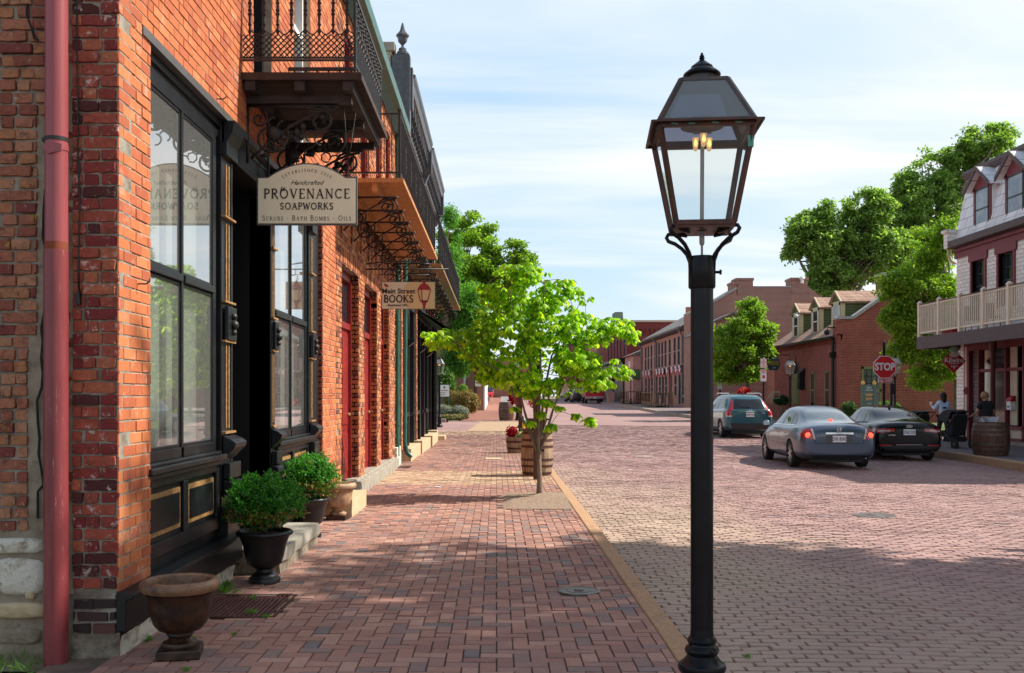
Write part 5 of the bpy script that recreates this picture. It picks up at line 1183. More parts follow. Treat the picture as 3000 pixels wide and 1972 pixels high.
# small dogwood in the sidewalk pit: modelled leaf by leaf
def dogwood():
    t = thing('sidewalk_tree', 'small bright green broad-leaved tree growing in the mulch pit by the kerb', 'tree', (.666, 15.3, 0), local=True); rng = np.random.RandomState(5); rd = random.Random(5)
    X = lambda px: (px-1455)/190.6-.666
    Z = lambda py: 1.55+(1160-py)/190.6
    mb = MB(); mb.tube([(0, 0, -.05), (-.01, 0, .02), (-.005, 0, .25), (-.015, 0, .5), (-.03, 0, .72)], [.075, .05, .04, .038, .045], 12)
    fork = Vector((-.03, 0, .72))
    # crown as flat-ish layered masses (x, y, z, rx, ry, rz)
    E = []
    for px, py, rx, rz in ((1300, 985, 62, 40), (1390, 1000, 75, 55), (1470, 950, 80, 75), (1460, 850, 62, 52), (1540, 800, 62, 32), (1490, 790, 45, 22), (1560, 880, 80, 60), (1640, 850, 60, 45), (1655, 835, 16, 22), (1705, 870, 26, 26), (1620, 950, 90, 70), (1720, 960, 75, 62), (1800, 950, 52, 42), (1835, 975, 28, 30), (1560, 1020, 95, 60), (1680, 1060, 80, 50), (1780, 1075, 62, 34), (1825, 1090, 30, 20), (1460, 1090, 70, 38), (1540, 1110, 80, 40), (1640, 1130, 60, 32), (1420, 1070, 40, 30), (1745, 1120, 50, 20), (1590, 1175, 28, 14), (1555, 1150, 20, 12)):
        E.append((X(px), rng.uniform(-.25, .25), Z(py), rx/190.6*1.04, min(1.0, rx/190.6*1.5), rz/190.6*.95))
    E += [(X(1725), -.1, Z(1230), .10, .1, .055), (X(1690), -.1, Z(1212), .06, .06, .04), (X(1512), -.1, Z(1195), .05, .05, .035), (X(1580), -.15, Z(1210), .06, .06, .04), (X(1610), -.2, Z(1245), .07, .06, .04), (X(1555), -.2, Z(1235), .06, .05, .04), (X(1640), .1, Z(1190), .06, .06, .03)]
    stems = []
    for k, (px, py) in enumerate(((1310, 990), (1400, 1020), (1480, 840), (1590, 830), (1700, 880), (1800, 1010), (1690, 1040))):
        b = Vector((X(px), rng.uniform(-.5, .5), Z(py))); m = fork.lerp(b, .45)+Vector((-.25*(b.x-fork.x)*.5, 0, .18*(b.z-fork.z)))
        limb(mb, fork+Vector((rng.uniform(-.02, .02), rng.uniform(-.02, .02), -.05)), m, .024, .014, .05, 5, k); limb(mb, m, b, .014, .004, .1, 6, k+20); stems.append((m, b))
    for k in range(80):
        m, b = stems[rng.randint(len(stems))]; s = m.lerp(b, rd.uniform(.25, 1)); e = E[rng.randint(len(E)-7)]; q = Vector((e[0]+rd.uniform(-1, 1)*e[3]*.8, e[1]+rd.uniform(-1, 1)*e[4]*.7, e[2]+rd.uniform(-.6, .8)*e[5]))
        if (q-s).length < 1.0: limb(mb, s, q, .006, .0025, .12, 4, k)
    limb(mb, (X(1640), -.1, Z(1205)), (X(1715), -.1, Z(1225)), .004, .002); limb(mb, (.05, 0, .95), (X(1640), -.1, Z(1205)), .006, .004)
    mb.build('trunk', 'bark', t, smooth=2)
    # leaf whorls at twig ends
    nw = 3100; C, d = inside(E[:-7], nw, rng, .42); keep = np.array([c for c in C if noise.noise(Vector(c)*3.4) > -.03 or rng.rand() < .12])
    for e in E[-7:]:
        C2, _ = inside([e], 5 if e[3] < .09 else 12, rng, .5); keep = np.vstack([keep, C2])
    V = []; F = []
    for c in keep:
        a0 = rd.random()*6.28; nl = rd.randint(4, 6)
        for j in range(nl):
            a = a0+j*2*math.pi/nl+rd.uniform(-.3, .3); o = Vector((math.cos(a), math.sin(a), 0)); s = rd.uniform(.065, .115); dr = rd.uniform(.15, 1.5)
            ax = (o+Vector((0, 0, -dr))).normalized(); ax2 = (o*.5+Vector((0, 0, -dr*1.2-.3))).normalized(); side = Vector((-o.y, o.x, 0)); side = (side+Vector((rd.uniform(-.5, .5), rd.uniform(-.5, .5), rd.uniform(-.5, .5)))).normalized(); nn = ax.cross(side)
            p0 = Vector(c)+o*.015; b = len(V); w = s*.33
            p1 = p0+ax*s*.28; p2 = p0+ax*s*.6; p3 = p0+ax*s*.6+ax2*s*.28; p4 = p3+ax2*s*.22
            V += [p0, p1+side*w*.8-nn*w*.3, p1, p1-side*w*.8-nn*w*.3, p2+side*w-nn*w*.4, p2, p2-side*w-nn*w*.4, p3+side*w*.6-nn*w*.3, p3, p3-side*w*.6-nn*w*.3, p4]
            F += [(b, b+2, b+1), (b, b+3, b+2), (b+1, b+2, b+5), (b+1, b+5, b+4), (b+2, b+3, b+6), (b+2, b+6, b+5), (b+4, b+5, b+8), (b+4, b+8, b+7), (b+5, b+6, b+9), (b+5, b+9, b+8), (b+7, b+8, b+10), (b+8, b+9, b+10)]
    npmesh('crown', np.array([tuple(v) for v in V]), np.array(F), ['leaf'], t, smooth=2)
dogwood()
# far left trees: feathery cypress + locust
def XX(px, z): return (px-1455)/2917*z
def ZZ(py, z): return 1.55+(1160-py)/2917*z
def ell(z, lst, loc, dep=1.0): return [(XX(px, z)-loc[0], random.uniform(-.6, .6)*rx/2917*z, ZZ(py, z)-loc[2], rx/2917*z, rx/2917*z*dep, rz/2917*z) for px, py, rx, rz in lst]
z = 62; loc = (XX(1318, z), z, G(z))
tree('locust_tree', 'tall yellow-green tree behind the small sidewalk tree', loc, .28, (0, 0, 4.5), ell(z, [(1330, 700, 50, 60), (1395, 680, 55, 50), (1385, 640, 35, 22), (1450, 740, 50, 55), (1480, 720, 40, 28), (1530, 745, 42, 40), (1550, 800, 42, 40), (1500, 830, 60, 60), (1420, 800, 80, 60), (1440, 900, 70, 60), (1350, 800, 60, 70), (1400, 960, 60, 50), (1370, 1020, 50, 40)], loc), 560, 75, .22, 'tree_a', clump_r=.5, nlimb=22, seed=3, flat_=.5)
z = 54; loc = (XX(1310, z), z, G(z))
tree('cypress_tree', 'feathery dark green conifer rising beside the far balcony', loc, .25, (0, 0, 5.0), ell(z, [(1318, 640, 14, 40), (1322, 700, 26, 50), (1310, 770, 40, 60), (1340, 850, 60, 70), (1370, 900, 60, 60), (1330, 950, 60, 60), (1390, 960, 50, 40), (1300, 880, 50, 70), (1330, 1030, 50, 40), (1385, 1035, 45, 22), (1315, 1080, 40, 50), (1350, 1070, 35, 35)], loc), 340, 130, .2, 'tree_c', clump_r=.55, nlimb=16, seed=8, aspect=3.4, flat_=.8)
# right hand trees
z = 78; loc = (XX(2420, z), z, G(z))
tree('background_tree', 'broad green tree behind the dormered brick building, left of the tallest one', loc, .5, (0, 0, 6), ell(z, [(2350, 680, 48, 55), (2330, 730, 30, 30), (2400, 720, 80, 70), (2450, 640, 60, 55), (2500, 700, 80, 80), (2450, 800, 90, 60), (2540, 620, 60, 60), (2570, 750, 80, 80), (2380, 650, 40, 35), (2400, 860, 50, 40)], loc), 900, 60, .30, 'tree_b', clump_r=.62, nlimb=24, seed=5)
z = 84; loc = (XX(2680, z), z, G(z))
tree('background_tree', 'tallest airy green tree on the skyline beside the mansard building', loc, .6, (0, 0, 8), ell(z, [(2680, 540, 55, 50), (2720, 480, 50, 40), (2640, 560, 30, 45), (2760, 560, 60, 60), (2700, 640, 90, 80), (2620, 660, 70, 70), (2870, 425, 75, 52), (2820, 450, 50, 42), (2925, 415, 45, 44), (2900, 480, 70, 50), (2950, 395, 24, 26), (2800, 520, 60, 50), (2760, 480, 40, 30), (2840, 560, 60, 50), (2790, 500, 40, 40), (2560, 780, 70, 60), (2740, 720, 90, 60), (2640, 770, 90, 60), (2700, 850, 90, 80)], loc), 1150, 55, .30, 'tree_b', clump_r=.62, nlimb=34, seed=9)
z = 41; loc = (XX(2805, z), z, G(z))
tree('street_tree', 'dense bright green tree filling the gap beside the mansard building', loc, .22, (.1, 0, 2.6), ell(z, [(2700, 690, 40, 26), (2720, 720, 60, 50), (2690, 800, 50, 40), (2690, 850, 90, 80), (2640, 880, 60, 70), (2730, 800, 70, 70), (2760, 700, 45, 50), (2700, 960, 80, 80), (2740, 1050, 70, 60), (2670, 980, 45, 60), (2690, 1080, 35, 35), (2770, 1080, 40, 40), (2760, 900, 50, 80), (2600, 850, 40, 50), (2615, 930, 40, 50), (2650, 1040, 40, 40), (2720, 1110, 50, 30)], loc, .8), 620, 110, .17, 'tree_a', clump_r=.4, nlimb=22, seed=12, aspect=2.6)
z = 52; loc = (XX(2205, z), z, G(z))
tree('magnolia_tree', 'round leafy green tree before the big brick gable', loc, .11, (-.3, 0, 1.8), ell(z, [(2190, 910, 38, 32), (2225, 925, 35, 35), (2170, 960, 45, 40), (2230, 980, 48, 40), (2130, 980, 36, 32), (2150, 1030, 55, 42), (2210, 1040, 60, 40), (2115, 1050, 30, 50), (2140, 1090, 48, 34), (2190, 1090, 40, 26), (2250, 1030, 28, 30)], loc, .9), 460, 80, .17, 'tree_a', clump_r=.34, nlimb=14, seed=15)
# out of frame to the right: the big tree whose shade falls across the foreground
def shade(label, loc, E, n, seed): return tree('shade_tree', label, loc, .4, (0, 0, 4), E, n, 52, .40, 'tree_b', clump_r=.95, nlimb=14, seed=seed, group='shade trees')
shade('large shade tree standing on the right pavement nearest the camera', (14.2, 7.0, 0), [(0, 0, 7.5, 5.2, 5.2, 3.3), (-1.2, .5, 10.2, 4.6, 4.8, 3.2), (0, 1.0, 13.8, 3.8, 5.2, 3.0), (0, .5, 13.8, 3.0, 4.6, 2.4)], 620, 21)
shade('shade tree behind the camera on the right pavement', (14.5, -4.5, 0), [(0, 0, 8, 5, 5, 3.6), (-.5, 0, 11.5, 4.2, 4.5, 3.4)], 380, 22)
# ============================================================ MANSARD (stone) BUILDING, right
def white_stone():
    m, t, b = newmat('whitewashed_stone_wall')
    c = t.nodes.new('ShaderNodeTexCoord'); s = t.nodes.new('ShaderNodeSeparateXYZ'); L(t, c.outputs['Object'], s.inputs[0])
    a = t.nodes.new('ShaderNodeMath'); a.operation = 'ADD'; L(t, s.outputs[0], a.inputs[0]); L(t, s.outputs[1], a.inputs[1])
    cb = t.nodes.new('ShaderNodeCombineXYZ'); L(t, a.outputs[0], cb.inputs[0]); L(t, s.outputs[2], cb.inputs[1])
    nv = t.nodes.new('ShaderNodeTexNoise'); nv.inputs['Scale'].default_value = 5; L(t, cb.outputs[0], nv.inputs[0])
    va = t.nodes.new('ShaderNodeVectorMath'); va.operation = 'MULTIPLY_ADD'; L(t, nv.outputs['Color'], va.inputs[0]); va.inputs[1].default_value = (.06, .06, 0); L(t, cb.outputs[0], va.inputs[2])
    k = t.nodes.new('ShaderNodeTexBrick'); L(t, va.outputs[0], k.inputs[0])
    for n, v in (('Color1', (.88, .83, .78, 1)), ('Color2', (.74, .68, .62, 1)), ('Mortar', (.46, .36, .32, 1))): k.inputs[n].default_value = v
    for n, v in (('Scale', 1), ('Brick Width', .3), ('Row Height', .125), ('Mortar Size', .011), ('Mortar Smooth', .5)): k.inputs[n].default_value = v
    L(t, k.outputs[0], b.inputs['Base Color']); b.inputs['Roughness'].default_value = .9; bump(t, b, k.outputs[1], -.8, .03); return m
M['wstone'] = white_stone()
M['mansard'] = brickshade('white_slate_cladding', (.86, .85, .85), (.76, .75, .76), (.36, .33, .32), .62, .36, ms=.012, var=.15, dark=(.35, .33, .33))
M['trimred'] = plain('oxblood_trim', (.19, .025, .035), .6, var=.15, bmp=0)
M['brownbeam'] = plain('brown_fascia', (.11, .075, .072), .7, var=.2)
M['creamrail'] = plain('cream_railing', (.78, .65, .50), .5, var=.08, bmp=0)
M['creampanel'] = plain('cream_panel', (.58, .46, .34), .6, var=.1)
KX = 15.8
K = thing('mansard_building', 'white stone corner building with a white mansard roof, dormers and red trim on the right', 'building', (18, 28, 0))
kw = [(32.2, 33.05), (30.4, 31.3)]
kh = [(a, b, 4.35, 6.25) for a, b in kw]+[(22, 33.3, 0, 3.4)]
mb = MB()
for c, d, a, b in rows(0, 6.25, 21, 34.2, kh): mb.box(KX, KX+.3, c, d, a, b)
mb.box(KX+.3, 26, 33.9, 34.2, 0, 6.25); mb.build('stone_wall', 'wstone', K)
mb = MB(); mb.box(KX+.5, 26, 21, 33.9, 0, 6.3); mb.build('core', 'darkvoid', K)
mb = MB(); mb.box(KX-.05, KX+.3, 21, 34.28, 6.25, 6.62); mb.box(KX-.12, KX+.3, 21, 34.3, 6.46, 6.56); mb.build('frieze', 'trimred', K)
for a, b in kw:
    w = thing_part('window', K)
    mb = MB(); mb.box(KX-.05, KX+.25, a-.1, a, 4.3, 6.25); mb.box(KX-.05, KX+.25, b, b+.1, 4.3, 6.25); mb.box(KX-.06, KX+.25, a-.2, b+.2, 6.0, 6.25); mb.build('trim', 'trimred', w)
    mb = MB(); fx = KX+.08
    for q in (a, b-.05): mb.box(fx, fx+.05, q, q+.05, 4.3, 6.0)
    for q in (4.3, 5.12, 5.95): mb.box(fx, fx+.05, a, b, q, q+.06)
    for q in (.33, .66): mb.box(fx, fx+.03, a+(b-a)*q-.012, a+(b-a)*q+.012, 4.3, 6.0)
    mb.box(fx, fx+.03, a, b, 5.54, 5.565); mb.build('sash', 'black', w)
    mb = MB(); mb.quad((fx+.04, a, 4.3), (fx+.04, b, 4.3), (fx+.04, b, 6.0), (fx+.04, a, 6.0)); mb.build('pane', 'pane', w, fix=False)
# gutter, mansard, roof edge
mb = MB(); mb.prism([(KX-.32, 6.62), (KX-.32, 6.84), (KX+.3, 6.84), (KX+.3, 6.60), (KX-.05, 6.60)], 'y', 21, 34.35); mb.build('gutter', 'brownbeam', K)
mb = MB(); mb.prism([(KX-.08, 6.84), (KX+.42, 9.1), (26, 9.1), (26, 6.84)], 'y', 21, 34.2); mb.build('mansard_roof', 'mansard', K)
mb = MB(); mb.prism([(KX+.30, 8.98), (KX+.22, 9.12), (KX+.25, 9.24), (26, 9.24), (26, 8.98)], 'y', 20.9, 34.3); mb.build('roof_edge', 'brownbeam', K)
mb = MB(); mb.box(KX-.35, KX+.05, 34.15, 34.42, 6.62, 7.15); mb.box(KX-.42, KX+.15, 34.1, 34.47, 7.15, 7.25); mb.build('corner_block', 'wstone', K)
mb = MB(); mb.tube([(KX-.2, 34.35, 6.6), (KX-.2, 34.38, 6.4), (KX-.1, 34.38, 6.2), (KX+.02, 34.3, 6.1)], .05, 10); mb.build('downpipe', 'creampanel', K, smooth=True)
for a, b in ((31.85, 33.0), (29.75, 30.95), (27.6, 28.8)):
    d = thing_part('dormer', K); ym = (a+b)/2; x0 = KX+.02
    mb = MB(); mb.box(x0, KX+.5, a, b, 7.0, 8.35); mb.build('cheek', 'white', d)
    mb = MB(); mb.prism([(a-.12, 8.32), (b+.12, 8.32), (ym, 8.88)], 'x', x0-.02, x0+.05); mb.box(x0-.02, x0+.02, a, a+.12, 7.0, 8.4); mb.box(x0-.02, x0+.02, b-.12, b, 7.0, 8.4); mb.box(x0-.06, x0+.02, a-.05, b+.05, 6.96, 7.03); mb.build('gable', 'trimred', d)
    mb = MB()
    for s in (-1, 1):
        e = ym+s*((b-a)/2+.25); mb.prism([(ym, 8.92), (e, 8.30), (e, 8.38), (ym, 9.02)] if s > 0 else [(e, 8.30), (ym, 8.92), (ym, 9.02), (e, 8.38)], 'x', x0-.2, KX+.6)
    mb.build('dormer_roof', 'mansard', d)
    mb = MB()
    for s in (-1, 1):
        e = ym+s*((b-a)/2+.25); _a = [(ym, 8.90), (e, 8.26), (e, 8.4), (ym, 9.04)]; mb.prism(_a if s > 0 else [_a[1], _a[0], _a[3], _a[2]], 'x', x0-.24, x0-.2)
    mb.build('bargeboard', 'brownbeam', d)
    mb = MB(); mb.box(x0-.035, x0-.005, a+.12, a+.17, 7.03, 8.32); mb.box(x0-.035, x0-.005, b-.17, b-.12, 7.03, 8.32)
    for q in (7.03, 7.62, 8.27): mb.box(x0-.035, x0-.005, a+.12, b-.12, q, q+.05)
    mb.build('sash', 'black', d); mb = MB(); mb.quad((x0-.022, a+.15, 7.05), (x0-.022, b-.15, 7.05), (x0-.022, b-.15, 8.3), (x0-.022, a+.15, 8.3)); mb.build('pane', plain('curtained_pane', (.16, .18, .2), .08, spec=.9, bmp=0, scale=1.5, c2=(.3, .32, .33)), d, fix=False)
# porch balcony
PB = thing_part('balcony', K); bx = 14.38
mb = MB(); mb.box(bx, KX, 21, 34.0, 3.42, 3.50); mb.box(bx-.02, bx+.10, 20.9, 34.05, 3.14, 3.55); mb.box(bx, KX, 33.92, 34.04, 3.14, 3.54); mb.build('fascia', 'brownbeam', PB)
mb = MB(); mb.box(bx+.1, KX, 21, 33.92, 3.36, 3.42); mb.build('soffit', 'trimred', PB)
mb = MB()
for z in (3.66, 4.58): mb.box(bx+.02, bx+.07, 21, 34, z, z+.05); mb.box(bx+.07, KX, 33.93, 33.98, z, z+.05)
y = 33.85
while y > 24: mb.box(bx+.03, bx+.06, y-.015, y+.015, 3.71, 4.58); y -= .125
x = bx+.2
while x < KX: mb.box(x-.015, x+.015, 33.94, 33.97, 3.71, 4.58); x += .125
mb.build('balustrade', 'creamrail', PB); mb = MB(); mb.box(bx+.0, bx+.09, 21, 34.0, 4.63, 4.66); mb.build('handrail', 'brownbeam', PB)
for i in range(7):
    mb = MB(); y = 33.95-i*1.48; mb.box(bx-.01, bx+.11, y-.06, y+.06, 3.5, 4.70); mb.prism([(bx-.03, 4.70), (bx+.13, 4.70), (bx+.05, 4.78)], 'y', y-.08, y+.08); mb.build('newel', 'creamrail', PB)
pot = thing('planter_box', 'red plastic planter box on the floor of the cream-railed balcony', 'planter', (bx+.5, 32.4, 3.5)); mb = MB(); mb.box(bx+.2, bx+.5, 31.9, 32.9, 3.5, 3.72); mb.build('box', plain('red_plastic', (.45, .01, .03), .4), pot, bevel=.01)
mb = MB(); mb.box(bx+.22, bx+.48, 31.92, 32.88, 3.7, 3.73); mb.build('soil', 'soil', pot)
for y, l in ((30.2, 'black metal chair on the cream-railed balcony, nearer one'), (31.2, 'black metal chair on the cream-railed balcony, farther one')):
    ch = thing('balcony_chair', l, 'chair', (bx+.7, y, 3.5)); mb = MB()
    for dx in (0, .4):
        for dy in (0, .4): mb.tube([(bx+.5+dx, y+dy, 3.5), (bx+.5+dx, y+dy, 3.95)], .012, 6)
    mb.build('legs', 'iron', ch); mb = MB(); mb.box(bx+.48, bx+.92, y-.02, y+.42, 3.93, 3.96); mb.build('seat', 'iron', ch); mb = MB(); mb.box(bx+.48, bx+.92, y+.38, y+.42, 3.96, 4.4); mb.build('backrest', 'iron', ch)
# ground floor shopfront
mb = MB()
mb.box(KX-.04, KX+.12, 33.25, 33.6, 0, 3.36); mb.box(KX-.06, KX+.1, 24, 33.3, 3.05, 3.36); mb.box(KX+.02, KX+.14, 24, 32.7, 2.32, 2.42)
for y in (32.68, 30.95, 29.9, 29.2, 28.2): mb.box(KX+.0, KX+.14, y-.04, y+.04, 0, 3.1)
mb.box(KX+.0, KX+.12, 24, 31.0, .52, .62); mb.box(KX, KX+.12, 24, 31.0, .15, .25); mb.build('shopfront_frame', 'trimred', K)
for q in ((.06, .1, 30.35, 30.75, .65, 3.05), (.06, .1, 29.3, 29.8, .25, 3.05), (-.055, -.035, 33.36, 33.5, .2, 1.6), (-.055, -.035, 33.36, 33.5, 1.85, 3.2), (.06, .1, 30.1, 30.9, .25, .52)): mb = MB(); mb.box(KX+q[0], KX+q[1], *q[2:]); mb.build('cream_panel', 'creampanel', K)
mb = MB(); mb.box(KX+.5, KX+.52, 22, 33.25, 0, 3.36); mb.build('shop_interior', 'darkvoid', K)
for a, b in ((31.0, 32.6), (28.3, 29.1)): mb = MB(); mb.quad((KX+.1, a, .62), (KX+.1, b, .62), (KX+.1, b, 2.32), (KX+.1, a, 2.32)); mb.quad((KX+.1, a, 2.42), (KX+.1, b, 2.42), (KX+.1, b, 3.05), (KX+.1, a, 3.05)); mb.build('shop_pane', 'pane', K, fix=False)
mb = MB(); mb.lathe((KX-.35, 31.0, 0), [(.12, 0), (.12, .2), (.075, .25), (.07, 2.9), (.11, 3.0), (.12, 3.36)], 16); mb.build('porch_column', plain('dark_red_column', (.08, .008, .012), .4), K, smooth=True)
mb = MB(); mb.lathe((KX-.35, 27.0, 0), [(.12, 0), (.12, .2), (.075, .25), (.07, 2.9), (.11, 3.0), (.12, 3.36)], 16); mb.build('porch_column', 'trimred', K, smooth=True)
mb = MB(); mb.box(KX-.05, KX+.2, 24, 31.0, 0, .16); mb.build('plinth', 'foundation', K)
mb = MB(); mb.tube(arc((KX-.05, 33.43, 1.72), .1, 0, 6.28, 14, 'yz'), .035, 8); mb.build('roundel', 'trimred', K, smooth=2)
mbx = thing('mailbox', 'white mailbox with a red lid on the cream shopfront panel', 'mailbox', (KX, 30.6, 1.3)); mb = MB(); mb.box(KX-.1, KX+.05, 30.42, 30.68, 1.12, 1.38); mb.build('body', 'white', mbx, bevel=.01); mb = MB(); mb.prism([(KX-.12, 1.38), (KX+.05, 1.38), (KX+.05, 1.56), (KX-.06, 1.5)], 'y', 30.40, 30.70); mb.build('lid', 'lampred', mbx); mb = MB(); mb.box(KX-.104, KX-.1, 30.48, 30.62, 1.2, 1.24); mb.build('slot', 'black', mbx)
po = MB(); 
for i, (c0, c1) in enumerate(((1.05, 1.2), (.82, 1.0), (.6, .78), (.4, .56), (.2, .36))):
    mb = MB(); mb.box(KX-.02, KX-.01, 29.12, 29.28, c0, c1); tag(mb.build('window_sticker', plain('sticker', [(.7, .7, .7), (.02, .3, .1), (.1, .5, .55), (.7, .7, .68), (.6, .55, .1)][i], .5, bmp=0)), ['white', 'green', 'turquoise', 'pale grey', 'yellow'][i]+' paper notice in the column of notices by the shop door', 'notice')
# hanging red diamond sign
DS = thing('diamond_sign', 'red diamond shop sign with white lettering under the brown porch fascia', 'sign', (15.1, 33, 2.7))
dx, dz = XX(2795, 33), ZZ(1058, 33); r = .40
mb = MB(); mb.prism([(dx-r, dz), (dx, dz-r), (dx+r, dz), (dx, dz+r)], 'y', 33, 33.05); mb.build('board', plain('diamond_red', (.5, .015, .03), .5, bmp=0), DS)
mb = MB(); mb.prism([(dx-.17, dz+.2), (dx-.12, dz+.15), (dx, dz+.12), (dx+.12, dz+.16), (dx+.18, dz+.22), (dx+.1, dz+.32), (dx-.08, dz+.3)], 'y', 32.95, 33.02); mb.build('cone_top', 'white', DS); mb = MB(); mb.ball((dx, 32.98, dz+.38), .16, 12, 8, sx=1, sz=.75, sy=.4); mb.build('scoop', plain('mint', (.35, .6, .42), .6), DS, smooth=2)
text('lettering', 'Kilwins', .22, (dx, 32.99, dz+.03), 'white', DS, bold=.006, ext=.001)
mb = MB(); mb.box(dx-.17, dx+.17, 32.988, 32.995, dz-.085, dz-.065)
for s in (-1, 1): mb.tube([(dx, 32.99, dz-.25), (dx+s*.04, 32.99, dz-.17), (dx+s*.1, 32.99, dz-.15), (dx+s*.09, 32.99, dz-.2)], .009, 5)
mb.tube([(dx, 32.99, dz-.13), (dx, 32.99, dz-.27)], .008, 5); mb.build('flourish', 'white', DS)
mb = MB(); mb.bar((dx-.45, 33.02, 3.32), (dx+.5, 33.02, 3.32), .03); mb.bar((dx+.5, 33.02, 3.2), (dx+.5, 33.02, 3.75), .03); mb.tube(spiral((dx-.3, 33.02, 3.42), .03, .1, 0, 7), .01, 5); mb.tube([(dx-.2, 33.02, 3.45), (dx+.1, 33.02, 3.5), (dx+.5, 33.02, 3.7)], .012, 5)
for x in (dx-.1, dx+.2): mb.tube([(x, 33.02, 3.32), (x, 33.02, dz+.2)], .006, 5)
mb.build('bracket', 'iron', DS, smooth=2)
# ============================================================ DORMERED BRICK BUILDING (visitor centre)
M['brick_tour'] = brickshade('red_brick_centre', (.34, .075, .05), (.22, .045, .032), (.30, .17, .13), ms=.011, var=.4, dark=(.14, .03, .03))
M['olive'] = plain('olive_paint', (.19, .19, .075), .5, var=.1, bmp=0); M['creamy'] = plain('pale_yellow_trim', (.56, .49, .28), .5, var=.1, bmp=0)
M['clap'] = brickshade('green_clapboard', (.12, .145, .065), (.11, .135, .06), (.035, .045, .02), 6, .13, ms=.012, var=.1)
M['parapet'] = plain('grey_parapet_cap', (.38, .37, .36), .8)
V_ = thing('dormered_building', 'red brick visitor centre with three green dormers and a long brick gable', 'building', (20, 50, 0)); TX = 15.9
gy = 46.0
mb = MB(); mb.prism([(TX+.3, -.3), (TX+.3, 5.1), (TX+.55, 5.1), (TX+2.6, 6.55), (TX+3.6, 6.55), (TX+8.4, 3.6), (TX+8.4, -.3)], 'y', gy, gy+.35); mb.build('gable_wall', 'brick_tour', V_)
mb = MB()
pl = [(TX-.02, 5.1), (TX+.55, 5.1), (TX+2.6, 6.55), (TX+3.6, 6.55)]
for a, b in zip(pl, pl[1:]): mb.bar((a[0], gy+.15, a[1]+.06), (b[0], gy+.15, b[1]+.06), .5, .13)
mb.build('parapet_cap', 'parapet', V_)
mb = MB(); mb.box(TX, TX+.3, gy+.0, 57, -.3, 4.35); mb.box(TX-.2, TX+.3, gy, gy+.5, 4.35, 5.1); mb.prism([(TX-.2, 4.4), (TX, 4.0), (TX+.1, 4.4)], 'y', gy, gy+.5); mb.build('front_wall', 'brick_tour', V_)
mb = MB()
for i in range(100): y = gy+.6+i*.105; mb.box(TX-.05, TX, y, y+.055, 4.02, 4.22)
mb.box(TX-.06, TX, gy+.5, 57, 4.24, 4.35); mb.build('dentil_course', 'brick_tour', V_)
mb = MB(); mb.add([(TX-.3, gy+.35, 4.35), (TX-.3, 57, 4.35), (TX+2.9, 57, 6.55), (TX+2.9, gy+.35, 6.55), (TX+5.9, 57, 4.35), (TX+5.9, gy+.35, 4.35)], [(0, 3, 2, 1), (3, 5, 4, 2)]); mb.box(TX-.3, TX+.1, gy+.35, 57, 4.3, 4.36); mb.build('roof', 'shingle', V_)
mb = MB(); mb.box(TX-.36, TX-.24, gy+.36, 57, 4.22, 4.33); mb.build('gutter', 'black', V_)
for y in (47.6, 50.7, 54.0):
    d = thing_part('dormer', V_); x0 = TX+.35
    mb = MB(); mb.box(x0, x0+2.6, y-.62, y+.62, 4.5, 6.0); mb.build('cheek', 'clap', d)
    mb = MB(); mb.box(x0-.03, x0+.05, y-.64, y-.4, 4.6, 6.0); mb.box(x0-.03, x0+.05, y+.4, y+.64, 4.6, 6.0); mb.box(x0-.03, x0+.18, y-.66, y-.6, 4.6, 6.0); mb.box(x0-.03, x0+.05, y-.64, y+.64, 5.85, 6.05); mb.box(x0-.03, x0+.05, y-.64, y+.64, 4.5, 4.8)
    for s in (-1, 1): mb.bar((x0-.06, y, 6.55), (x0-.06, y+s*.8, 5.98), .06, .08)
    mb.box(x0, x0+2.4, y-.66, y-.62, 5.93, 6.02)
    mb.build('trim', 'creamy', d)
    mb = MB(); mb.prism([(y-.62, 6.0), (y+.62, 6.0), (y, 6.48)], 'x', x0-.01, x0+.05); mb.build('pediment', 'clap', d)
    mb = MB()
    for s in (-1, 1): e = y+s*.8; q = [(y, 6.5), (e, 5.95), (e, 6.02), (y, 6.58)]; mb.prism(q if s > 0 else [q[1], q[0], q[3], q[2]], 'x', x0-.12, x0+3.2)
    mb.build('dormer_roof', 'shingle', d)
    mb = MB(); mb.box(x0-.02, x0-.01, y-.4, y+.4, 4.8, 5.85); mb.build('pane', 'pane', d); mb = MB(); mb.box(x0-.035, x0-.02, y-.4, y+.4, 5.3, 5.36); mb.box(x0-.035, x0-.02, y-.4, y-.34, 4.8, 5.85); mb.box(x0-.035, x0-.02, y+.34, y+.4, 4.8, 5.85); mb.build('sash', 'white', d)
for y in (47.85, 50.1):
    w = thing_part('window', V_); mb = MB()
    for q in (y-.36, y+.28): mb.box(TX-.02, TX+.06, q, q+.08, .9, 2.75)
    for q in (.9, 1.8, 2.67): mb.box(TX-.02, TX+.06, y-.36, y+.36, q, q+.07)
    mb.build('frame', 'olive', w); mb = MB(); mb.box(TX-.01, TX+.02, y-.3, y+.3, .95, 2.7); mb.build('pane', 'pane', w); mb = MB(); mb.box(TX-.08, TX+.02, y-.45, y+.45, .78, .9); mb.build('sill', 'brick_tour', w)
w = thing_part('window', V_); mb = MB(); wx0, wx1 = XX(2524, gy), XX(2582, gy)
for q in (wx0, wx1-.09): mb.box(q, q+.09, gy-.03, gy+.05, .65, 2.9)
for q in (.65, 1.75, 2.8): mb.box(wx0, wx1, gy-.03, gy+.05, q, q+.1)
mb.build('frame', 'olive', w); mb = MB(); mb.box(wx0+.05, wx1-.05, gy-.015, gy+.02, .7, 2.85); mb.build('pane', plain('net_curtain_pane', (.10, .11, .11), .1, spec=.8, bmp=0, scale=3, c2=(.05, .05, .05)), w)
mb = MB()
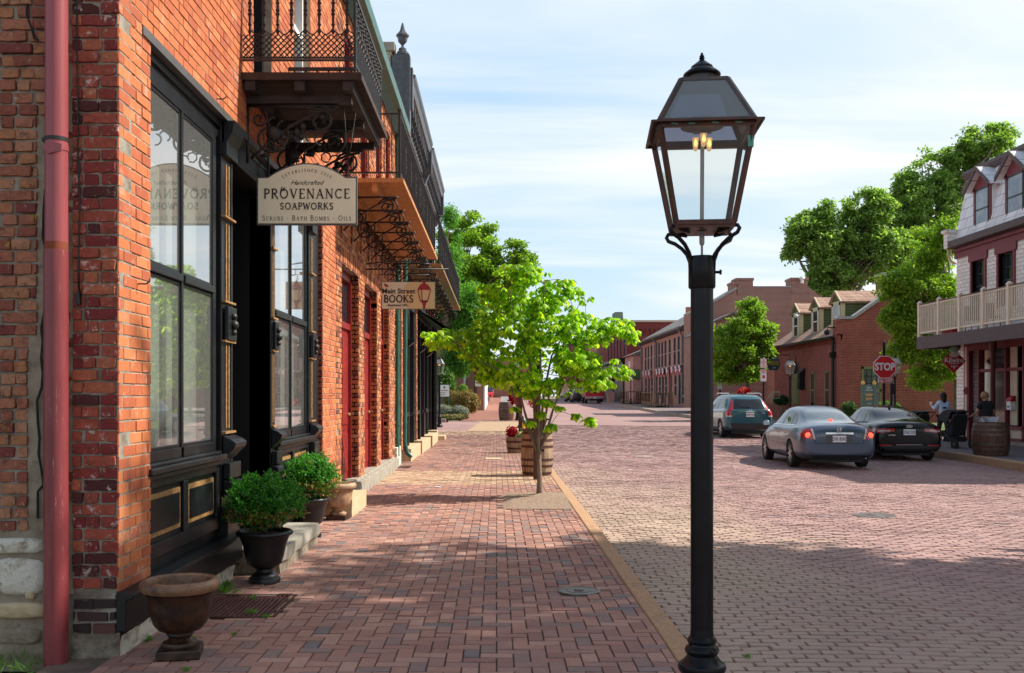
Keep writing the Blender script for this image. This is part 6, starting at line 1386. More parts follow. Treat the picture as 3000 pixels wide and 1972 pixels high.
for i in range(1, 4): q = wx0+(wx1-wx0)*i/4; mb.box(q-.012, q+.012, gy-.025, gy, 1.8, 2.8)
for z in (2.1, 2.45): mb.box(wx0, wx1, gy-.025, gy, z, z+.025)
mb.build('glazing_bars', 'black', w)
# green door in its arch
d = thing_part('door', V_); mb = MB(); mb.box(TX-.03, TX+.02, 52.35, 53.45, .95, 2.72); mb.build('door_frame', 'olive', d); mb = MB(); mb.box(TX-.05, TX-.02, 52.5, 53.3, 1.0, 2.70)
for a, b in ((1.1, 1.7), (1.85, 2.55)):
    for q in (52.58, 52.95): mb.box(TX-.065, TX-.05, q, q+.27, a, b)
mb.build('door_leaf', plain('olive_door', (.16, .20, .06), .5, bmp=0), d); mb = MB(); mb.prism([(52.35+.55+.55*math.cos(a), 2.74+.62*math.sin(a)) for a in [math.pi*i/12 for i in range(13)]], 'x', TX-.02, TX+.02); mb.build('fanlight', 'darkvoid', d)
mb = MB(); mb.ball((TX-.08, 52.58, 1.75), .03); mb.build('handle', 'gold', d)
mb = MB(); mb.prism([(52.9+.66*math.cos(a), 2.74+.73*math.sin(a)) for a in [math.pi*i/12 for i in range(13)]]+[(52.24, 2.74)], 'x', TX-.015, TX-.005); mb.box(TX-.05, TX, 52.85, 52.95, 3.4, 3.75); mb.build('arch', 'brick_tour', V_)
mb = MB(); mb.box(14.6, TX, 49.5, 57.4, G(50), 1.0); mb.build('raised_terrace', 'brick_tour', V_); mb = MB(); mb.box(14.5, 14.65, 48.5, 57.4, G(50)-.2, 1.15); mb.build('terrace_wall', 'brick_tour', V_)
mb = MB(); mb.tube([(TX-.1, 46.75, 4.3), (TX-.12, 46.75, 3.9), (TX-.12, 46.75, .1)], .07, 10); mb.box(TX-.24, TX+.0, 46.62, 46.88, 3.35, 3.6); mb.build('downpipe', 'black', V_, smooth=True)
mb = MB(); mb.box(TX+4.3-.1, TX+5.5, 47.5, 48.4, 4, 8.2)
cx0, cx1 = XX(2586, 48), XX(2640, 48); mb = MB(); mb.box(cx0, cx1, 48, 48.9, 5.8, 7.35); mb.build('chimney', 'brick_tour', V_); mb = MB(); mb.box(cx0-.06, cx1+.06, 47.94, 48.96, 7.35, 7.5); mb.build('chimney_cap', 'parapet', V_)
mb = MB(); mb.box(TX+.1, TX+8, gy+.3, 57, -.2, 4.3); mb.build('core', 'brick_tour', V_)
wl = thing('wall_lantern', 'black box lantern on the brick wall beside the green door', 'lantern', (TX-.15, 51.5, 2.4)); mb = MB(); mb.box(TX-.3, TX-.0, 51.35, 51.4, 1.9, 2.7); mb.box(TX-.3, TX-.0, 51.6, 51.65, 1.9, 2.7); mb.prism([(TX-.34, 2.7), (TX+.0, 2.7), (TX-.0, 3.0)], 'y', 51.3, 51.7); mb.box(TX-.3, TX, 51.35, 51.65, 1.86, 1.9); mb.build('frame', 'black', wl); mb = MB(); mb.box(TX-.27, TX-.03, 51.41, 51.59, 1.92, 2.68); mb.build('glass', 'lampglass', wl)
cm = thing('security_camera', 'white dome camera on the far dormer', 'camera', (TX+.3, 53.2, 5.9)); mb = MB(); mb.tube([(TX+.35, 53.3, 5.9), (TX+.2, 53.25, 5.85)], .04, 8); mb.build('arm', 'white', cm); mb = MB(); mb.ball((TX+.12, 53.22, 5.82), .1); mb.build('dome', 'white', cm, smooth=2)
cm = thing('security_camera', 'black camera on a bracket at the corner of the brick gable', 'camera', (TX-.5, 46.2, 4.8)); mb = MB(); mb.tube([(TX-.2, 46.2, 4.72), (TX-.55, 46.2, 4.72), (TX-.55, 46.2, 4.6)], .03, 8); mb.build('arm', 'black', cm); mb = MB(); mb.ball((TX-.58, 46.2, 4.5), .13); mb.build('dome', 'black', cm, smooth=2)
# hanging visitor sign
M['teal'] = plain('teal_sign', (.02, .075, .085), .5, bmp=0, var=.1); M['goldtext'] = plain('gold_letters', (.62, .38, .10), .4, bmp=0)
HS = thing('hanging_sign', 'dark teal arched sign with gold TOURISM CENTER lettering before the round leafy tree', 'sign', (15, 54, 3)); sx0, sx1 = XX(2248, 54), XX(2285, 54); sm = (sx0+sx1)/2; z0, z1 = ZZ(1085, 54), ZZ(1043, 54); hw = (sx1-sx0)/2
mb = MB(); mb.prism([(sm+hw*math.cos(a)*(1 if abs(math.cos(a)) < .9 else 1), (z0+z1)/2+(z1-z0)/2*max(-1, min(1, 1.25*math.sin(a)))) for a in [i*math.pi/12 for i in range(24)]], 'y', 54, 54.06); mb.build('board', 'teal', HS)
text('lettering', 'TOURISM', .15, (sm, 53.98, (z0+z1)/2+.07), 'goldtext', HS, bold=.006, ext=.001); text('lettering', 'CENTER', .15, (sm, 53.98, (z0+z1)/2-.07), 'goldtext', HS, bold=.006, ext=.001); text('script', 'Saint Charles', .1, (sm, 53.98, (z0+z1)/2+.24), 'white', HS, shear=.4, ext=.001); text('number', '230', .12, (sm, 53.98, (z0+z1)/2-.25), 'white', HS, shear=.3, ext=.001)
mb = MB(); mb.bar((sx0, 54.03, z1+.05), (TX+.1, 54.03, z1+.05), .04); mb.build('bracket', 'iron', HS)
# standing green sign
MS = thing('monument_sign', 'standing teal sign between two green posts with gold acorns before the brick gable', 'sign', (15, 40, 0)); a, b = XX(2528, 40), XX(2562, 40); zt = ZZ(1128, 40); bz = G(40)-.15
for x in (a, b): mb = MB(); mb.box(x-.06, x+.06, 39.95, 40.07, bz, zt); mb.build('post', plain('green_post', (.06, .16, .12), .5, bmp=0), MS); mb = MB(); mb.lathe((x, 40, zt), [(.04, 0), (.075, .04), (.08, .08), (.06, .13), (.02, .18), (0, .19)], 12); mb.build('acorn', plain('gold_acorn', (.75, .5, .12), .35, metal=.4, bmp=0), MS, smooth=True)
mb = MB(); mb.prism([(a+.06, bz+.3), (b-.06, bz+.3), (b-.06, zt-.15)]+[((a+b)/2+((b-a)/2-.06)*math.cos(t), zt-.15+.18*math.sin(t)) for t in [math.pi*i/8 for i in range(1, 8)]]+[(a+.06, zt-.15)], 'y', 39.98, 40.03); mb.build('board', plain('teal_grey', (.09, .16, .16), .5, bmp=0), MS)
text('script', 'Saint', .1, ((a+b)/2, 39.96, zt-.1), 'white', MS, shear=.4, ext=.001); text('script', 'Charles', .09, ((a+b)/2, 39.96, zt-.2), 'white', MS, shear=.4, ext=.001)
for i, s in enumerate(('TOURISM', 'CENTER')): text('lettering', s, .125, ((a+b)/2, 39.96, zt-.40-.16*i), 'goldtext', MS, ext=.001, sx=.6, bold=.006)
for i in range(3): text('small_lettering', ('Hours', 'Mon - Sun', 'Open Daily')[i], .07, ((a+b)/2, 39.96, zt-.75-.12*i), 'white', MS, ext=.001, sx=.8) if i == 0 else None
# ============================================================ STOP SIGN etc
M['stopred'] = plain('stop_red', (.62, .012, .02), .45, bmp=0, var=.05)
SS = thing('stop_sign', 'red octagonal STOP sign with an ALL WAY plate on a black post', 'stop sign', (13.25, 34, 0)); sz = 34.0; cx, cz = XX(2591.5, sz), ZZ(1075.5, sz); r = .38/math.cos(R(22.5))
mb = MB(); mb.prism([(cx+r*math.cos(R(22.5+45*i)), cz+r*math.sin(R(22.5+45*i))) for i in range(8)], 'y', sz-.02, sz); mb.build('border', 'white', SS)
mb = MB(); r2 = r*.95; mb.prism([(cx+r2*math.cos(R(22.5+45*i)), cz+r2*math.sin(R(22.5+45*i))) for i in range(8)], 'y', sz-.024, sz-.02); mb.build('plate', 'stopred', SS)
text('lettering', 'STOP', .345, (cx, sz-.03, cz), 'white', SS, bold=.014, sx=.82, ext=.002)
ax0, ax1, az0, az1 = XX(2572.5, sz), XX(2612.5, sz), ZZ(1122, sz), ZZ(1109, sz)
mb = MB(); mb.box(ax0, ax1, sz-.02, sz, az0, az1); mb.build('all_way_border', 'white', SS); mb = MB(); mb.box(ax0+.012, ax1-.012, sz-.024, sz-.02, az0+.012, az1-.012); mb.build('all_way_plate', 'stopred', SS); text('lettering', 'ALL WAY', .12, ((ax0+ax1)/2, sz-.03, (az0+az1)/2), 'white', SS, bold=.003, ext=.001, sx=.85)
mb = MB(); mb.lathe((cx, sz+.05, 0), [(.10, -.1), (.10, .1), (.05, .2), (.045, 3.22), (.06, 3.24), (.05, 3.27), (.062, 3.33), (.045, 3.39), (.015, 3.43), (0, 3.46)], 14); mb.build('post', 'postpaint', SS, smooth=True)
mb = MB(); px = XX(2612, 37); mb.lathe((px, 37, 0), [(.055, -.1), (.055, 2.1), (0, 2.12)], 12); mb.box(px+.02, px+.14, 36.95, 37.05, 1.6, 2.0); tag(mb.build('signal_post', 'postpaint', smooth=True), 'plain black post between the stop sign post and the gas lamp', 'post')
NP = thing('parking_sign', 'stacked NO PARKING and TROLLEY STOP signs before the round leafy tree', 'sign', (12.5, 46.7, 0)); pz = 46.7; px = XX(2237, pz)
mb = MB(); mb.tube([(px, pz+.03, G(pz)), (px, pz+.03, ZZ(1046, pz))], .04, 10); mb.ball((px, pz+.03, ZZ(1044, pz)), .06); mb.build('post', 'postpaint', NP, smooth=2)
for (ya, yb, lines, col) in ((1051, 1078, ('NO', 'PARKING', 'THIS SIDE', 'OF STREET'), 'stopred'), (1082, 1118, ('TROLLEY', 'STOP'), 'stopred')):
    a, b = XX(2227.5, pz), XX(2246, pz); z0, z1 = ZZ(yb, pz), ZZ(ya, pz)
    mb = MB(); mb.box(a, b, pz-.02, pz, z0, z1); mb.build('plate', 'white', NP)
    mb = MB(); 
    for p in ((a+.01, a+.02), (b-.02, b-.01)): mb.box(p[0], p[1], pz-.024, pz-.02, z0+.01, z1-.01)
    for p in ((z0+.01, z0+.02), (z1-.02, z1-.01)): mb.box(a+.01, b-.01, pz-.024, pz-.02, p[0], p[1])
    mb.build('border', col, NP)
    for i, s in enumerate(lines): text('lettering', s, .085 if i < 2 else .05, ((a+b)/2, pz-.03, z1-.07-.095*i), col, NP, sx=.75 if len(s) < 8 else .7, bold=.002, ext=.001)
    if len(lines) == 2: mb = MB(); mb.box((a+b)/2-.06, (a+b)/2+.06, pz-.026, pz-.02, z0+.15, z0+.3); mb.build('trolley_pictogram', col, NP)
PS = thing('parking_sign', 'small white and green parking notice just right of the tall foreground lamp post', 'sign', (12.55, 55.6, 0)); a, b, z0, z1 = XX(2102, 55.6), XX(2115, 55.6), ZZ(1141, 55.6), ZZ(1119, 55.6)
mb = MB(); mb.box(a, b, 55.55, 55.57, z0, z1); mb.build('plate', 'white', PS); mb = MB()
for i in range(4): mb.box(a+.04, b-.04, 55.54, 55.55, z1-.08-.1*i, z1-.05-.1*i)
mb.build('lettering', plain('green_lettering', (.02, .25, .1), .5, bmp=0), PS); mb = MB(); mb.tube([((a+b)/2, 55.58, G(55)), ((a+b)/2, 55.58, z0)], .03, 8); mb.build('post', 'postpaint', PS)
# ============================================================ BIG GABLED BRICK HOUSE
M['brick_big'] = brickshade('brown_red_brick', (.29, .075, .05), (.18, .045, .03), (.44, .32, .26), ms=.016, var=.25)
BG = thing('gabled_house', 'big brown-red brick gable end with two square chimneys behind the round leafy tree', 'building', (16, 62, 0)); bz = 62
def P2(lst, z): return [(XX(a, z), ZZ(b, z)) for a, b in lst]
mb = MB(); mb.prism(P2([(2030, 1195), (2030, 915), (2094, 884), (2158, 846), (2205, 842), (2366, 838), (2420, 880), (2420, 1195)], bz), 'y', bz, bz+3); mb.build('gable_wall', 'brick_big', BG)
for (a, b, c, d, l) in ((2158, 2206, 817, 850, 'a'), (2145, 2160, 828, 860, 'b'), (2318, 2366, 816, 845, 'c')):
    q = P2([(a, d), (b, c)], bz); mb = MB(); mb.box(q[0][0], q[1][0], bz-.02, bz+1.2, q[0][1]-.3, q[1][1]); mb.box(q[0][0]-.05, q[1][0]+.05, bz-.07, bz+1.25, q[1][1]-.1, q[1][1]+.05); mb.build('chimney', 'brick_big', BG)
mb = MB(); q = P2([(2030, 915), (2094, 884), (2158, 846)], bz)
for s, e in zip(q, q[1:]): mb.bar((s[0], bz+1.5, s[1]+.05), (e[0], bz+1.5, e[1]+.05), 3.2, .12)
q = P2([(2206, 842), (2318, 840)], bz); mb.box(q[0][0], q[1][0], bz-.05, bz+3.1, q[0][1], q[0][1]+.08); mb.build('coping', 'parapet', BG)
mb = MB(); q = P2([(2345, 822)], bz)[0]; mb.lathe((q[0], bz-.3, q[1]-.2), [(.1, 0), (.1, .25), (.18, .27), (.14, .4), (0, .42)], 10); mb.build('roof_vent', 'white', BG, smooth=True)
mb = MB(); q = P2([(2030, 1195), (2030, 985), (2060, 965), (2100, 940), (2145, 920), (2250, 960), (2250, 1195)], 59); mb.prism(q, 'y', 59, 61.9); o = mb.build('low_wing', 'brick_big', BG)
mb = MB(); 
for s, e in zip(q[1:5], q[2:6]): mb.bar((s[0], 60.4, s[1]+.04), (e[0], 60.4, e[1]+.04), 3.3, .1)
mb.build('wing_coping', 'slate', BG)
# ============================================================ ROW HOUSE with bunting
RX = 14.0; ry0, ry1 = 73.5, 96.5
M['brick_row'] = brickshade('rosy_row_brick', (.42, .155, .11), (.33, .11, .08), (.42, .32, .27), ms=.012, var=.15)
RH = thing('row_house', 'long rosy brick row house with slate roof and bunting under its windows', 'building', (RX, 85, .9))
mb = MB(); mb.box(RX, RX+9, ry0, ry1, .4, 6.75); mb.build('wall', 'brick_row', RH)
mb = MB(); mb.prism([(RX+.0, 6.5), (RX+4.5, 9.4), (RX+9, 6.5)], 'y', ry1-.4, ry1); mb.prism([(RX-.02, 7.0), (RX-.02, 8.1), (RX+1.1, 8.1), (RX+4.6, 9.6), (RX+9, 7.0)], 'y', ry0-.2, ry0+.2); mb.box(RX-.02, RX+9, ry0-.22, ry0, .4, 7.1); mb.build('end_wall', 'brick_row', RH)
mb = MB(); mb.add([(RX-.45, ry0+.2, 6.65), (RX-.45, ry1, 6.65), (RX+4.5, ry1, 9.45), (RX+4.5, ry0+.2, 9.45), (RX+9.4, ry1, 6.65), (RX+9.4, ry0+.2, 6.65)], [(0, 3, 2, 1), (3, 5, 4, 2)]); mb.box(RX-.45, RX, ry0+.2, ry1, 6.6, 6.66); mb.build('roof', 'slate', RH)
mb = MB(); mb.box(RX-.5, RX-.42, ry0+.2, ry1, 6.56, 6.72)
for i in range(60): y = ry0+.4+i*.38; mb.box(RX-.4, RX, y, y+.1, 6.42, 6.58)
mb.build('gutter', 'brownbeam', RH)
for y in (74.6, 86.8, 95.6): mb = MB(); mb.tube([(RX-.4, y, 6.55), (RX-.1, y, 6.1), (RX-.1, y, 1.0)], .09, 8); mb.build('downpipe', plain('grey_pipe', (.16, .16, .17), .5), RH, smooth=True)
M['navy'] = plain('blue_grey_sash', (.025, .032, .045), .9, bmp=0, spec=.05)
def rowy(px): return RX*2917/(px-1455)
wins_u = [1892, 1900, 1909, 1920, 1931.5, 1940.5, 1950, 1962.5, 1977, 1989, 2000]
wins_l = [1893, 1902, 1910.5, 1934, 1943, 1952, 1979.5, 1991.5, 2003]
for i, px in enumerate(wins_u):
    y = rowy(px); w = thing_part('window', RH); mb = MB(); mb.box(RX-.012, RX+.02, y-.45, y+.45, 4.0, 6.1); mb.build('pane', 'navy', w); mb = MB(); mb.box(RX-.02, RX, y-.5, y-.45, 3.95, 6.15); mb.box(RX-.02, RX, y+.45, y+.5, 3.95, 6.15); mb.box(RX-.02, RX, y-.45, y+.45, 5.0, 5.07); mb.box(RX-.09, RX, y-.52, y+.52, 3.88, 3.97); mb.build('frame', 'kerbgrey', w)
for i, px in enumerate(wins_l):
    y = rowy(px); dr = i in (1, 4, 7); w = thing_part('door' if dr else 'window', RH); mb = MB(); mb.box(RX-.012, RX+.02, y-.45, y+.45, .95 if dr else 1.6, 3.15); mb.build('leaf' if dr else 'pane', 'navy', w); mb = MB(); mb.box(RX-.02, RX, y-.52, y-.45, .95 if dr else 1.55, 3.2); mb.box(RX-.02, RX, y+.45, y+.52, .95 if dr else 1.55, 3.2)
    if not dr: mb.box(RX-.1, RX, y-.55, y+.55, 1.47, 1.57); mb.box(RX-.02, RX, y-.45, y+.45, 2.35, 2.42)
    mb.build('frame', 'kerbgrey', w)
for px in (1921, 1964.5):
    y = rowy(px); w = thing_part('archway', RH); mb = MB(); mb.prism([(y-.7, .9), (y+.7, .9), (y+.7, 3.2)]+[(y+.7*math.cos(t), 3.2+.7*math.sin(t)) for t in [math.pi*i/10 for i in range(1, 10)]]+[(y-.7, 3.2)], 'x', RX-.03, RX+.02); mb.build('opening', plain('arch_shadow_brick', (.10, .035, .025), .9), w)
M['bwhite'] = plain('bunting_cloth', (.75, .74, .76), .8, bmp=0)
for i, px in enumerate(wins_u):
    if i == 3: continue
    y = rowy(px); t = thing('bunting', 'red white and blue pleated bunting fan under an upper window of the row house', 'bunting', (RX, y, 3.8), 'bunting fans on the row house')
    for k, (r0, r1, c) in enumerate(((.0, .2, 'blueb'), (.2, .45, 'bwhite'), (.45, .62, 'lampred'))):
        if c == 'blueb' and 'blueb' not in M: M['blueb'] = plain('bunting_blue', (.05, .07, .25), .8, bmp=0)
        mb = MB(); V = []; n = 14
        for j in range(n+1):
            a = math.pi+math.pi*j/n
            for r_ in (r0, r1): V.append((RX-.1-.05*(j % 2)-.25*r_, y+r_*math.cos(a), 3.86+r_*1.15*math.sin(a)))
        mb.add(V, [(2*j, 2*j+1, 2*j+3, 2*j+2) for j in range(n)]); mb.build('ruffle', c, t, fix=False)
ws = thing('wall_sign', 'long narrow sign board on the row house wall between its doors', 'sign', (RX, rowy(1941.5), 3.6)); y = rowy(1941.5); mb = MB(); mb.box(RX-.08, RX-.02, y-1.1, y+1.1, 3.35, 3.75); mb.build('board', 'ink', ws); mb = MB()
for q in (-.8, 0, .8): mb.box(RX-.09, RX-.08, y+q-.3, y+q+.3, 3.45, 3.65)
mb.build('lettering', 'panel', ws)
# wooden decks on the row house pavement
M['deckold'] = plain('weathered_deck', (.22, .13, .08), .85, var=.4)
for (ya, yb, xa, xb, l) in ((73, 79.5, 11.6, 12.9, 'weathered wooden railed platform in front of the near end of the row house'), (91, 96, 12.0, 13.5, 'brown wooden railed platform with plants at the far end of the row house')):
    t = thing('wooden_platform', l, 'platform', ((xa+xb)/2, ya, G(ya))); gz = G(ya)
    mb = MB()
    for y in np.arange(ya, yb+.1, (yb-ya)/4):
        for x in (xa, xb): mb = MB(); mb.box(x-.05, x+.05, y-.05, y+.05, gz, gz+1.1); mb.build('post', 'deckold', t)
    mb = MB(); mb.box(xa, xb, ya, yb, gz+.15, gz+.25); mb.build('floor', 'deckold', t); mb = MB(); mb.box(xa-.08, xb+.08, ya-.08, yb+.08, gz+1.1, gz+1.16) if ya > 80 else (mb.box(xa-.08, xa+.08, ya, yb, gz+1.08, gz+1.15), mb.box(xa, xb, ya-.08, ya+.08, gz+1.08, gz+1.15)); mb.box(xa-.03, xa+.03, ya, yb, gz+.3, gz+.4); mb.build('rail', 'deckold', t)
# painted-advert brick building, far
M['brick_ad'] = brickshade('dark_painted_brick', (.24, .05, .045), (.20, .04, .035), (.22, .07, .06), ms=.010, var=.3)
M['fadedred'] = plain('faded_red_paint', (.30, .018, .02), .85, c2=(.24, .04, .04), scale=1.5, bmp=0)
AD = thing('advert_building', 'tall dark red brick building with a faded painted wall advert at the street bend', 'building', (16, 108, .9)); ax = 13.6; ay = 104
mb = MB(); mb.box(ax, ax+12, ay, ay+22, .5, 9.2); mb.build('wall', 'brick_ad', AD)
mb = MB(); mb.box(ax-.15, ax+12, ay-.12, ay, 8.55, 9.25)
for i in range(24): mb.box(ax+i*.5, ax+i*.5+.25, ay-.12, ay, 8.1, 8.55)
mb.build('corbel_cornice', 'brick_ad', AD); mb = MB(); mb.box(ax-.3, ax+12.1, ay-.3, ay+22, 9.25, 9.45); mb.build('roof_cap', 'creampanel', AD)
mb = MB(); mb.box(ax+.02, ax+4.0, ay-.02, ay, .9, 6.0); mb.build('painted_wall', 'fadedred', AD)
text('painted_lettering', 'Relieves', 1.0, (ax+2.5, ay-.03, 5.0), plain('ghost_paint', (.42, .16, .15), .9, bmp=0), AD, shear=.2, ext=.001); text('painted_lettering', 'Cola', 1.3, (ax+2.9, ay-.03, 2.8), 'white' if False else 'fadedtxt' if 'fadedtxt' in M else plain('ghost_paint_b', (.5, .24, .22), .9, bmp=0), AD, shear=.3, ext=.001)
mb = MB(); mb.box(ax-.4, ax, ay+.5, ay+20, 4.2, 5.2); mb.box(ax-.9, ax, ay-.05, ay+20, 5.2, 5.5); mb.box(ax-.08, ax, ay+.3, ay+20, .9, 4.2); mb.build('shopfront', 'black', AD)
for i in range(6): y = ay+1.5+i*3; w = thing_part('window', AD); mb = MB(); mb.box(ax-.02, ax, y, y+1.0, 6.0, 7.9); mb.build('pane', 'navy', w); mb = MB(); mb.box(ax-.12, ax, y-.1, y+1.1, 5.85, 6.0); mb.build('sill', 'brick_ad', w)
mb = MB(); mb.prism([(ax+.3, 9.4), (ax+1.5, 9.4), (ax+1.35, 11.5), (ax+.45, 11.5)], 'y', 118, 121); mb.box(ax+.2, ax+1.6, 117.8, 121.2, 9.4, 9.6); mb.build('roof_turret', plain('green_slate_turret', (.12, .18, .14), .8), AD)
# pink low house between
PH = thing('pink_house', 'small pinkish house squeezed between the row house and the painted brick building', 'house', (14, 99, .9)); mb = MB(); mb.box(13.3, 20, 97.2, 103.2, .5, 5.6); mb.build('wall', plain('pink_wall', (.52, .28, .24), .8, var=.1), PH); mb = MB(); mb.prism([(12.9, 5.5), (20, 5.5), (17, 7.2)], 'y', 97, 103.4); mb.build('roof', 'slate', PH)
mb = MB(); mb.box(13.25, 13.3, 99, 100, 3.2, 5.0); mb.build('window', 'panel', PH)
GS = thing('oval_sign', 'green scalloped hanging sign by the pink house', 'sign', (12.5, 97, 4)); mb = MB(); q = (XX(1868, 97), 0, ZZ(1097, 97)); mb.ball((q[0], 97, q[2]), .62, 18, 8, sy=.08, sx=1.3, sz=.8); mb.build('board', plain('sign_green', (.07, .15, .05), .6, bmp=0), GS, smooth=2); mb = MB(); mb.bar((q[0]-.9, 97, q[2]+.62), (13.4, 97, q[2]+.62), .05); mb.build('bracket', 'iron', GS); text('lettering', 'CAFE', .32, (q[0], 96.9, q[2]), 'panel', GS, ext=.001) if False else None
# more of the street beyond, both sides
def simple_house(name, label, x0, x1, y0, y1, h, mat, face=-1, wy=3.0, gz=1.0, roofm='tarred', wins=True, sills='panel'):
    t = thing(name, label, 'building', ((x0+x1)/2, y0, gz)); mb = MB(); mb.box(x0, x1, y0, y1, gz-.5, h); mb.build('wall', mat, t); mb = MB(); mb.box(x0-.2, x1+.2, y0-.2, y1+.2, h, h+.3); mb.build('cornice', roofm, t)
    fx = x0 if face < 0 else x1
    if wins:
        n = int((y1-y0)/wy)
        for i in range(n):
            for z in ([gz+.6] if h < 5 else [gz+.6, gz+4.2]):
                w = thing_part('window', t); y = y0+(i+.5)*wy; mb = MB(); mb.box(min(fx, fx+face*.05), max(fx, fx+face*.05), y-.5, y+.5, z, z+2); mb.build('pane', 'pane', w); mb = MB(); mb.box(min(fx, fx+face*.15), max(fx, fx+face*.15), y-.6, y+.6, z-.12, z); mb.build('sill', sills, w)
    return t
simple_house('street_building', 'brick street building far away on the right past the pickup truck', 12.8, 22, 127, 150, 8.5, 'brick_row', gz=1.0)
simple_house('street_building', 'farthest brick building closing the right side of the street', 12, 22, 151, 190, 10, 'brick_ad', gz=1.1)
simple_house('street_building', 'brick building at the far end of the street left of the pickup truck', -14, -3.4, 96, 150, 7.5, 'brick_row', face=1, gz=.9)
simple_house('street_building', 'far brick block at the very end of the street', -12, 8.5, 205, 230, 9, 'brick_far3', face=-1, gz=1.2, wins=False)
# left brick buildings beyond the garden
GB = thing('garden_building', 'red brick building with white trim standing beyond the flower garden', 'building', (-6, 64, .5))
M['brick_gar'] = brickshade('garden_house_brick', (.44, .16, .11), (.36, .12, .08), (.42, .3, .25), ms=.012, var=.15)
mb = MB(); mb.box(-14, XX(1400, 70), 70, 90, .3, 5.4); mb.box(XX(1398, 66), XX(1417, 66), 66, 90, .3, 4.6); mb.build('wall', 'brick_gar', GB)
mb = MB(); mb.box(XX(1361, 70)-.06, XX(1361, 70)+.08, 69.9, 70, .5, 4.2); mb.box(XX(1417, 66), XX(1421, 66), 65.9, 90, .5, 3.6); mb.box(-14, XX(1400, 70)+.1, 69.8, 90, 5.4, 5.65); mb.build('white_trim', 'white', GB)
mb = MB(); mb.box(XX(1390, 66), XX(1393, 66), 65.8, 66, .5, 3.6); mb.build('downpipe', 'postpaint', GB)
w = thing_part('wall_sign', GB); mb = MB(); mb.box(XX(1392, 65.6), XX(1409, 65.6), 65.5, 65.56, ZZ(1132, 65.6), ZZ(1116, 65.6)); mb.build('board', 'white', w); mb = MB(); mb.ball((XX(1400, 65.4), 65.48, ZZ(1121, 65.6)), .13, 12, 6, sy=.1, sz=.5, sx=1.2); mb.build('oval', 'gold', w)
simple_house('street_building', 'pale building behind the tall left trees', XX(1410, 92)-8, XX(1432, 92), 91, 95, 8.6, 'brick_gar', face=1, wins=False, gz=.8, roofm='white')
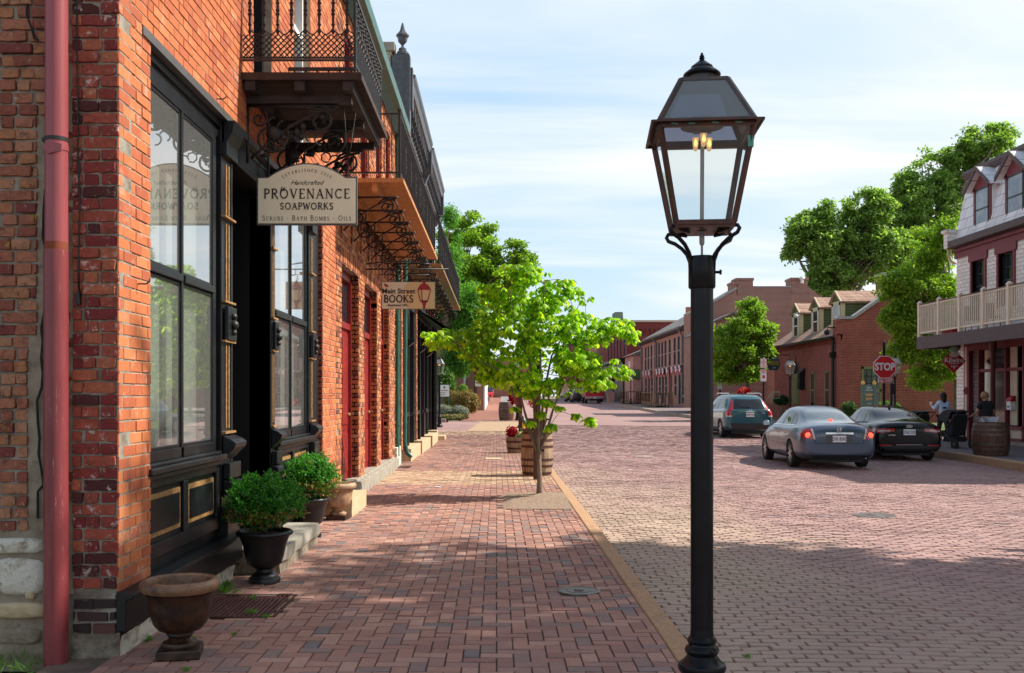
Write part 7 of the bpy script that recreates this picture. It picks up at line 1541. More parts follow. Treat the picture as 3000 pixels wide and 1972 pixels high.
# ============================================================ CARS
def skinmesh(name, verts, edges, radii, mat, parent, sub=2, root=0):
    me = bpy.data.meshes.new(name); me.from_pydata([tuple(v) for v in verts], edges, []); o = bpy.data.objects.new('tmp', me); COL.objects.link(o)
    m = o.modifiers.new('s', 'SKIN'); 
    for i, r in enumerate(radii):
        sv = me.skin_vertices[0].data[i]; sv.radius = (r, r) if not isinstance(r, tuple) else r; sv.use_root = (i == root)
    m.use_smooth_shade = True; s = o.modifiers.new('u', 'SUBSURF'); s.levels = sub; s.render_levels = sub
    dg = bpy.context.evaluated_depsgraph_get(); m2 = bpy.data.meshes.new_from_object(o.evaluated_get(dg)); bpy.data.objects.remove(o); m2.name = name
    m2.materials.clear()
    return link(m2, name, mat, parent, smooth=2)
def carbody(name, ST, mat, parent, wheels, wr):
    """ST: stations (y, zb, zs, w, z_belt, w_belt, z_top, w_top)"""
    V = []; K = 0
    for (y, zb, w, zbelt, wb, ztop, wt) in ST:
        zm = zb+(zbelt-zb)*.45
        P = [(0, zb), (w*.82, zb), (w*.97, zb+.07), (w, zm), (w*.995, zm+(zbelt-zm)*.55), (wb, zbelt), (wb-.045, zbelt+.015)]
        if ztop > zbelt+.12:
            P += [(wt+(wb-wt)*.45, zbelt+(ztop-zbelt)*.5), (wt, ztop-.07), (wt-.10, ztop-.012), (wt*.5, ztop+.012), (0, ztop+.018)]
        else:
            P += [(wb*.86, zbelt+.03+(ztop-zbelt)*.4), (wb*.7, zbelt+.04+(ztop-zbelt)*.7), (wb*.5, zbelt+.05+(ztop-zbelt)*.85), (wb*.25, ztop+.05), (0, ztop+.055)]
        K = len(P); V += [(x, y, z) for x, z in P]+[(-x, y, z) for x, z in P[-2:0:-1]]
    n = 2*K-2; F = [(i*n+j, i*n+(j+1) % n, (i+1)*n+(j+1) % n, (i+1)*n+j) for i in range(len(ST)-1) for j in range(n)]
    for base, fl in ((0, 0), ((len(ST)-1)*n, 1)):
        for j in range(K-1):
            a, b = j, j+1; c, d = (n-j-1) % n, (n-j) % n
            if j == 0: q = (a, b, c)
            elif j == K-2: q = (a, b, d)
            else: q = (a, b, c, d)
            q = tuple(base+i for i in q); F.append(q[::-1] if fl else q)
    me = bpy.data.meshes.new(name); me.from_pydata(V, [], F)
    import bmesh
    bm = bmesh.new(); bm.from_mesh(me); bmesh.ops.recalc_face_normals(bm, faces=bm.faces); bm.to_mesh(me); bm.free()
    o = bpy.data.objects.new('tmp', me); COL.objects.link(o); s = o.modifiers.new('u', 'SUBSURF'); s.levels = 3; s.render_levels = 3
    dg = bpy.context.evaluated_depsgraph_get(); m2 = bpy.data.meshes.new_from_object(o.evaluated_get(dg)); bpy.data.objects.remove(o)
    bvh = BVHTree.FromPolygons([v.co[:] for v in m2.vertices], [tuple(p.vertices) for p in m2.polygons])
    # wheel arches
    o = bpy.data.objects.new('tmp', m2); COL.objects.link(o); cut = []
    for wy in wheels:
        for sx in (-1, 1):
            mb = MB(); ww = ST[2][2]; mb.tube([(sx*(ww-.28), wy, wr-.01), (sx*(ww+.2), wy, wr-.01)], wr+.055, 32)
            cm_ = bpy.data.meshes.new('c'); cm_.from_pydata(mb.v, [], mb.f); bm = bmesh.new(); bm.from_mesh(cm_); bmesh.ops.recalc_face_normals(bm, faces=bm.faces); bm.to_mesh(cm_); bm.free()
            c = bpy.data.objects.new('c', cm_); COL.objects.link(c); cut.append(c); b = o.modifiers.new('b', 'BOOLEAN'); b.object = c; b.operation = 'DIFFERENCE'; b.solver = 'EXACT'
    dg = bpy.context.evaluated_depsgraph_get(); m3 = bpy.data.meshes.new_from_object(o.evaluated_get(dg)); bpy.data.objects.remove(o)
    for c in cut: bpy.data.objects.remove(c)
    m3.name = name; m3.materials.clear(); link(m3, name, mat, parent, smooth=True); return bvh
def patch(bvh, name, C4, axis, mat, parent, nx=10, ny=6, off=.006, flip=False):
    """bilinear patch of 2D corners projected on the body. axis 'r': from behind (+Y ray) coords (x,z); 's+'/'s-': from the side coords (y,z)"""
    P = []; ok = True
    for j in range(ny+1):
        for i in range(nx+1):
            u, v = i/nx, j/ny
            a = Vector(C4[0]).lerp(Vector(C4[1]), u); b = Vector(C4[3]).lerp(Vector(C4[2]), u); p = a.lerp(b, v)
            if axis == 'r': o, d = Vector((p.x, -5, p.y)), Vector((0, 1, 0))
            elif axis == 't': o, d = Vector((p.x, p.y, 5)), Vector((0, 0, -1))
            else:
                s = 1 if axis == 's+' else -1; o, d = Vector((s*5, p.x, p.y)), Vector((-s, 0, 0))
            h = bvh.ray_cast(o, d)
            P.append(None if h[0] is None else h[0]-d*off)
    F = []
    for j in range(ny):
        for i in range(nx):
            q = (j*(nx+1)+i, j*(nx+1)+i+1, (j+1)*(nx+1)+i+1, (j+1)*(nx+1)+i)
            if all(P[k] is not None for k in q): F.append(q)
    P = [p if p is not None else Vector((0, 0, .5)) for p in P]
    mb = MB(); mb.add(P, F); return mb.build(name, mat, parent, smooth=2, fix=False)
def paint(name, c, metal=.5, rough=.28):
    m, t, b = newmat(name); b.inputs['Base Color'].default_value = (*c, 1); b.inputs['Metallic'].default_value = metal; b.inputs['Roughness'].default_value = rough; b.inputs['Coat Weight'].default_value = .5 if sum(c) > .05 else .15; b.inputs['Specular IOR Level'].default_value = .5 if sum(c) > .05 else .3; b.inputs['Coat Roughness'].default_value = .04
    L(t, mixc(t, mrange(t, noi(t, 3, 4), .4, .7, 0, .25), c, tuple(x*.8+.01 for x in c)), b.inputs['Base Color']); return m
M['tyre'] = plain('tyre_rubber', (.018, .018, .018), .85, bmp=.2); M['rim'] = plain('alloy_rim', (.55, .55, .56), .3, metal=.8, bmp=0); M['chrome'] = plain('chrome', (.7, .7, .72), .12, metal=1, bmp=0)
M['carglass'] = plain('car_glass', (.008, .010, .012), .04, bmp=0, spec=.6); M['carglass_light'] = plain('tinted_rear_glass', (.04, .06, .06), .05, bmp=0, spec=1.0, coat=1)
M['plastic'] = plain('black_bumper_plastic', (.02, .02, .022), .6, bmp=0)
M['tail'] = plain('tail_lens', (.42, .01, .012), .15, bmp=0, coat=1); M['taillit'] = plain('lit_tail_lamp', (1, .06, .03), .3, bmp=0, emit=2.2); M['lensclear'] = plain('clear_lens', (.55, .5, .48), .15, bmp=0, coat=1)
M['plate'] = plain('licence_plate', (.8, .8, .8), .5, bmp=0, var=.05); M['platetext'] = plain('plate_text', (.05, .04, .12), .5, bmp=0)
def wheel(parent, x, y, r, w=.2):
    t = thing_part('wheel', parent); s = 1 if x > 0 else -1
    mb = MB(); V = []; n = 32
    prof = [(-w/2, r*.66), (-w/2, r*.93), (-w/2+.02, r), (w/2-.02, r), (w/2, r*.93), (w/2, r*.66)]
    for a_, rr in prof:
        for j in range(n): q = 2*math.pi*j/n; V.append((x+a_, y+rr*math.cos(q), r+rr*math.sin(q)))
    mb.add(V, [(i*n+j, i*n+(j+1) % n, (i+1)*n+(j+1) % n, (i+1)*n+j) for i in range(len(prof)-1) for j in range(n)]); mb.build('tyre', 'tyre', t, smooth=True)
    mb = MB(); xo = x+s*(w/2-.012); mb.tube([(xo-s*.05, y, r), (xo-s*.045, y, r)], r*.67, 28); mb.tube([(xo-s*.05, y, r), (xo, y, r)], r*.13, 14)
    for k in range(7):
        q = 2*math.pi*k/7; c, d = math.cos(q), math.sin(q)
        mb.bar((xo-s*.006, y+r*.1*c, r+r*.1*d), (xo-s*.006, y+r*.63*c, r+r*.63*d), r*.16, .02, up=(1, 0, 0))
    V = []
    for rr in (r*.60, r*.68):
        for j in range(n): q = 2*math.pi*j/n; V.append((xo, y+rr*math.cos(q), r+rr*math.sin(q)))
    mb.add(V, [(j, (j+1) % n, n+(j+1) % n, n+j) for j in range(n)]); mb.build('rim', 'rim', t, smooth=True)
    mb = MB(); mb.tube([(xo-s*.08, y, r), (xo-s*.052, y, r)], r*.66, 24); mb.build('brake_disc', 'plastic', t)
def finish(t, bvh, loc, yaw, W2, wheels, wr, track):
    for wy in wheels:
        for s in (-1, 1): wheel(t, s*track, wy, wr)
    mb = MB(); mb.box(-W2+.3, W2-.3, .25, wheels[1]+.6, .16, .45)
    for wy in wheels: mb.box(-W2+.08, W2-.08, wy-.5, wy+.5, .25, .6) if False else mb.box(-W2+.27, W2-.27, wy-.42, wy+.42, .25, .62)
    mb.build('underbody', 'plastic', t); t.location = loc; t.rotation_euler.z = yaw
def platebox(t, x, y, z, txt, w=.305, h=.152, tilt=0):
    p = thing_part('licence_plate', t); mb = MB(); mb.box(x-w/2, x+w/2, y-.012, y, z-h/2, z+h/2); mb.build('plate', 'plate', p, bevel=.004)
    text('plate_number', txt, .105, (x, y-.014, z-.002), 'platetext', p, sx=.72, ext=.001, bold=.002)
def mirror_patch(bvh, name, C4, mat, t, **k):
    patch(bvh, name, C4, 's-', mat, t, **k); patch(bvh, name, C4, 's+', mat, t, **k)
def mirrorx(C4): return [(-x, z) for x, z in C4]
def carmirror(t, y, z, w, mat):
    for s in (-1, 1): m = thing_part('side_mirror', t); mb = MB(); mb.ball((s*(w+.1), y, z), .1, 12, 8, sx=1.05, sy=.65, sz=.8); mb.build('housing', mat, m, smooth=2); mb = MB(); mb.box(s*(w+.1)-.075, s*(w+.1)+.075, y-.07, y-.062, z-.05, z+.05); mb.build('mirror_glass', 'chrome', m)
# --- blue-grey sedan
def sedan(name, label, loc, yaw, col, plate, dark=False, sporty=False):
    t = thing(name, label, 'car', (0, 0, 0), local=True); W2 = .90
    pm = paint(name+'_paint', col, .55 if not dark else .2, .3 if not dark else .15)
    ST = [(0.0, .36, .70, .72, .66, .80, .5), (0.02, .30, .80, .86, .74, .93, .6), (.14, .22, .87, .93, .80, 1.0, .64), (.5, .20, .90, .97, .83, 1.03, .6), (.72, .20, .905, .97, .84, 1.06, .60), (1.15, .2, .91, .965, .845, 1.27, .56), (1.6, .2, .91, .955, .85, 1.40, .57), (2.2, .2, .91, .945, .85, 1.455, .585), (2.75, .2, .91, .935, .85, 1.44, .57), (3.15, .2, .91, .925, .84, 1.28, .56), (3.62, .2, .905, .90, .82, 1.0, .6), (3.8, .2, .90, .87, .80, .93, .6), (4.35, .22, .87, .76, .72, .80, .6), (4.72, .26, .80, .62, .6, .68, .5), (4.82, .36, .62, .52, .45, .56, .4)]
    bvh = carbody('body', ST, pm, t, (1.0, 3.78), .325)
    g = 'carglass' if dark else 'carglass_light'
    patch(bvh, 'rear_window', [(-.56, 1.075), (.56, 1.075), (.45, 1.375), (-.45, 1.375)], 'r', g, t, nx=16, ny=8)
    mirror_patch(bvh, 'rear_side_window', [(1.35, 1.03), (2.08, 1.01), (2.05, 1.36), (1.62, 1.31)], 'carglass', t)
    mirror_patch(bvh, 'quarter_window', [(1.0, 1.05), (1.30, 1.03), (1.56, 1.29), (1.5, 1.28)], 'carglass', t, nx=5)
    mirror_patch(bvh, 'front_side_window', [(2.16, 1.01), (3.2, .98), (2.78, 1.33), (2.14, 1.36)], 'carglass', t)
    mirror_patch(bvh, 'window_trim', [(1.0, 1.012), (3.3, .965), (3.3, .985), (1.0, 1.03)], 'chrome' if not dark else 'plastic', t, nx=20, ny=1, off=.01)
    mirror_patch(bvh, 'side_moulding', [(1.5, .50), (3.3, .50), (3.3, .545), (1.5, .545)], pm, t, nx=16, ny=1, off=.016)
    for yy in (2.11, 1.32, 3.28): mirror_patch(bvh, 'door_gap', [(yy, .32), (yy+.014, .32), (yy+.014, .97), (yy, .97)], 'plastic', t, nx=1, ny=10, off=.003)
    for yy in (1.5, 2.3): mirror_patch(bvh, 'door_handle', [(yy, .80), (yy+.18, .80), (yy+.18, .83), (yy, .83)], pm if not dark else 'chrome', t, nx=4, ny=1, off=.025)
    for s in (1, -1):
        f = (lambda C: C) if s > 0 else mirrorx
        lg = thing_part('tail_light', t)
        if not dark:
            patch(bvh, 'lens', f([(.54, .70), (.86, .735), (.86, .93), (.60, .955)]), 'r', 'tail', lg, off=.012)
            patch(bvh, 'reverse_lens', f([(.545, .705), (.585, .71), (.64, .945), (.60, .952)]), 'r', 'lensclear', lg, off=.016, nx=3)
            c = MB(); h = bvh.ray_cast(Vector((s*.715, -5, .80)), Vector((0, 1, 0)))[0]; c.ball((h.x, h.y-.008, h.z), .062, 16, 8, sy=.3); c.build('lamp', 'taillit', lg, smooth=2)
        else:
            patch(bvh, 'lens', f([(.38, .80), (.84, .75), (.86, .87), (.38, .88)]), 'r', 'tail', lg, off=.01)
            patch(bvh, 'reverse_lens', f([(.50, .815), (.80, .79), (.80, .82), (.50, .84)]), 'r', 'lensclear', lg, off=.014)
            patch(bvh, 'side_lens', [(.02, .76), (.34, .80), (.3, .88), (.05, .87)], 's+' if s > 0 else 's-', 'tail', lg, off=.008)
            patch(bvh, 'bumper_reflector', f([(.45, .42), (.76, .42), (.76, .455), (.45, .455)]), 'r', 'taillit' if False else 'tail', t, off=.012)
        if not dark: patch(bvh, 'side_lens', [(.04, .76), (.26, .80), (.2, .93), (.06, .93)], 's+' if s > 0 else 's-', 'tail', lg, off=.008)
    patch(bvh, 'boot_gap', [(-.6, .985), (.6, .985), (.6, .995), (-.6, .995)], 'r', 'plastic', t, off=.003, ny=1)
    for s in (1, -1): patch(bvh, 'boot_gap', [(s*.535, .62), (s*.548, .62), (s*.60, .96), (s*.588, .96)], 'r', 'plastic', t, off=.004, nx=1)
    patch(bvh, 'boot_gap', [(-.54, .61), (.54, .61), (.54, .62), (-.54, .62)], 'r', 'plastic', t, off=.004, ny=1)
    patch(bvh, 'lower_bumper', [(-.74, .27), (.74, .27), (.72, .34 if not dark else .42), (-.72, .34 if not dark else .42)], 'r', 'plastic', t, off=.006)
    hp = bvh.ray_cast(Vector((0, -5, .74)), Vector((0, 1, 0)))[0]
    if not dark:
        patch(bvh, 'plate_recess', [(-.27, .63), (.27, .63), (.30, .80), (-.30, .80)], 'r', 'signgrey', t, off=.002)
        platebox(t, 0, hp.y-.004, .715, plate); patch(bvh, 'chrome_bar', [(-.32, .825), (.32, .825), (.31, .865), (-.31, .865)], 'r', 'chrome', t, off=.02, ny=2)
        mb = MB(); h = bvh.ray_cast(Vector((0, -5, .92)), Vector((0, 1, 0)))[0]; mb.tube(arc((0, h.y-.012, .925), .05, 0, 2*math.pi, 18), .008, 6); mb.box(-.056, .056, h.y-.02, h.y-.008, .915, .935); mb.build('badge', 'chrome', t, smooth=2)
        text('model_lettering', 'ALTIMA', .055, (-.42, hp.y+.0-.012, .79), 'chrome', t, ext=.001); text('model_lettering', '2.5 S', .055, (.42, hp.y-.012, .79), 'chrome', t, ext=.001)
        for x in (-.52, .62): e = thing_part('exhaust', t); mb = MB(); mb.tube([(x, -.02, .30), (x, .3, .31)], .045, 14, cap=False); mb.tube([(x, .1, .3), (x, .12, .3)], .042, 14); mb.build('pipe', 'chrome', e, smooth=True)
        mb = MB(); mb.lathe((0, .95, 1.13), [(.05, 0), (.045, .02), (0, .03)], 10); 
        h = bvh.ray_cast(Vector((0, -5, 1.13)), Vector((0, 1, 0)))[0]; mb = MB(); mb.ball((0, h.y-.004, 1.125), .035, 10, 6, sx=1.7, sy=.3); mb.build('brake_lamp', 'taillit', t, smooth=2)
    else:
        platebox(t, 0, hp.y-.006, .78, plate); patch(bvh, 'chrome_strip', [(-.34, .445), (.34, .445), (.34, .455), (-.34, .455)], 'r', 'chrome', t, off=.012, ny=1)
        h = bvh.ray_cast(Vector((0, -5, .935)), Vector((0, 1, 0)))[0]; mb = MB(); mb.tube([(.075*math.cos(a), h.y-.01, .93+.035*math.sin(a)) for a in [i*math.pi/9 for i in range(19)]], .005, 5); mb.build('badge', 'chrome', t); text('badge_lettering', 'KIA', .05, (0, h.y-.014, .93), 'chrome', t, ext=.001)
        text('model_lettering', 'OPTIMA', .05, (-.45, hp.y-.012, .70), 'chrome', t, ext=.001)
        mb = MB(); mb.prism([(1.55, 1.40), (1.75, 1.42), (1.58, 1.50)], 'x', -.02, .02); mb.build('antenna', 'plastic', t); patch(bvh, 'sunroof', [(-.38, 1.75), (.38, 1.75), (.38, 2.6), (-.38, 2.6)], 't', 'carglass', t)
        patch(bvh, 'window_lettering', [(-.25, 1.29), (.2, 1.29), (.2, 1.31), (-.25, 1.31)], 'r', 'bwhite', t, off=.012, ny=1)
    carmirror(t, 3.2, 1.0, .88, pm)
    finish(t, bvh, loc, yaw, W2, (1.0, 3.78), .325, .80); return t
def place(cx, cy, yaw, back): # centre of the rear axle -> origin at the rear bumper
    a = R(yaw); return (cx+back*math.sin(a), cy-back*math.cos(a))
a_ = place(7.97, 24.0, 3-6, 1.0)
sedan('blue_grey_sedan', 'blue-grey sedan with lit brake lamps rolling away in the road, middle of the three', (a_[0], a_[1], RD(8, 24)-.0), R(-3), (.07, .10, .15), 'Z42 8242')
a_ = place(10.85, 27.0, -4, 1.0)
sedan('black_sedan', 'dark navy-black sedan parked by the right kerb beside the two pushchairs', (a_[0], a_[1], RD(11, 27)), R(-4), (.003, .004, .008), 'ZA2 C5S', dark=True)
# --- teal SUV
def suv(loc, yaw):
    t = thing('teal_suv', 'teal compact SUV driving away between the lamp post and the sedans', 'car', (0, 0, 0), local=True); pm = paint('teal_paint', (.04, .13, .165), .6, .28); W2 = .91
    ST = [(0.0, .42, .72, .82, .70, 1.0, .5), (0.03, .34, .82, .98, .80, 1.08, .62), (.12, .28, .88, 1.02, .85, 1.18, .64), (.25, .26, .905, 1.04, .87, 1.36, .62), (.48, .25, .91, 1.04, .875, 1.56, .60), (.85, .24, .91, 1.03, .88, 1.63, .62), (1.9, .24, .91, 1.01, .88, 1.655, .63), (2.6, .24, .91, 1.0, .875, 1.62, .61), (3.15, .24, .91, .99, .87, 1.30, .6), (3.5, .24, .905, .97, .84, 1.05, .6), (3.9, .26, .88, .88, .76, .92, .6), (4.3, .3, .82, .74, .66, .8, .5), (4.42, .4, .66, .62, .5, .66, .4)]
    bvh = carbody('body', ST, pm, t, (.88, 3.5), .35)
    patch(bvh, 'rear_window', [(-.60, 1.10), (.60, 1.10), (.50, 1.46), (-.50, 1.46)], 'r', 'carglass', t, nx=16, ny=8)
    mirror_patch(bvh, 'rear_side_window', [(.55, 1.14), (1.5, 1.09), (1.5, 1.5), (.85, 1.46)], 'carglass', t); mirror_patch(bvh, 'front_side_window', [(1.6, 1.09), (3.05, 1.06), (2.55, 1.5), (1.6, 1.5)], 'carglass', t)
    mirror_patch(bvh, 'window_trim', [(.5, 1.075), (3.1, 1.03), (3.1, 1.05), (.5, 1.095)], 'chrome', t, nx=20, ny=1, off=.01)
    for s in (1, -1):
        f = (lambda C: C) if s > 0 else mirrorx; lg = thing_part('tail_light', t)
        patch(bvh, 'lens', f([(.66, .82), (.86, .82), (.80, 1.06), (.70, 1.04)]), 'r', 'tail', lg, off=.012); patch(bvh, 'upper_lens', f([(.62, 1.06), (.74, 1.06), (.60, 1.52), (.55, 1.52)]), 'r', 'tail', lg, off=.012); patch(bvh, 'side_lens', [(.03, .83), (.3, .86), (.22, 1.12), (.06, 1.08)], 's+' if s > 0 else 's-', 'tail', lg, off=.008); patch(bvh, 'reverse_lens', f([(.68, .80), (.86, .80), (.86, .85), (.68, .85)]), 'r', 'lensclear', lg, off=.016)
    patch(bvh, 'chrome_bar', [(-.5, 1.0), (.5, 1.0), (.5, 1.025), (-.5, 1.025)], 'r', 'chrome', t, off=.02, ny=1); patch(bvh, 'lower_bumper', [(-.82, .33), (.82, .33), (.82, .56), (-.82, .56)], 'r', 'plastic', t, off=.012)
    hp = bvh.ray_cast(Vector((0, -5, .88)), Vector((0, 1, 0)))[0]; platebox(t, 0, hp.y-.008, .88, 'GA9 F3N'); mb = MB(); h = bvh.ray_cast(Vector((0, -5, 1.04)), Vector((0, 1, 0)))[0]
    for q in ((-.04, -.03), (.04, .03)): mb.bar((q[0], h.y-.02, 1.09), (q[1]*.8, h.y-.02, 1.01), .014)
    mb.bar((-.033, h.y-.02, 1.05), (.033, h.y-.02, 1.05), .014); mb.build('badge', 'chrome', t)
    for s in (-1, 1): mb = MB(); mb.tube([(s*.60, .6, 1.60), (s*.60, .75, 1.68), (s*.60, 2.4, 1.69), (s*.6, 2.6, 1.62)], .018, 8); mb.build('roof_rail', 'chrome', t, smooth=2)
    text('model_lettering', 'CR-V', .06, (-.5, hp.y-.012, .94), 'chrome', t, ext=.001); text('model_lettering', 'AWD', .06, (.5, hp.y-.012, .94), 'chrome', t, ext=.001)
    h = bvh.ray_cast(Vector((-.1, -5, 1.16)), Vector((0, 1, 0)))[0]; mb = MB(); mb.bar((.0, h.y-.02, 1.16), (-.36, h.y+.0, 1.2), .014); mb.build('wiper', 'plastic', t)
    mb = MB(); mb.prism([(.9, 1.62), (1.1, 1.64), (.95, 1.74)], 'x', -.02, .02); mb.build('antenna', 'plastic', t)
    carmirror(t, 3.0, 1.08, .9, pm); finish(t, bvh, loc, yaw, W2, (.88, 3.5), .35, .80)
suv((9.42, 37.0, RD(9.4, 37)+.0), R(2))
# --- red pickup
def pickup(loc, label, col, cat='pickup truck'):
    t = thing('pickup_truck', label, cat, (0, 0, 0), local=True); pm = paint('pickup_paint', col, .1, .35); W2 = .98
    mb = MB(); mb.box(-.95, .95, .04, 2.1, .62, 1.25); mb.build('cargo_bed', pm, t, bevel=.03); 
    tg = thing_part('tailgate', t); mb = MB(); mb.box(-.80, .80, .0, .05, .72, 1.27); mb.build('panel', pm, tg, bevel=.02); mb = MB(); mb.box(-.12, .12, -.02, 0, 1.12, 1.2); mb.build('handle', 'plastic', tg)
    mb = MB(); mb.prism([(2.1, .62), (2.1, 1.25), (2.25, 1.85), (3.6, 1.88), (4.3, 1.3), (5.6, 1.15), (5.7, .62)], 'x', -.93, .93); mb.build('cab', pm, t, bevel=.05)
    mb = MB(); mb.prism([(2.13, 1.3), (2.24, 1.75)]+[(2.26, 1.75), (2.15, 1.3)], 'x', -.7, .7); o = mb; mb = MB(); mb.quad((-.72, 2.10, 1.30), (.72, 2.10, 1.30), (.62, 2.22, 1.78), (-.62, 2.22, 1.78)); mb.build('rear_window', 'carglass', t, fix=False)
    mb = MB(); mb.box(-.94, -.935, 2.5, 3.9, 1.3, 1.72); mb.box(.935, .94, 2.5, 3.9, 1.3, 1.72); mb.build('side_window', 'carglass', t)
    mb = MB(); mb.box(-.97, .97, -.12, .1, .48, .72); mb.build('bumper', 'chrome', t, bevel=.03)
    for s in (-1, 1): mb = MB(); mb.box(min(s*.82, s*.95), max(s*.82, s*.95), -.005, .06, .78, 1.2); mb.build('tail_light', 'tail', t)
    mb = MB(); mb.box(-.5, .5, .3, 5, .3, .6); mb.build('chassis', 'plastic', t); platebox(t, 0, -.125, .62, '7GT 412')
    for y in (1.15, 4.6):
        for s in (-1, 1): wheel(t, s*.84, y, .39, .26)
    t.location = loc
pickup((10.45, 106, RD(10.4, 106)+.02), 'red pickup truck parked on the right far down the street', (.42, .01, .02))
def small_car(loc, label, col, yaw=0):
    t = thing('parked_car', label, 'car', (0, 0, 0), 'dark cars parked beyond the pickup', local=True); pm = paint('distant_paint', col, .3, .3)
    ST = [(0.0, .42, .72, .82, .70, 1.0, .5), (0.03, .34, .82, .98, .80, 1.08, .62), (.12, .28, .88, 1.02, .85, 1.18, .64), (.48, .25, .91, 1.04, .875, 1.56, .60), (.85, .24, .91, 1.03, .88, 1.63, .62), (2.6, .24, .91, 1.0, .875, 1.62, .61), (3.15, .24, .91, .99, .87, 1.30, .6), (3.5, .24, .905, .97, .84, 1.05, .6), (4.3, .3, .82, .74, .66, .8, .5), (4.42, .4, .66, .62, .5, .66, .4)]
    bvh = carbody('body', ST, pm, t, (.88, 3.5), .35); patch(bvh, 'rear_window', [(-.60, 1.10), (.60, 1.10), (.50, 1.46), (-.50, 1.46)], 'r', 'carglass', t); mirror_patch(bvh, 'side_window', [(.55, 1.14), (3.0, 1.06), (2.5, 1.5), (.85, 1.46)], 'carglass', t)
    for s in (1, -1): patch(bvh, 'tail_light', [(s*.66, .82), (s*.86, .82), (s*.80, 1.06), (s*.70, 1.04)], 'r', 'tail', t, off=.012)
    finish(t, bvh, loc, yaw, .91, (.88, 3.5), .35, .80)
small_car((9.7, 116, RD(9.7, 116)), 'dark car parked just past the red pickup', (.02, .022, .025)); small_car((9.6, 124, RD(9.6, 124)), 'second dark car past the red pickup, half hidden by leaves', (.03, .035, .045)); small_car((5.2, 150, RD(5.2, 150)), 'small dark car driving away in the middle of the far street', (.04, .04, .045))
# ============================================================ BARRELS
def barrel(mb, h, r, n=26, belly=.13, z0=0):
    prof = [(r*(1-belly), z0)]+[(r*(1-belly*(2*t-1)**2), z0+h*t) for t in [i/10 for i in range(1, 10)]]+[(r*(1-belly), z0+h)]
    V = []
    for rr, z in prof:
        for j in range(n):
            for e in (0.04, .96): a = 2*math.pi*(j+e)/n; q = rr*(1-.004*(j % 3)); V.append((q*math.cos(a), q*math.sin(a), z))
    m = 2*n; k = len(prof); mb.add(V, [(i*m+j, i*m+(j+1) % m, (i+1)*m+(j+1) % m, (i+1)*m+j) for i in range(k-1) for j in range(m)]+[tuple(range(m-1, -1, -1))])
def hoops(t, h, r, zs, mat, belly=.13, z0=0, H=None):
    H = H or h
    for z in zs:
        u = z/H; rr = r*(1-belly*(2*u-1)**2)+.006; u2 = (z+.045)/H; r2 = r*(1-belly*(2*u2-1)**2)+.006
        mb = MB(); mb.lathe((0, 0, z), [(rr-.02, 0), (rr, 0), (r2, .045), (r2-.02, .045)], 40); mb.build('hoop', mat, t, smooth=True)
def mk_barrel(label, loc, h, r, mat, hm, group, top='board', zs=None, name='barrel'):
    t = thing(name, label, 'barrel', loc, group, local=True); mb = MB(); barrel(mb, h, r); mb.build('staves', mat, t, smooth=True)
    mb = MB(); mb.lathe((0, 0, 0), [(r*.86, h-.03), (0, h-.028)], 26); mb.build('head', mat, t); hoops(t, h, r, zs or (h*.03, h*.19, h*.33, h*.62, h*.76, h*.92), hm); return t
g = 'whisky barrels on the pavements'
b1 = mk_barrel('tall weathered oak barrel with a brown hood on its lid behind the small tree', (.79, 19.5, .0), .88, .315, 'barrel', 'hoop', g)
mb = MB(); mb.box(-.33, .33, -.28, .28, .88, .905); mb.build('lid', 'hoop', b1); mb = MB(); mb.add([(-.13, -.13, .905), (.13, -.13, .905), (.13, .13, .905), (-.13, .13, .905), (-.19, -.19, 1.08), (.19, -.19, 1.08), (.19, .19, 1.08), (-.19, .19, 1.08)], [(0, 1, 5, 4), (1, 2, 6, 5), (2, 3, 7, 6), (3, 0, 4, 7), (3, 2, 1, 0), (4, 5, 6, 7)]); mb.box(-.22, .22, -.22, .22, 1.08, 1.11); mb.build('hood', 'hoop', b1)
mb = MB(); mb.tube([(.10, -.307, .50), (.10, -.318, .50)], .028, 12); mb.build('bung', 'darkvoid', b1)
b2 = mk_barrel('brown barrel standing on the far left pavement past the crossing', (XX(1483, 48.2), 48.2, G(48.2)), .90, .37, 'barreldark', 'hoopgrey', g); b2.rotation_euler = (0, 0, .5)
b3 = mk_barrel('wide dark brown barrel on the right pavement in front of the person in black', (12.85, 25.9, 0), .86, .46, 'barreldark', 'hoopgrey', g)
hp = thing('half_barrel_planter', 'half barrel planter full of red and orange flowers with a post rising from it', 'planter', (XX(1517, 27.2), 27.2, 0), local=True)
mb = MB(); n = 24; V = []
for rr, z in ((.27, 0), (.295, .15), (.315, .3), (.325, .44)):
    for j in range(n): a = 2*math.pi*j/n; V.append((rr*math.cos(a), rr*math.sin(a), z))
mb.add(V, [(i*n+j, i*n+(j+1) % n, (i+1)*n+(j+1) % n, (i+1)*n+j) for i in range(3) for j in range(n)]+[tuple(range(n-1, -1, -1))]); mb.build('staves', 'barrel', hp, smooth=True)
for z, r_ in ((.1, .29), (.28, .317)): mb = MB(); mb.lathe((0, 0, z), [(r_-.02, 0), (r_+.003, 0), (r_+.012, .05), (r_-.02, .05)], 30); mb.build('hoop', 'hoop', hp, smooth=True)
mb = MB(); mb.lathe((0, 0, 0), [(.31, .42), (0, .43)], 20); mb.build('soil', 'soil', hp)
rng = np.random.RandomState(3)
def flowers(name, label, loc, n, box, size, cols, mat_name, category='flowers', trans=.35):
    t = thing(name, label, category, loc, local=True); M[mat_name] = leafmat(mat_name, cols, trans); P = rng.randn(n, 3)*.42*np.array(box); P = np.clip(P, -np.array(box), box); leafcloud('petals', [mat_name], P, rng.randn(n, 3)+np.array([0, -.3, .8]), size, t, aspect=1.3); return t
lx, ly = XX(1517, 27.2), 27.2
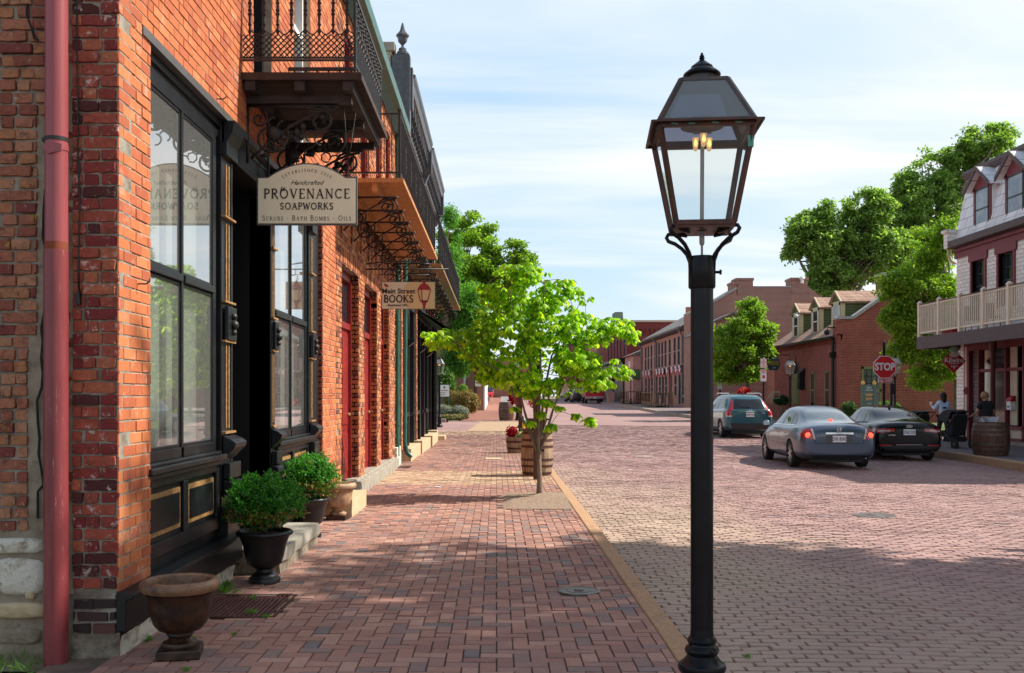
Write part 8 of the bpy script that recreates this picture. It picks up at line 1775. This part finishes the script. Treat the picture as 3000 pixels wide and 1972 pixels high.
RED = [(0, (.30, .0, .01)), (.6, (.45, .005, .03)), (1, (.2, .0, .01))]; GRN = [(0, (.05, .14, .02)), (.5, (.1, .22, .03)), (1, (.16, .3, .05))]
flowers('coleus_plant', 'deep red leafy plant on the left of the half barrel', (lx-.15, ly-.05, .56), 420, (.16, .16, .14), .075, RED, 'coleus_leaf', 'plant')
flowers('bedding_plant', 'green leaves and cream flowers in the middle of the half barrel', (lx+.08, ly-.05, .50), 340, (.16, .18, .09), .06, [(0, (.06, .18, .02)), (.5, (.12, .26, .04)), (.62, (.12, .26, .04)), (.63, (.6, .56, .4)), (1, (.65, .6, .4))], 'bedding_leaf', 'plant')
flowers('orange_flowers', 'orange-red flowers on the right rim of the half barrel', (lx+.26, ly-.08, .50), 200, (.09, .12, .08), .05, [(0, (.5, .04, .01)), (.6, (.6, .10, .02)), (.7, (.08, .2, .03)), (1, (.1, .25, .04))], 'orange_petal')
sp = thing('sign_post', 'brown steel post rising from the half barrel with red flowers hung on it', 'post', (lx+.08, ly+.05, 0)); mb = MB(); mb.box(lx+.02, lx+.12, ly, ly+.1, .3, 2.25); mb.build('shaft', 'hoop', sp); mb = MB(); mb.box(lx-.2, lx+.35, ly+.02, ly+.05, 2.05, 2.2); mb.build('crossbar', 'hoop', sp)
flowers('hanging_basket', 'bunch of red flowers hanging on the brown post above the half barrel', (lx-.13, ly, 1.5), 420, (.13, .13, .22), .07, RED, 'basket_petal', 'hanging basket'); flowers('hanging_basket', 'small red flowers right of the brown post behind the tree trunk', (lx+.38, ly+.3, 1.36), 120, (.12, .1, .1), .06, RED, 'basket_petal_b', 'hanging basket')
mb = MB(); px = XX(1569, 18.5); mb.box(px-.04, px+.04, 18.46, 18.54, -.05, 2.05); tag(mb.build('brown_post', 'hoop'), 'square brown steel post just left of the weathered barrel', 'post')
mb = MB(); mb.lathe((XX(1578, 22), 22, 0), [(.11, 0), (.11, .15), (.07, .3), (.045, .5), (.045, 2.6), (0, 2.62)], 14); tag(mb.build('black_post', 'postpaint', smooth=True), 'slim black post behind the small tree and barrel', 'post')
# hydrant
hy = thing('fire_hydrant', 'yellow fire hydrant with green bonnet behind the half barrel', 'fire hydrant', (XX(1532, 34), 34, G(34)), local=True); M['hydyellow'] = plain('hydrant_yellow', (.75, .45, .02), .4); M['hydgreen'] = plain('hydrant_green', (.02, .2, .1), .4)
mb = MB(); mb.lathe((0, 0, 0), [(.15, 0), (.15, .04), (.10, .06), (.10, .5), (.13, .52), (.13, .56)], 18); mb.build('barrel', 'hydyellow', hy, smooth=True); mb = MB(); mb.lathe((0, 0, .56), [(.13, 0), (.12, .08), (.07, .15), (.03, .17), (.03, .22), (0, .22)], 18); mb.build('bonnet', 'hydgreen', hy, smooth=True); 
for s in (-1, 1): mb = MB(); mb.tube([(s*.08, 0, .42), (s*.19, 0, .42)], .055, 10); mb.build('nozzle', 'hydgreen', hy, smooth=True)
# a-frame and far bits
af = thing('sandwich_board', 'white A-frame board on the far pavement beside the brown barrel', 'sandwich board', (XX(1481, 60), 60, G(60)))
for s in (-1, 1): mb = MB(); x = XX(1481, 60); z = G(60); mb.add([(x-.3, 60+s*.3, z), (x+.3, 60+s*.3, z), (x+.28, 60+s*.03, z+1.0), (x-.28, 60+s*.03, z+1.0), (x-.3, 60+s*.33, z), (x+.3, 60+s*.33, z), (x+.28, 60+s*.06, z+1.0), (x-.28, 60+s*.06, z+1.0)], [(0, 1, 2, 3), (7, 6, 5, 4), (0, 4, 5, 1), (1, 5, 6, 2), (2, 6, 7, 3), (3, 7, 4, 0)]); mb.build('board', 'white', af)
mb = MB(); mb.box(x-.2, x+.1, 59.75, 59.82, z+.35, z+.6); mb.build('printed_patch', 'stopred', af)
tb = thing('litter_bin', 'pinkish square litter bin on the far right pavement by the pickup', 'litter bin', (11.9, 101, G(101))); x = XX(1789, 101); z = G(101); mb = MB(); mb.box(x-.35, x+.35, 100.7, 101.3, z, z+1.0); mb.build('body', plain('bin_brick', (.4, .24, .2), .8), tb, bevel=.03); mb = MB(); mb.box(x-.38, x+.38, 100.67, 101.33, z+1.0, z+1.1); mb.build('lid', 'kerbgrey', tb)
for x, y, l in ((XX(1796, 103), 103, 'thin black post beside the pinkish litter bin'), (XX(1827, 93), 93, 'thin black kerb post left of the wooden platform')): mb = MB(); mb.tube([(x, y, G(y)), (x, y, G(y)+2.6)], .07, 8); mb.box(x-.2, x+.2, y-.02, y+.02, G(y)+2.2, G(y)+2.9); tag(mb.build('street_post', 'postpaint'), l, 'post')
# garden: sign, shrubs
gs = thing('garden_sign', 'white notice board with green edge in the garden behind the far lamp', 'sign', (XX(1307, 49.5), 49.5, .4)); a, b, z0, z1 = XX(1288, 49.5), XX(1316, 49.5), ZZ(1162, 49.5), ZZ(1128, 49.5)
mb = MB(); mb.box(a-.02, b+.02, 49.5, 49.54, z0-.02, z1+.02); mb.build('frame', 'green', gs); mb = MB(); mb.box(a, b, 49.48, 49.5, z0, z1); mb.build('board', 'white', gs); text('lettering', 'Garden', .1, ((a+b)/2, 49.47, (z0+z1)/2+.06), 'signgrey', gs, shear=.3, ext=.001) if False else None
mb = MB(); mb.ball(((a+b)/2, 49.47, z1-.12), .05, 8, 6, sy=.2); mb.box(a+.08, b-.08, 49.47, 49.48, z1-.28, z1-.25); mb.box(a+.04, b-.2, 49.47, 49.48, z0+.18, z0+.2); mb.box(a+.04, b-.22, 49.47, 49.48, z0+.08, z0+.1); mb.build('print', 'signgrey', gs); mb = MB(); mb.box(a+.02, a+.07, 49.52, 49.57, .2, z0); mb.box(b-.07, b-.02, 49.52, 49.57, .2, z0); mb.build('posts', 'green', gs)
def bush(label, px, py, rx, rz, z, cols, mat_name, size=.1, n=5000, seed=0, cat='bush', asp=1.7, name='garden_bush', spiky=0):
    x, zz_ = XX(px, z), ZZ(py, z); t = thing(name, label, cat, (x, z, G(z)), local=True); r_ = np.random.RandomState(seed); M[mat_name] = leafmat(mat_name, cols, .35)
    RX_, RZ_ = rx/2917*z, rz/2917*z; d = r_.randn(n, 3); d /= np.linalg.norm(d, axis=1)[:, None]; lump = np.array([1+.25*noise.noise(Vector(q*2.2)+Vector((seed, 0, 0))) for q in d[:600]]); lump = np.resize(lump, n); lump = np.array([1+.25*noise.noise(Vector(q*2.2)+Vector((seed, 0, 0))) for q in d])
    P = d*(r_.rand(n)**.3*lump)[:, None]*np.array([RX_, max(RX_*.8, .4), RZ_])+np.array([0, 0, zz_-G(z)])
    P[:, 2] = np.maximum(P[:, 2], .02); mb = MB()
    for k in range(8): a = k*.8; mb.tube([(0, 0, 0), (RX_*.4*math.cos(a), RX_*.3*math.sin(a), (zz_-G(z))*.6), (RX_*.7*math.cos(a), RX_*.5*math.sin(a), (zz_-G(z))*1.2)], [.02, .015, .006], 5)
    mb.build('stems', 'bark', t); leafcloud('foliage', [mat_name], P, d*.6+r_.randn(n, 3)*.5+np.array([0, 0, .6]), size, t, aspect=asp, up=(np.array([0, 0, 1.])+d*.5) if spiky else None)
BARB = [(0, (.08, .14, .02)), (.3, (.16, .20, .03)), (.5, (.3, .14, .05)), (.75, (.42, .18, .10)), (1, (.38, .26, .08))]
LAV = [(0, (.08, .14, .05)), (.45, (.14, .2, .08)), (.5, (.34, .30, .42)), (1, (.42, .38, .5))]
bush('big round barberry bush with orange-pink tips beside the far pavement', 1365, 1178, 40, 36, 50.5, BARB, 'barberry_leaf', .09, 7000, 1)
bush('smaller pinkish barberry bush left of the big one, behind the notice board', 1325, 1172, 25, 26, 52.5, BARB, 'barberry_leaf_b', .09, 3500, 2)
bush('purple-grey catmint clump at the garden kerb behind the far lamp', 1300, 1208, 32, 20, 48.9, LAV, 'catmint_leaf', .10, 4500, 3, 'plant', 3.5, 'catmint_plant', 1); bush('purple-grey catmint clump at the garden kerb next to the big barberry bush', 1345, 1208, 28, 18, 49.0, LAV, 'catmint_leaf_b', .10, 4000, 4, 'plant', 3.5, 'catmint_plant', 1)
bush('fresh green shrub behind the notice board in the garden', 1303, 1120, 30, 42, 53, GRN, 'shrub_leaf', .12, 5000, 5); bush('small round yellow-green topiary ball before the garden brick wall', 1357, 1140, 14, 14, 60, [(0, (.1, .2, .02)), (1, (.25, .35, .05))], 'topiary_leaf', .08, 2500, 6)
bush('low tan and green ground shrub along the garden kerb', 1320, 1222, 50, 9, 48.3, [(0, (.1, .12, .03)), (1, (.28, .2, .08))], 'tan_shrub_leaf', .08, 3000, 7)
bush('dark green hedge behind the handrail left of the green door', 2290, 1172, 24, 14, 49.5, [(0, (.015, .05, .01)), (1, (.04, .1, .02))], 'hedge_leaf', .08, 4000, 8, 'hedge'); bush('bright red flower bush behind the roof of the teal SUV', 2181, 1149, 16, 12, 47.5, [(0, (.5, .005, .01)), (1, (.6, .02, .02))], 'red_bush_leaf', .1, 2500, 9, 'bush')
bush('low orange-red flower bed beside the red bush behind the SUV', 2165, 1160, 28, 6, 48.5, [(0, (.4, .1, .03)), (1, (.5, .16, .06))], 'orange_bed_leaf', .08, 1500, 10); bush('feathery dark green shrub at the corner of the brick gable', 2487, 1200, 20, 20, 43.5, [(0, (.03, .07, .02)), (1, (.07, .13, .03))], 'fern_leaf', .16, 1800, 11, 'shrub', 4, 'garden_shrub', 1); bush('small green plants at the foot of the stop sign', 2605, 1195, 30, 16, 43, GRN, 'sign_shrub_leaf', .14, 2200, 12, 'plant', 3, 'garden_plant', 1)
hr = thing('handrail', 'grey-green tube handrail on the ramp in front of the dark hedge', 'handrail', (13.8, 49, 1)); mb = MB(); z = 48.3; mb.tube([(XX(2240, z), z, ZZ(1182, z)), (XX(2262, z), z, ZZ(1150, z)), (XX(2283, z), z, ZZ(1148, z)), (XX(2283, z), z, ZZ(1168, z))], .03, 8); mb.tube([(XX(2263, z), z, ZZ(1188, z)), (XX(2263, z), z, ZZ(1150, z))], .03, 8); mb.tube([(XX(2240, z), z, ZZ(1190, z)), (XX(2240, z), z, ZZ(1182, z))], .03, 8); mb.tube([(XX(2263, z), z, ZZ(1168, z)), (XX(2283, z), z, ZZ(1166, z))], .02, 8); mb.build('rail', plain('grey_green_rail', (.3, .34, .26), .4, metal=.3), hr, smooth=2)
# weeds and grass tufts in the foreground
M['weed'] = leafmat('weed_leaf', [(0, (.08, .2, .03)), (1, (.16, .32, .05))], .4)
for i, (x, y, s, l) in enumerate(((-2.15, 7.85, 1.4, 'tall weed growing at the wall behind the urn'), (-2.2, 8.1, 1, 'weed at the foot of the stone step'), (-2.18, 6.85, .7, 'weed growing at the near corner of the grate'), (-1.75, 7.1, .7, 'weed growing through the metal grate'), (-1.62, 6.95, .5, 'weed at the front right corner of the grate'), (-1.95, 6.35, .5, 'weed between pavers right of the urn'), (-1.7, 6.45, .4, 'small weed in the paver joints below the grate'), (-2.2, 6.3, .6, 'weed at the white stone beside the urn'), (-1.75, 5.62, .5, 'weed at the bottom edge right of the urn base'), (-1.86, 7.6, .5, 'weed at the back edge of the grate'), (1.6, 6.35, .5, 'weed in the road joint beside the kerb'), (1.45, 7.2, .35, 'tiny weed in the road bricks near the kerb'))):
    r_ = np.random.RandomState(i); n = 26; P = r_.randn(n, 3)*.02*s; P[:, 2] = np.abs(P[:, 2])*.3+(0 if x < 1 else RD(x, y)); P += np.array([x, y, 0]); u_ = np.stack([r_.randn(n)*.7, r_.randn(n)*.7, np.ones(n)*.9], 1); o = leafcloud('weed', ['weed'], P, r_.randn(n, 3), .06*s, None, up=u_, aspect=3); tag(o, l, 'weed')
r_ = np.random.RandomState(77); n = 260; P = np.stack([r_.uniform(-3.2, -2.66, n), r_.uniform(5.6, 5.92, n), np.zeros(n)-.02], 1); o = leafcloud('grass_tufts', ['weed'], P, r_.randn(n, 3), .07, None, up=np.stack([r_.randn(n)*.4, r_.randn(n)*.4, np.ones(n)], 1), aspect=9); kind(tag(o, 'green grass growing at the foot of the old side wall', 'grass'), 'stuff')
for x, y, l in ((-1.0, 16.8, 'white scrap of litter on the tan pavers'), (3.0, 22.5, 'pale scrap lying on the road bricks')): mb = MB(); mb.prism([(x-.05, y-.03), (x+.04, y-.04), (x+.06, y+.03), (x-.02, y+.05)], 'z', G(y)+(0.01 if x < 1 else -.115), G(y)+(.016 if x < 1 else -.11)); tag(mb.build('litter', 'white'), l, 'litter')
mb = MB(); mb.box(XX(1423, 24.5), XX(1468, 24.5), 24.2, 24.8, -.01, .014); tag(mb.build('utility_cover', 'sand', bevel=.004), 'pale rectangular utility cover in the pavers left of the half barrel', 'utility cover')
mb = MB(); mb.box(XX(1160, 21.6), XX(1202, 21.6), 21.3, 22.0, -.01, .012); tag(mb.build('floor_mat', 'hoop'), 'dark mat-like drain cover below the green downpipe', 'drain cover')
# ============================================================ PEOPLE
M['skin'] = plain('skin', (.52, .28, .19), .6, bmp=0, var=.1)
def person(label, loc, yaw, J, cloth, hair, s=1.0, group=None):
    """J: joint positions; figure faces +Y before the yaw"""
    t = thing('person', label, 'person', (0, 0, 0), group, local=True)
    V = []; Rr = []; E = []; idx = {}
    def pt(n, p, r): idx[n] = len(V); V.append(Vector(p)*s); Rr.append((r[0]*s, r[1]*s) if isinstance(r, tuple) else r*s)
    rad = dict(pelvis=(.145, .11), waist=(.125, .095), chest=(.155, .11), neck0=.075, neck1=.05, head0=.075, head1=.095, head2=.07)
    for n in ('pelvis', 'waist', 'chest', 'neck0', 'neck1', 'head0', 'head1', 'head2'): pt(n, J[n], rad[n])
    ch = [('pelvis', 'waist'), ('waist', 'chest'), ('chest', 'neck0'), ('neck0', 'neck1'), ('neck1', 'head0'), ('head0', 'head1'), ('head1', 'head2')]
    for sd_ in 'LR':
        for n, r in (('sh', .058), ('el', .04), ('wr', .026), ('pa', .032), ('hip', .088), ('kn', .056), ('an', .036), ('toe', .03)): pt(n+sd_, J[n+sd_], r)
        ch += [('chest', 'sh'+sd_), ('sh'+sd_, 'el'+sd_), ('el'+sd_, 'wr'+sd_), ('wr'+sd_, 'pa'+sd_), ('pelvis', 'hip'+sd_), ('hip'+sd_, 'kn'+sd_), ('kn'+sd_, 'an'+sd_), ('an'+sd_, 'toe'+sd_)]
        w, p = Vector(J['wr'+sd_]), Vector(J['pa'+sd_]); d = (p-w).normalized(); q = d.cross(Vector((0, 0, 1))); q = q.normalized() if q.length > .1 else Vector((1, 0, 0))
        for k in range(4):
            b = p+q*(.012*(k-1.5)*1.6); pt('f%d%s' % (k, sd_), b+d*(.045+.006*(k in (1, 2))), .009); pt('g%d%s' % (k, sd_), b+d*(.07+.008*(k in (1, 2)))+Vector((0, 0, -.015)), .008); ch += [('pa'+sd_, 'f%d%s' % (k, sd_)), ('f%d%s' % (k, sd_), 'g%d%s' % (k, sd_))]
        pt('th'+sd_, w+(p-w)*.6+q*.045, .01); ch.append(('wr'+sd_, 'th'+sd_))
    skinmesh('body', V, [(idx[a], idx[b]) for a, b in ch], Rr, 'skin', t, 2)
    def cl(name, names, mat, k=1.18, cut=None, ext=()):
        ids = {n: i for i, n in enumerate(names)}; vv = [V[idx[n]] for n in names]; rr = [tuple(x*k+.006 for x in Rr[idx[n]]) if isinstance(Rr[idx[n]], tuple) else Rr[idx[n]]*k+.008 for n in names]
        vv = [v.copy() for v in vv]
        for a, b, f in (cut or []): vv[ids[b]] = vv[ids[a]].lerp(vv[ids[b]], f)
        ed = [(ids[a], ids[b]) for a, b in ch if a in ids and b in ids]; skinmesh(name, vv, ed, rr, mat, t, 2)
    for c in cloth: cl(*c)
    h = V[idx['head1']]; mb = MB(); mb.ball((h.x, h.y-.02*s, h.z+.025*s), .112*s, 14, 10, sy=1.0, sz=1.05)
    if hair[1] == 'long': mb.ball((h.x, h.y-.07*s, h.z-.10*s), .09*s, 12, 8, sz=1.9, sy=.7)
    if hair[1] == 'bun': mb.ball((h.x, h.y-.10*s, h.z-.08*s), .05*s, 10, 8)
    mb.build('hair', hair[0], t, smooth=2)
    f = V[idx['head1']]; mb = MB(); mb.ball((f.x, f.y+.10*s, f.z-.015*s), .017*s, 8, 6, sz=1.5); mb.ball((f.x+.1*s, f.y, f.z-.01*s), .025*s, 8, 6, sx=.4); mb.ball((f.x-.1*s, f.y, f.z-.01*s), .025*s, 8, 6, sx=.4); mb.build('nose_and_ears', 'skin', t, smooth=2)
    mb = MB(); 
    for e in (-1, 1): mb.ball((f.x+e*.032*s, f.y+.088*s, f.z+.005*s), .012*s, 8, 6)
    mb.build('eyes', 'darkvoid', t, smooth=2)
    t.location = loc; t.rotation_euler.z = yaw; return t
def pose(lean=0, step=.2, arms=None, h=1.65):
    k = h/1.7; f = lambda x, y, z: (x*k, y*k, z*k); L_ = lambda z: lean*(z-.92)
    J = dict(pelvis=f(0, 0, .95), waist=f(0, L_(1.1), 1.10), chest=f(0, L_(1.32), 1.32), neck0=f(0, L_(1.44), 1.44), neck1=f(0, L_(1.50)+.01, 1.50), head0=f(0, L_(1.54)+.02, 1.535), head1=f(0, L_(1.6)+.02, 1.60), head2=f(0, L_(1.66)+.01, 1.655))
    for s, n, st in ((-1, 'L', step), (1, 'R', -step)):
        J['hip'+n] = f(s*.09, 0, .90); J['kn'+n] = f(s*.095, st*.55+.03, .50); J['an'+n] = f(s*.09, st-.02 if st > 0 else st, .09 if st > 0 else .13); J['toe'+n] = f(s*.10, (st if st > 0 else st)+.13, .035 if st > 0 else .05)
        a = (arms or {}).get(n, [(.20, .05, 1.12), (.22, .15, .90), (.22, .2, .82)]); J['sh'+n] = f(s*.165, L_(1.40), 1.40)
        J['el'+n] = f(s*a[0][0], a[0][1]+L_(a[0][2]), a[0][2]); J['wr'+n] = f(s*a[1][0], a[1][1]+L_(a[1][2]), a[1][2]); J['pa'+n] = f(s*a[2][0], a[2][1]+L_(a[2][2]), a[2][2])
    return J
arms_ = ['shL', 'elL', 'wrL', 'shR', 'elR', 'wrR']; torso = ['pelvis', 'waist', 'chest', 'neck0']; legs = ['pelvis', 'hipL', 'knL', 'anL', 'hipR', 'knR', 'anR']
M['hoodie'] = plain('pale_blue_hoodie', (.62, .74, .88), .8); M['vest'] = plain('navy_carrier', (.012, .03, .12), .7); M['leggings'] = plain('black_leggings', (.02, .018, .025), .7); M['hairdark'] = plain('dark_hair', (.02, .014, .01), .6); M['hairblond'] = plain('blond_hair', (.30, .17, .08), .6); M['tblack'] = plain('black_tshirt', (.012, .012, .013), .85); M['shorts'] = plain('white_shorts', (.7, .7, .76), .8); M['sneaker'] = plain('pale_sneaker', (.5, .52, .55), .6)
wz = 32.4; wx = XX(2764, wz)
A1 = {'L': [(.26, .10, 1.16), (.25, .30, 1.28), (.25, .36, 1.33)], 'R': [(.24, .06, 1.12), (.2, .30, 1.02), (.2, .37, 1.02)]}
w1 = person('woman seen from behind in pale blue hoodie and navy carrier vest holding a white cup', (wx, wz, 0), 0, pose(.03, .2, A1, 1.62), [('hoodie', torso+arms_, 'hoodie', 1.12), ('vest', ['waist', 'chest'], 'vest', 1.26), ('leggings', legs, 'leggings', 1.1), ('shoes', ['anL', 'toeL', 'anR', 'toeR'], 'sneaker', 1.25)], ('hairdark', 'long'))
cp = thing('paper_cup', 'white paper cup in the raised left hand of the woman in pale blue', 'cup', (0, 0, 0)); mb = MB(); mb.lathe((wx-.25*.95, wz+.40*.95, 1.22), [(.03, 0), (.042, .12)], 12); mb.build('cup', 'white', cp, smooth=True); mb = MB(); mb.lathe((wx-.25*.95, wz+.40*.95, 1.34), [(.046, 0), (.044, .015), (0, .016)], 12); mb.build('lid', 'white', cp, smooth=True)
# hips hold the person in black behind the barrel
pz = 28.6; px_ = XX(2889, pz)
A2 = {'L': [(.27, .10, 1.12), (.27, .34, 1.02), (.26, .42, 1.0)], 'R': [(.27, .06, 1.10), (.24, .30, .98), (.24, .37, .95)]}
p2 = person('person in black T-shirt and white shorts seen from behind, bending over behind the wide barrel', (px_, pz-.1, 0), R(8), pose(.22, .12, A2, 1.58), [('tshirt', torso+['shL', 'elL', 'shR', 'elR'], 'tblack', 1.2, [('shL', 'elL', .7), ('shR', 'elR', .7)]), ('shorts', ['pelvis', 'hipL', 'knL', 'hipR', 'knR'], 'shorts', 1.25, [('hipL', 'knL', .7), ('hipR', 'knR', .7)]), ('shoes', ['anL', 'toeL', 'anR', 'toeR'], 'sneaker', 1.25)], ('hairblond', 'bun'), s=1.03)
mz = 84.0
p3 = person('man in navy T-shirt and red shorts walking away on the far left pavement', (XX(1437, mz), mz, G(mz)), 0, pose(0, .18, None, 1.72), [('tshirt', torso+['shL', 'elL', 'shR', 'elR'], plain('navy_tshirt', (.04, .06, .12), .8), 1.25, [('shL', 'elL', .7), ('shR', 'elR', .7)]), ('shorts', ['pelvis', 'hipL', 'knL', 'hipR', 'knR'], plain('red_shorts', (.6, .04, .06), .8), 1.3, [('hipL', 'knL', .8), ('hipR', 'knR', .8)]), ('shoes', ['anL', 'toeL', 'anR', 'toeR'], 'sneaker', 1.3)], ('hairdark', 'short'), s=1.08)
bgb = thing('shopping_bag', 'bright blue bag carried by the man in red shorts', 'bag', (XX(1424, mz), mz, 1.2)); x = XX(1425, mz); mb = MB(); mb.box(x-.14, x+.14, mz-.1, mz+.08, G(mz)+.3, G(mz)+.72); mb.build('bag', plain('bag_blue', (.02, .18, .6), .5), bgb, bevel=.02); mb = MB(); mb.tube(arc((x, mz, G(mz)+.72), .1, 0, math.pi, 8), .012, 5); mb.build('handle', 'bwhite', bgb)
def stroller(label, loc, yaw, s=1.0):
    t = thing('pushchair', label, 'pushchair', (0, 0, 0), local=True)
    mb = MB(); V = []; n = 10
    for i in range(n+1):
        a = math.pi*.06+math.pi*.62*i/n
        for x in (-.24, .24): V.append((x, .1-.36*math.cos(a)*-1 if False else .08+.36*math.cos(a), .72+.34*math.sin(a)))
    mb.add(V, [(2*i, 2*i+1, 2*i+3, 2*i+2) for i in range(n)]); 
    for x in (-.24, .24): mb.add([(x, .08, .7)]+[(x, .08+.36*math.cos(math.pi*.06+math.pi*.62*i/n), .72+.34*math.sin(math.pi*.06+math.pi*.62*i/n)) for i in range(n+1)], [(0, i+1, i+2) for i in range(n)])
    mb.build('canopy', 'leggings', t, smooth=2, fix=False)
    mb = MB(); mb.prism([(-.1, .35), (.35, .38), (.4, .5), (.1, .48), (-.12, .95), (-.2, .92)], 'x', -.21, .21); mb.build('seat', 'tblack', t, bevel=.02)
    mb = MB(); mb.box(-.2, .2, -.15, .3, .2, .34); mb.build('basket', 'tblack', t, bevel=.02)
    mb = MB()
    for x in (-.24, .24): mb.tube([(x, .42, .12), (x, .2, .45), (x, -.15, .8), (x, -.42, 1.02)], .014, 6); mb.tube([(x, .2, .45), (x, -.3, .14)], .014, 6)
    mb.tube([(-.24, -.42, 1.02), (.24, -.42, 1.02)], .02, 8); mb.build('chassis', 'iron', t, smooth=2)
    for x in (-.26, .26):
        for y, r in ((.42, .09), (-.3, .14)): w = thing_part('wheel', t); mb = MB(); mb.tube([(x-.025, y, r), (x+.025, y, r)], r, 20); mb.build('tyre', 'tyre', w, smooth=True); mb = MB(); mb.tube([(x-.028, y, r), (x+.028, y, r)], r*.45, 12); mb.build('hub', 'hoopgrey', w, smooth=True)
    t.location = loc; t.rotation_euler.z = yaw; t.scale = (s, s, s)
stroller('black pushchair with rounded hood in front of the woman in pale blue', (wx-.42, wz+.75, 0), R(15)); stroller('black pushchair standing left of the wide barrel beside the person in black', (px_-.62, pz+.5, 0), R(10), 1.08)
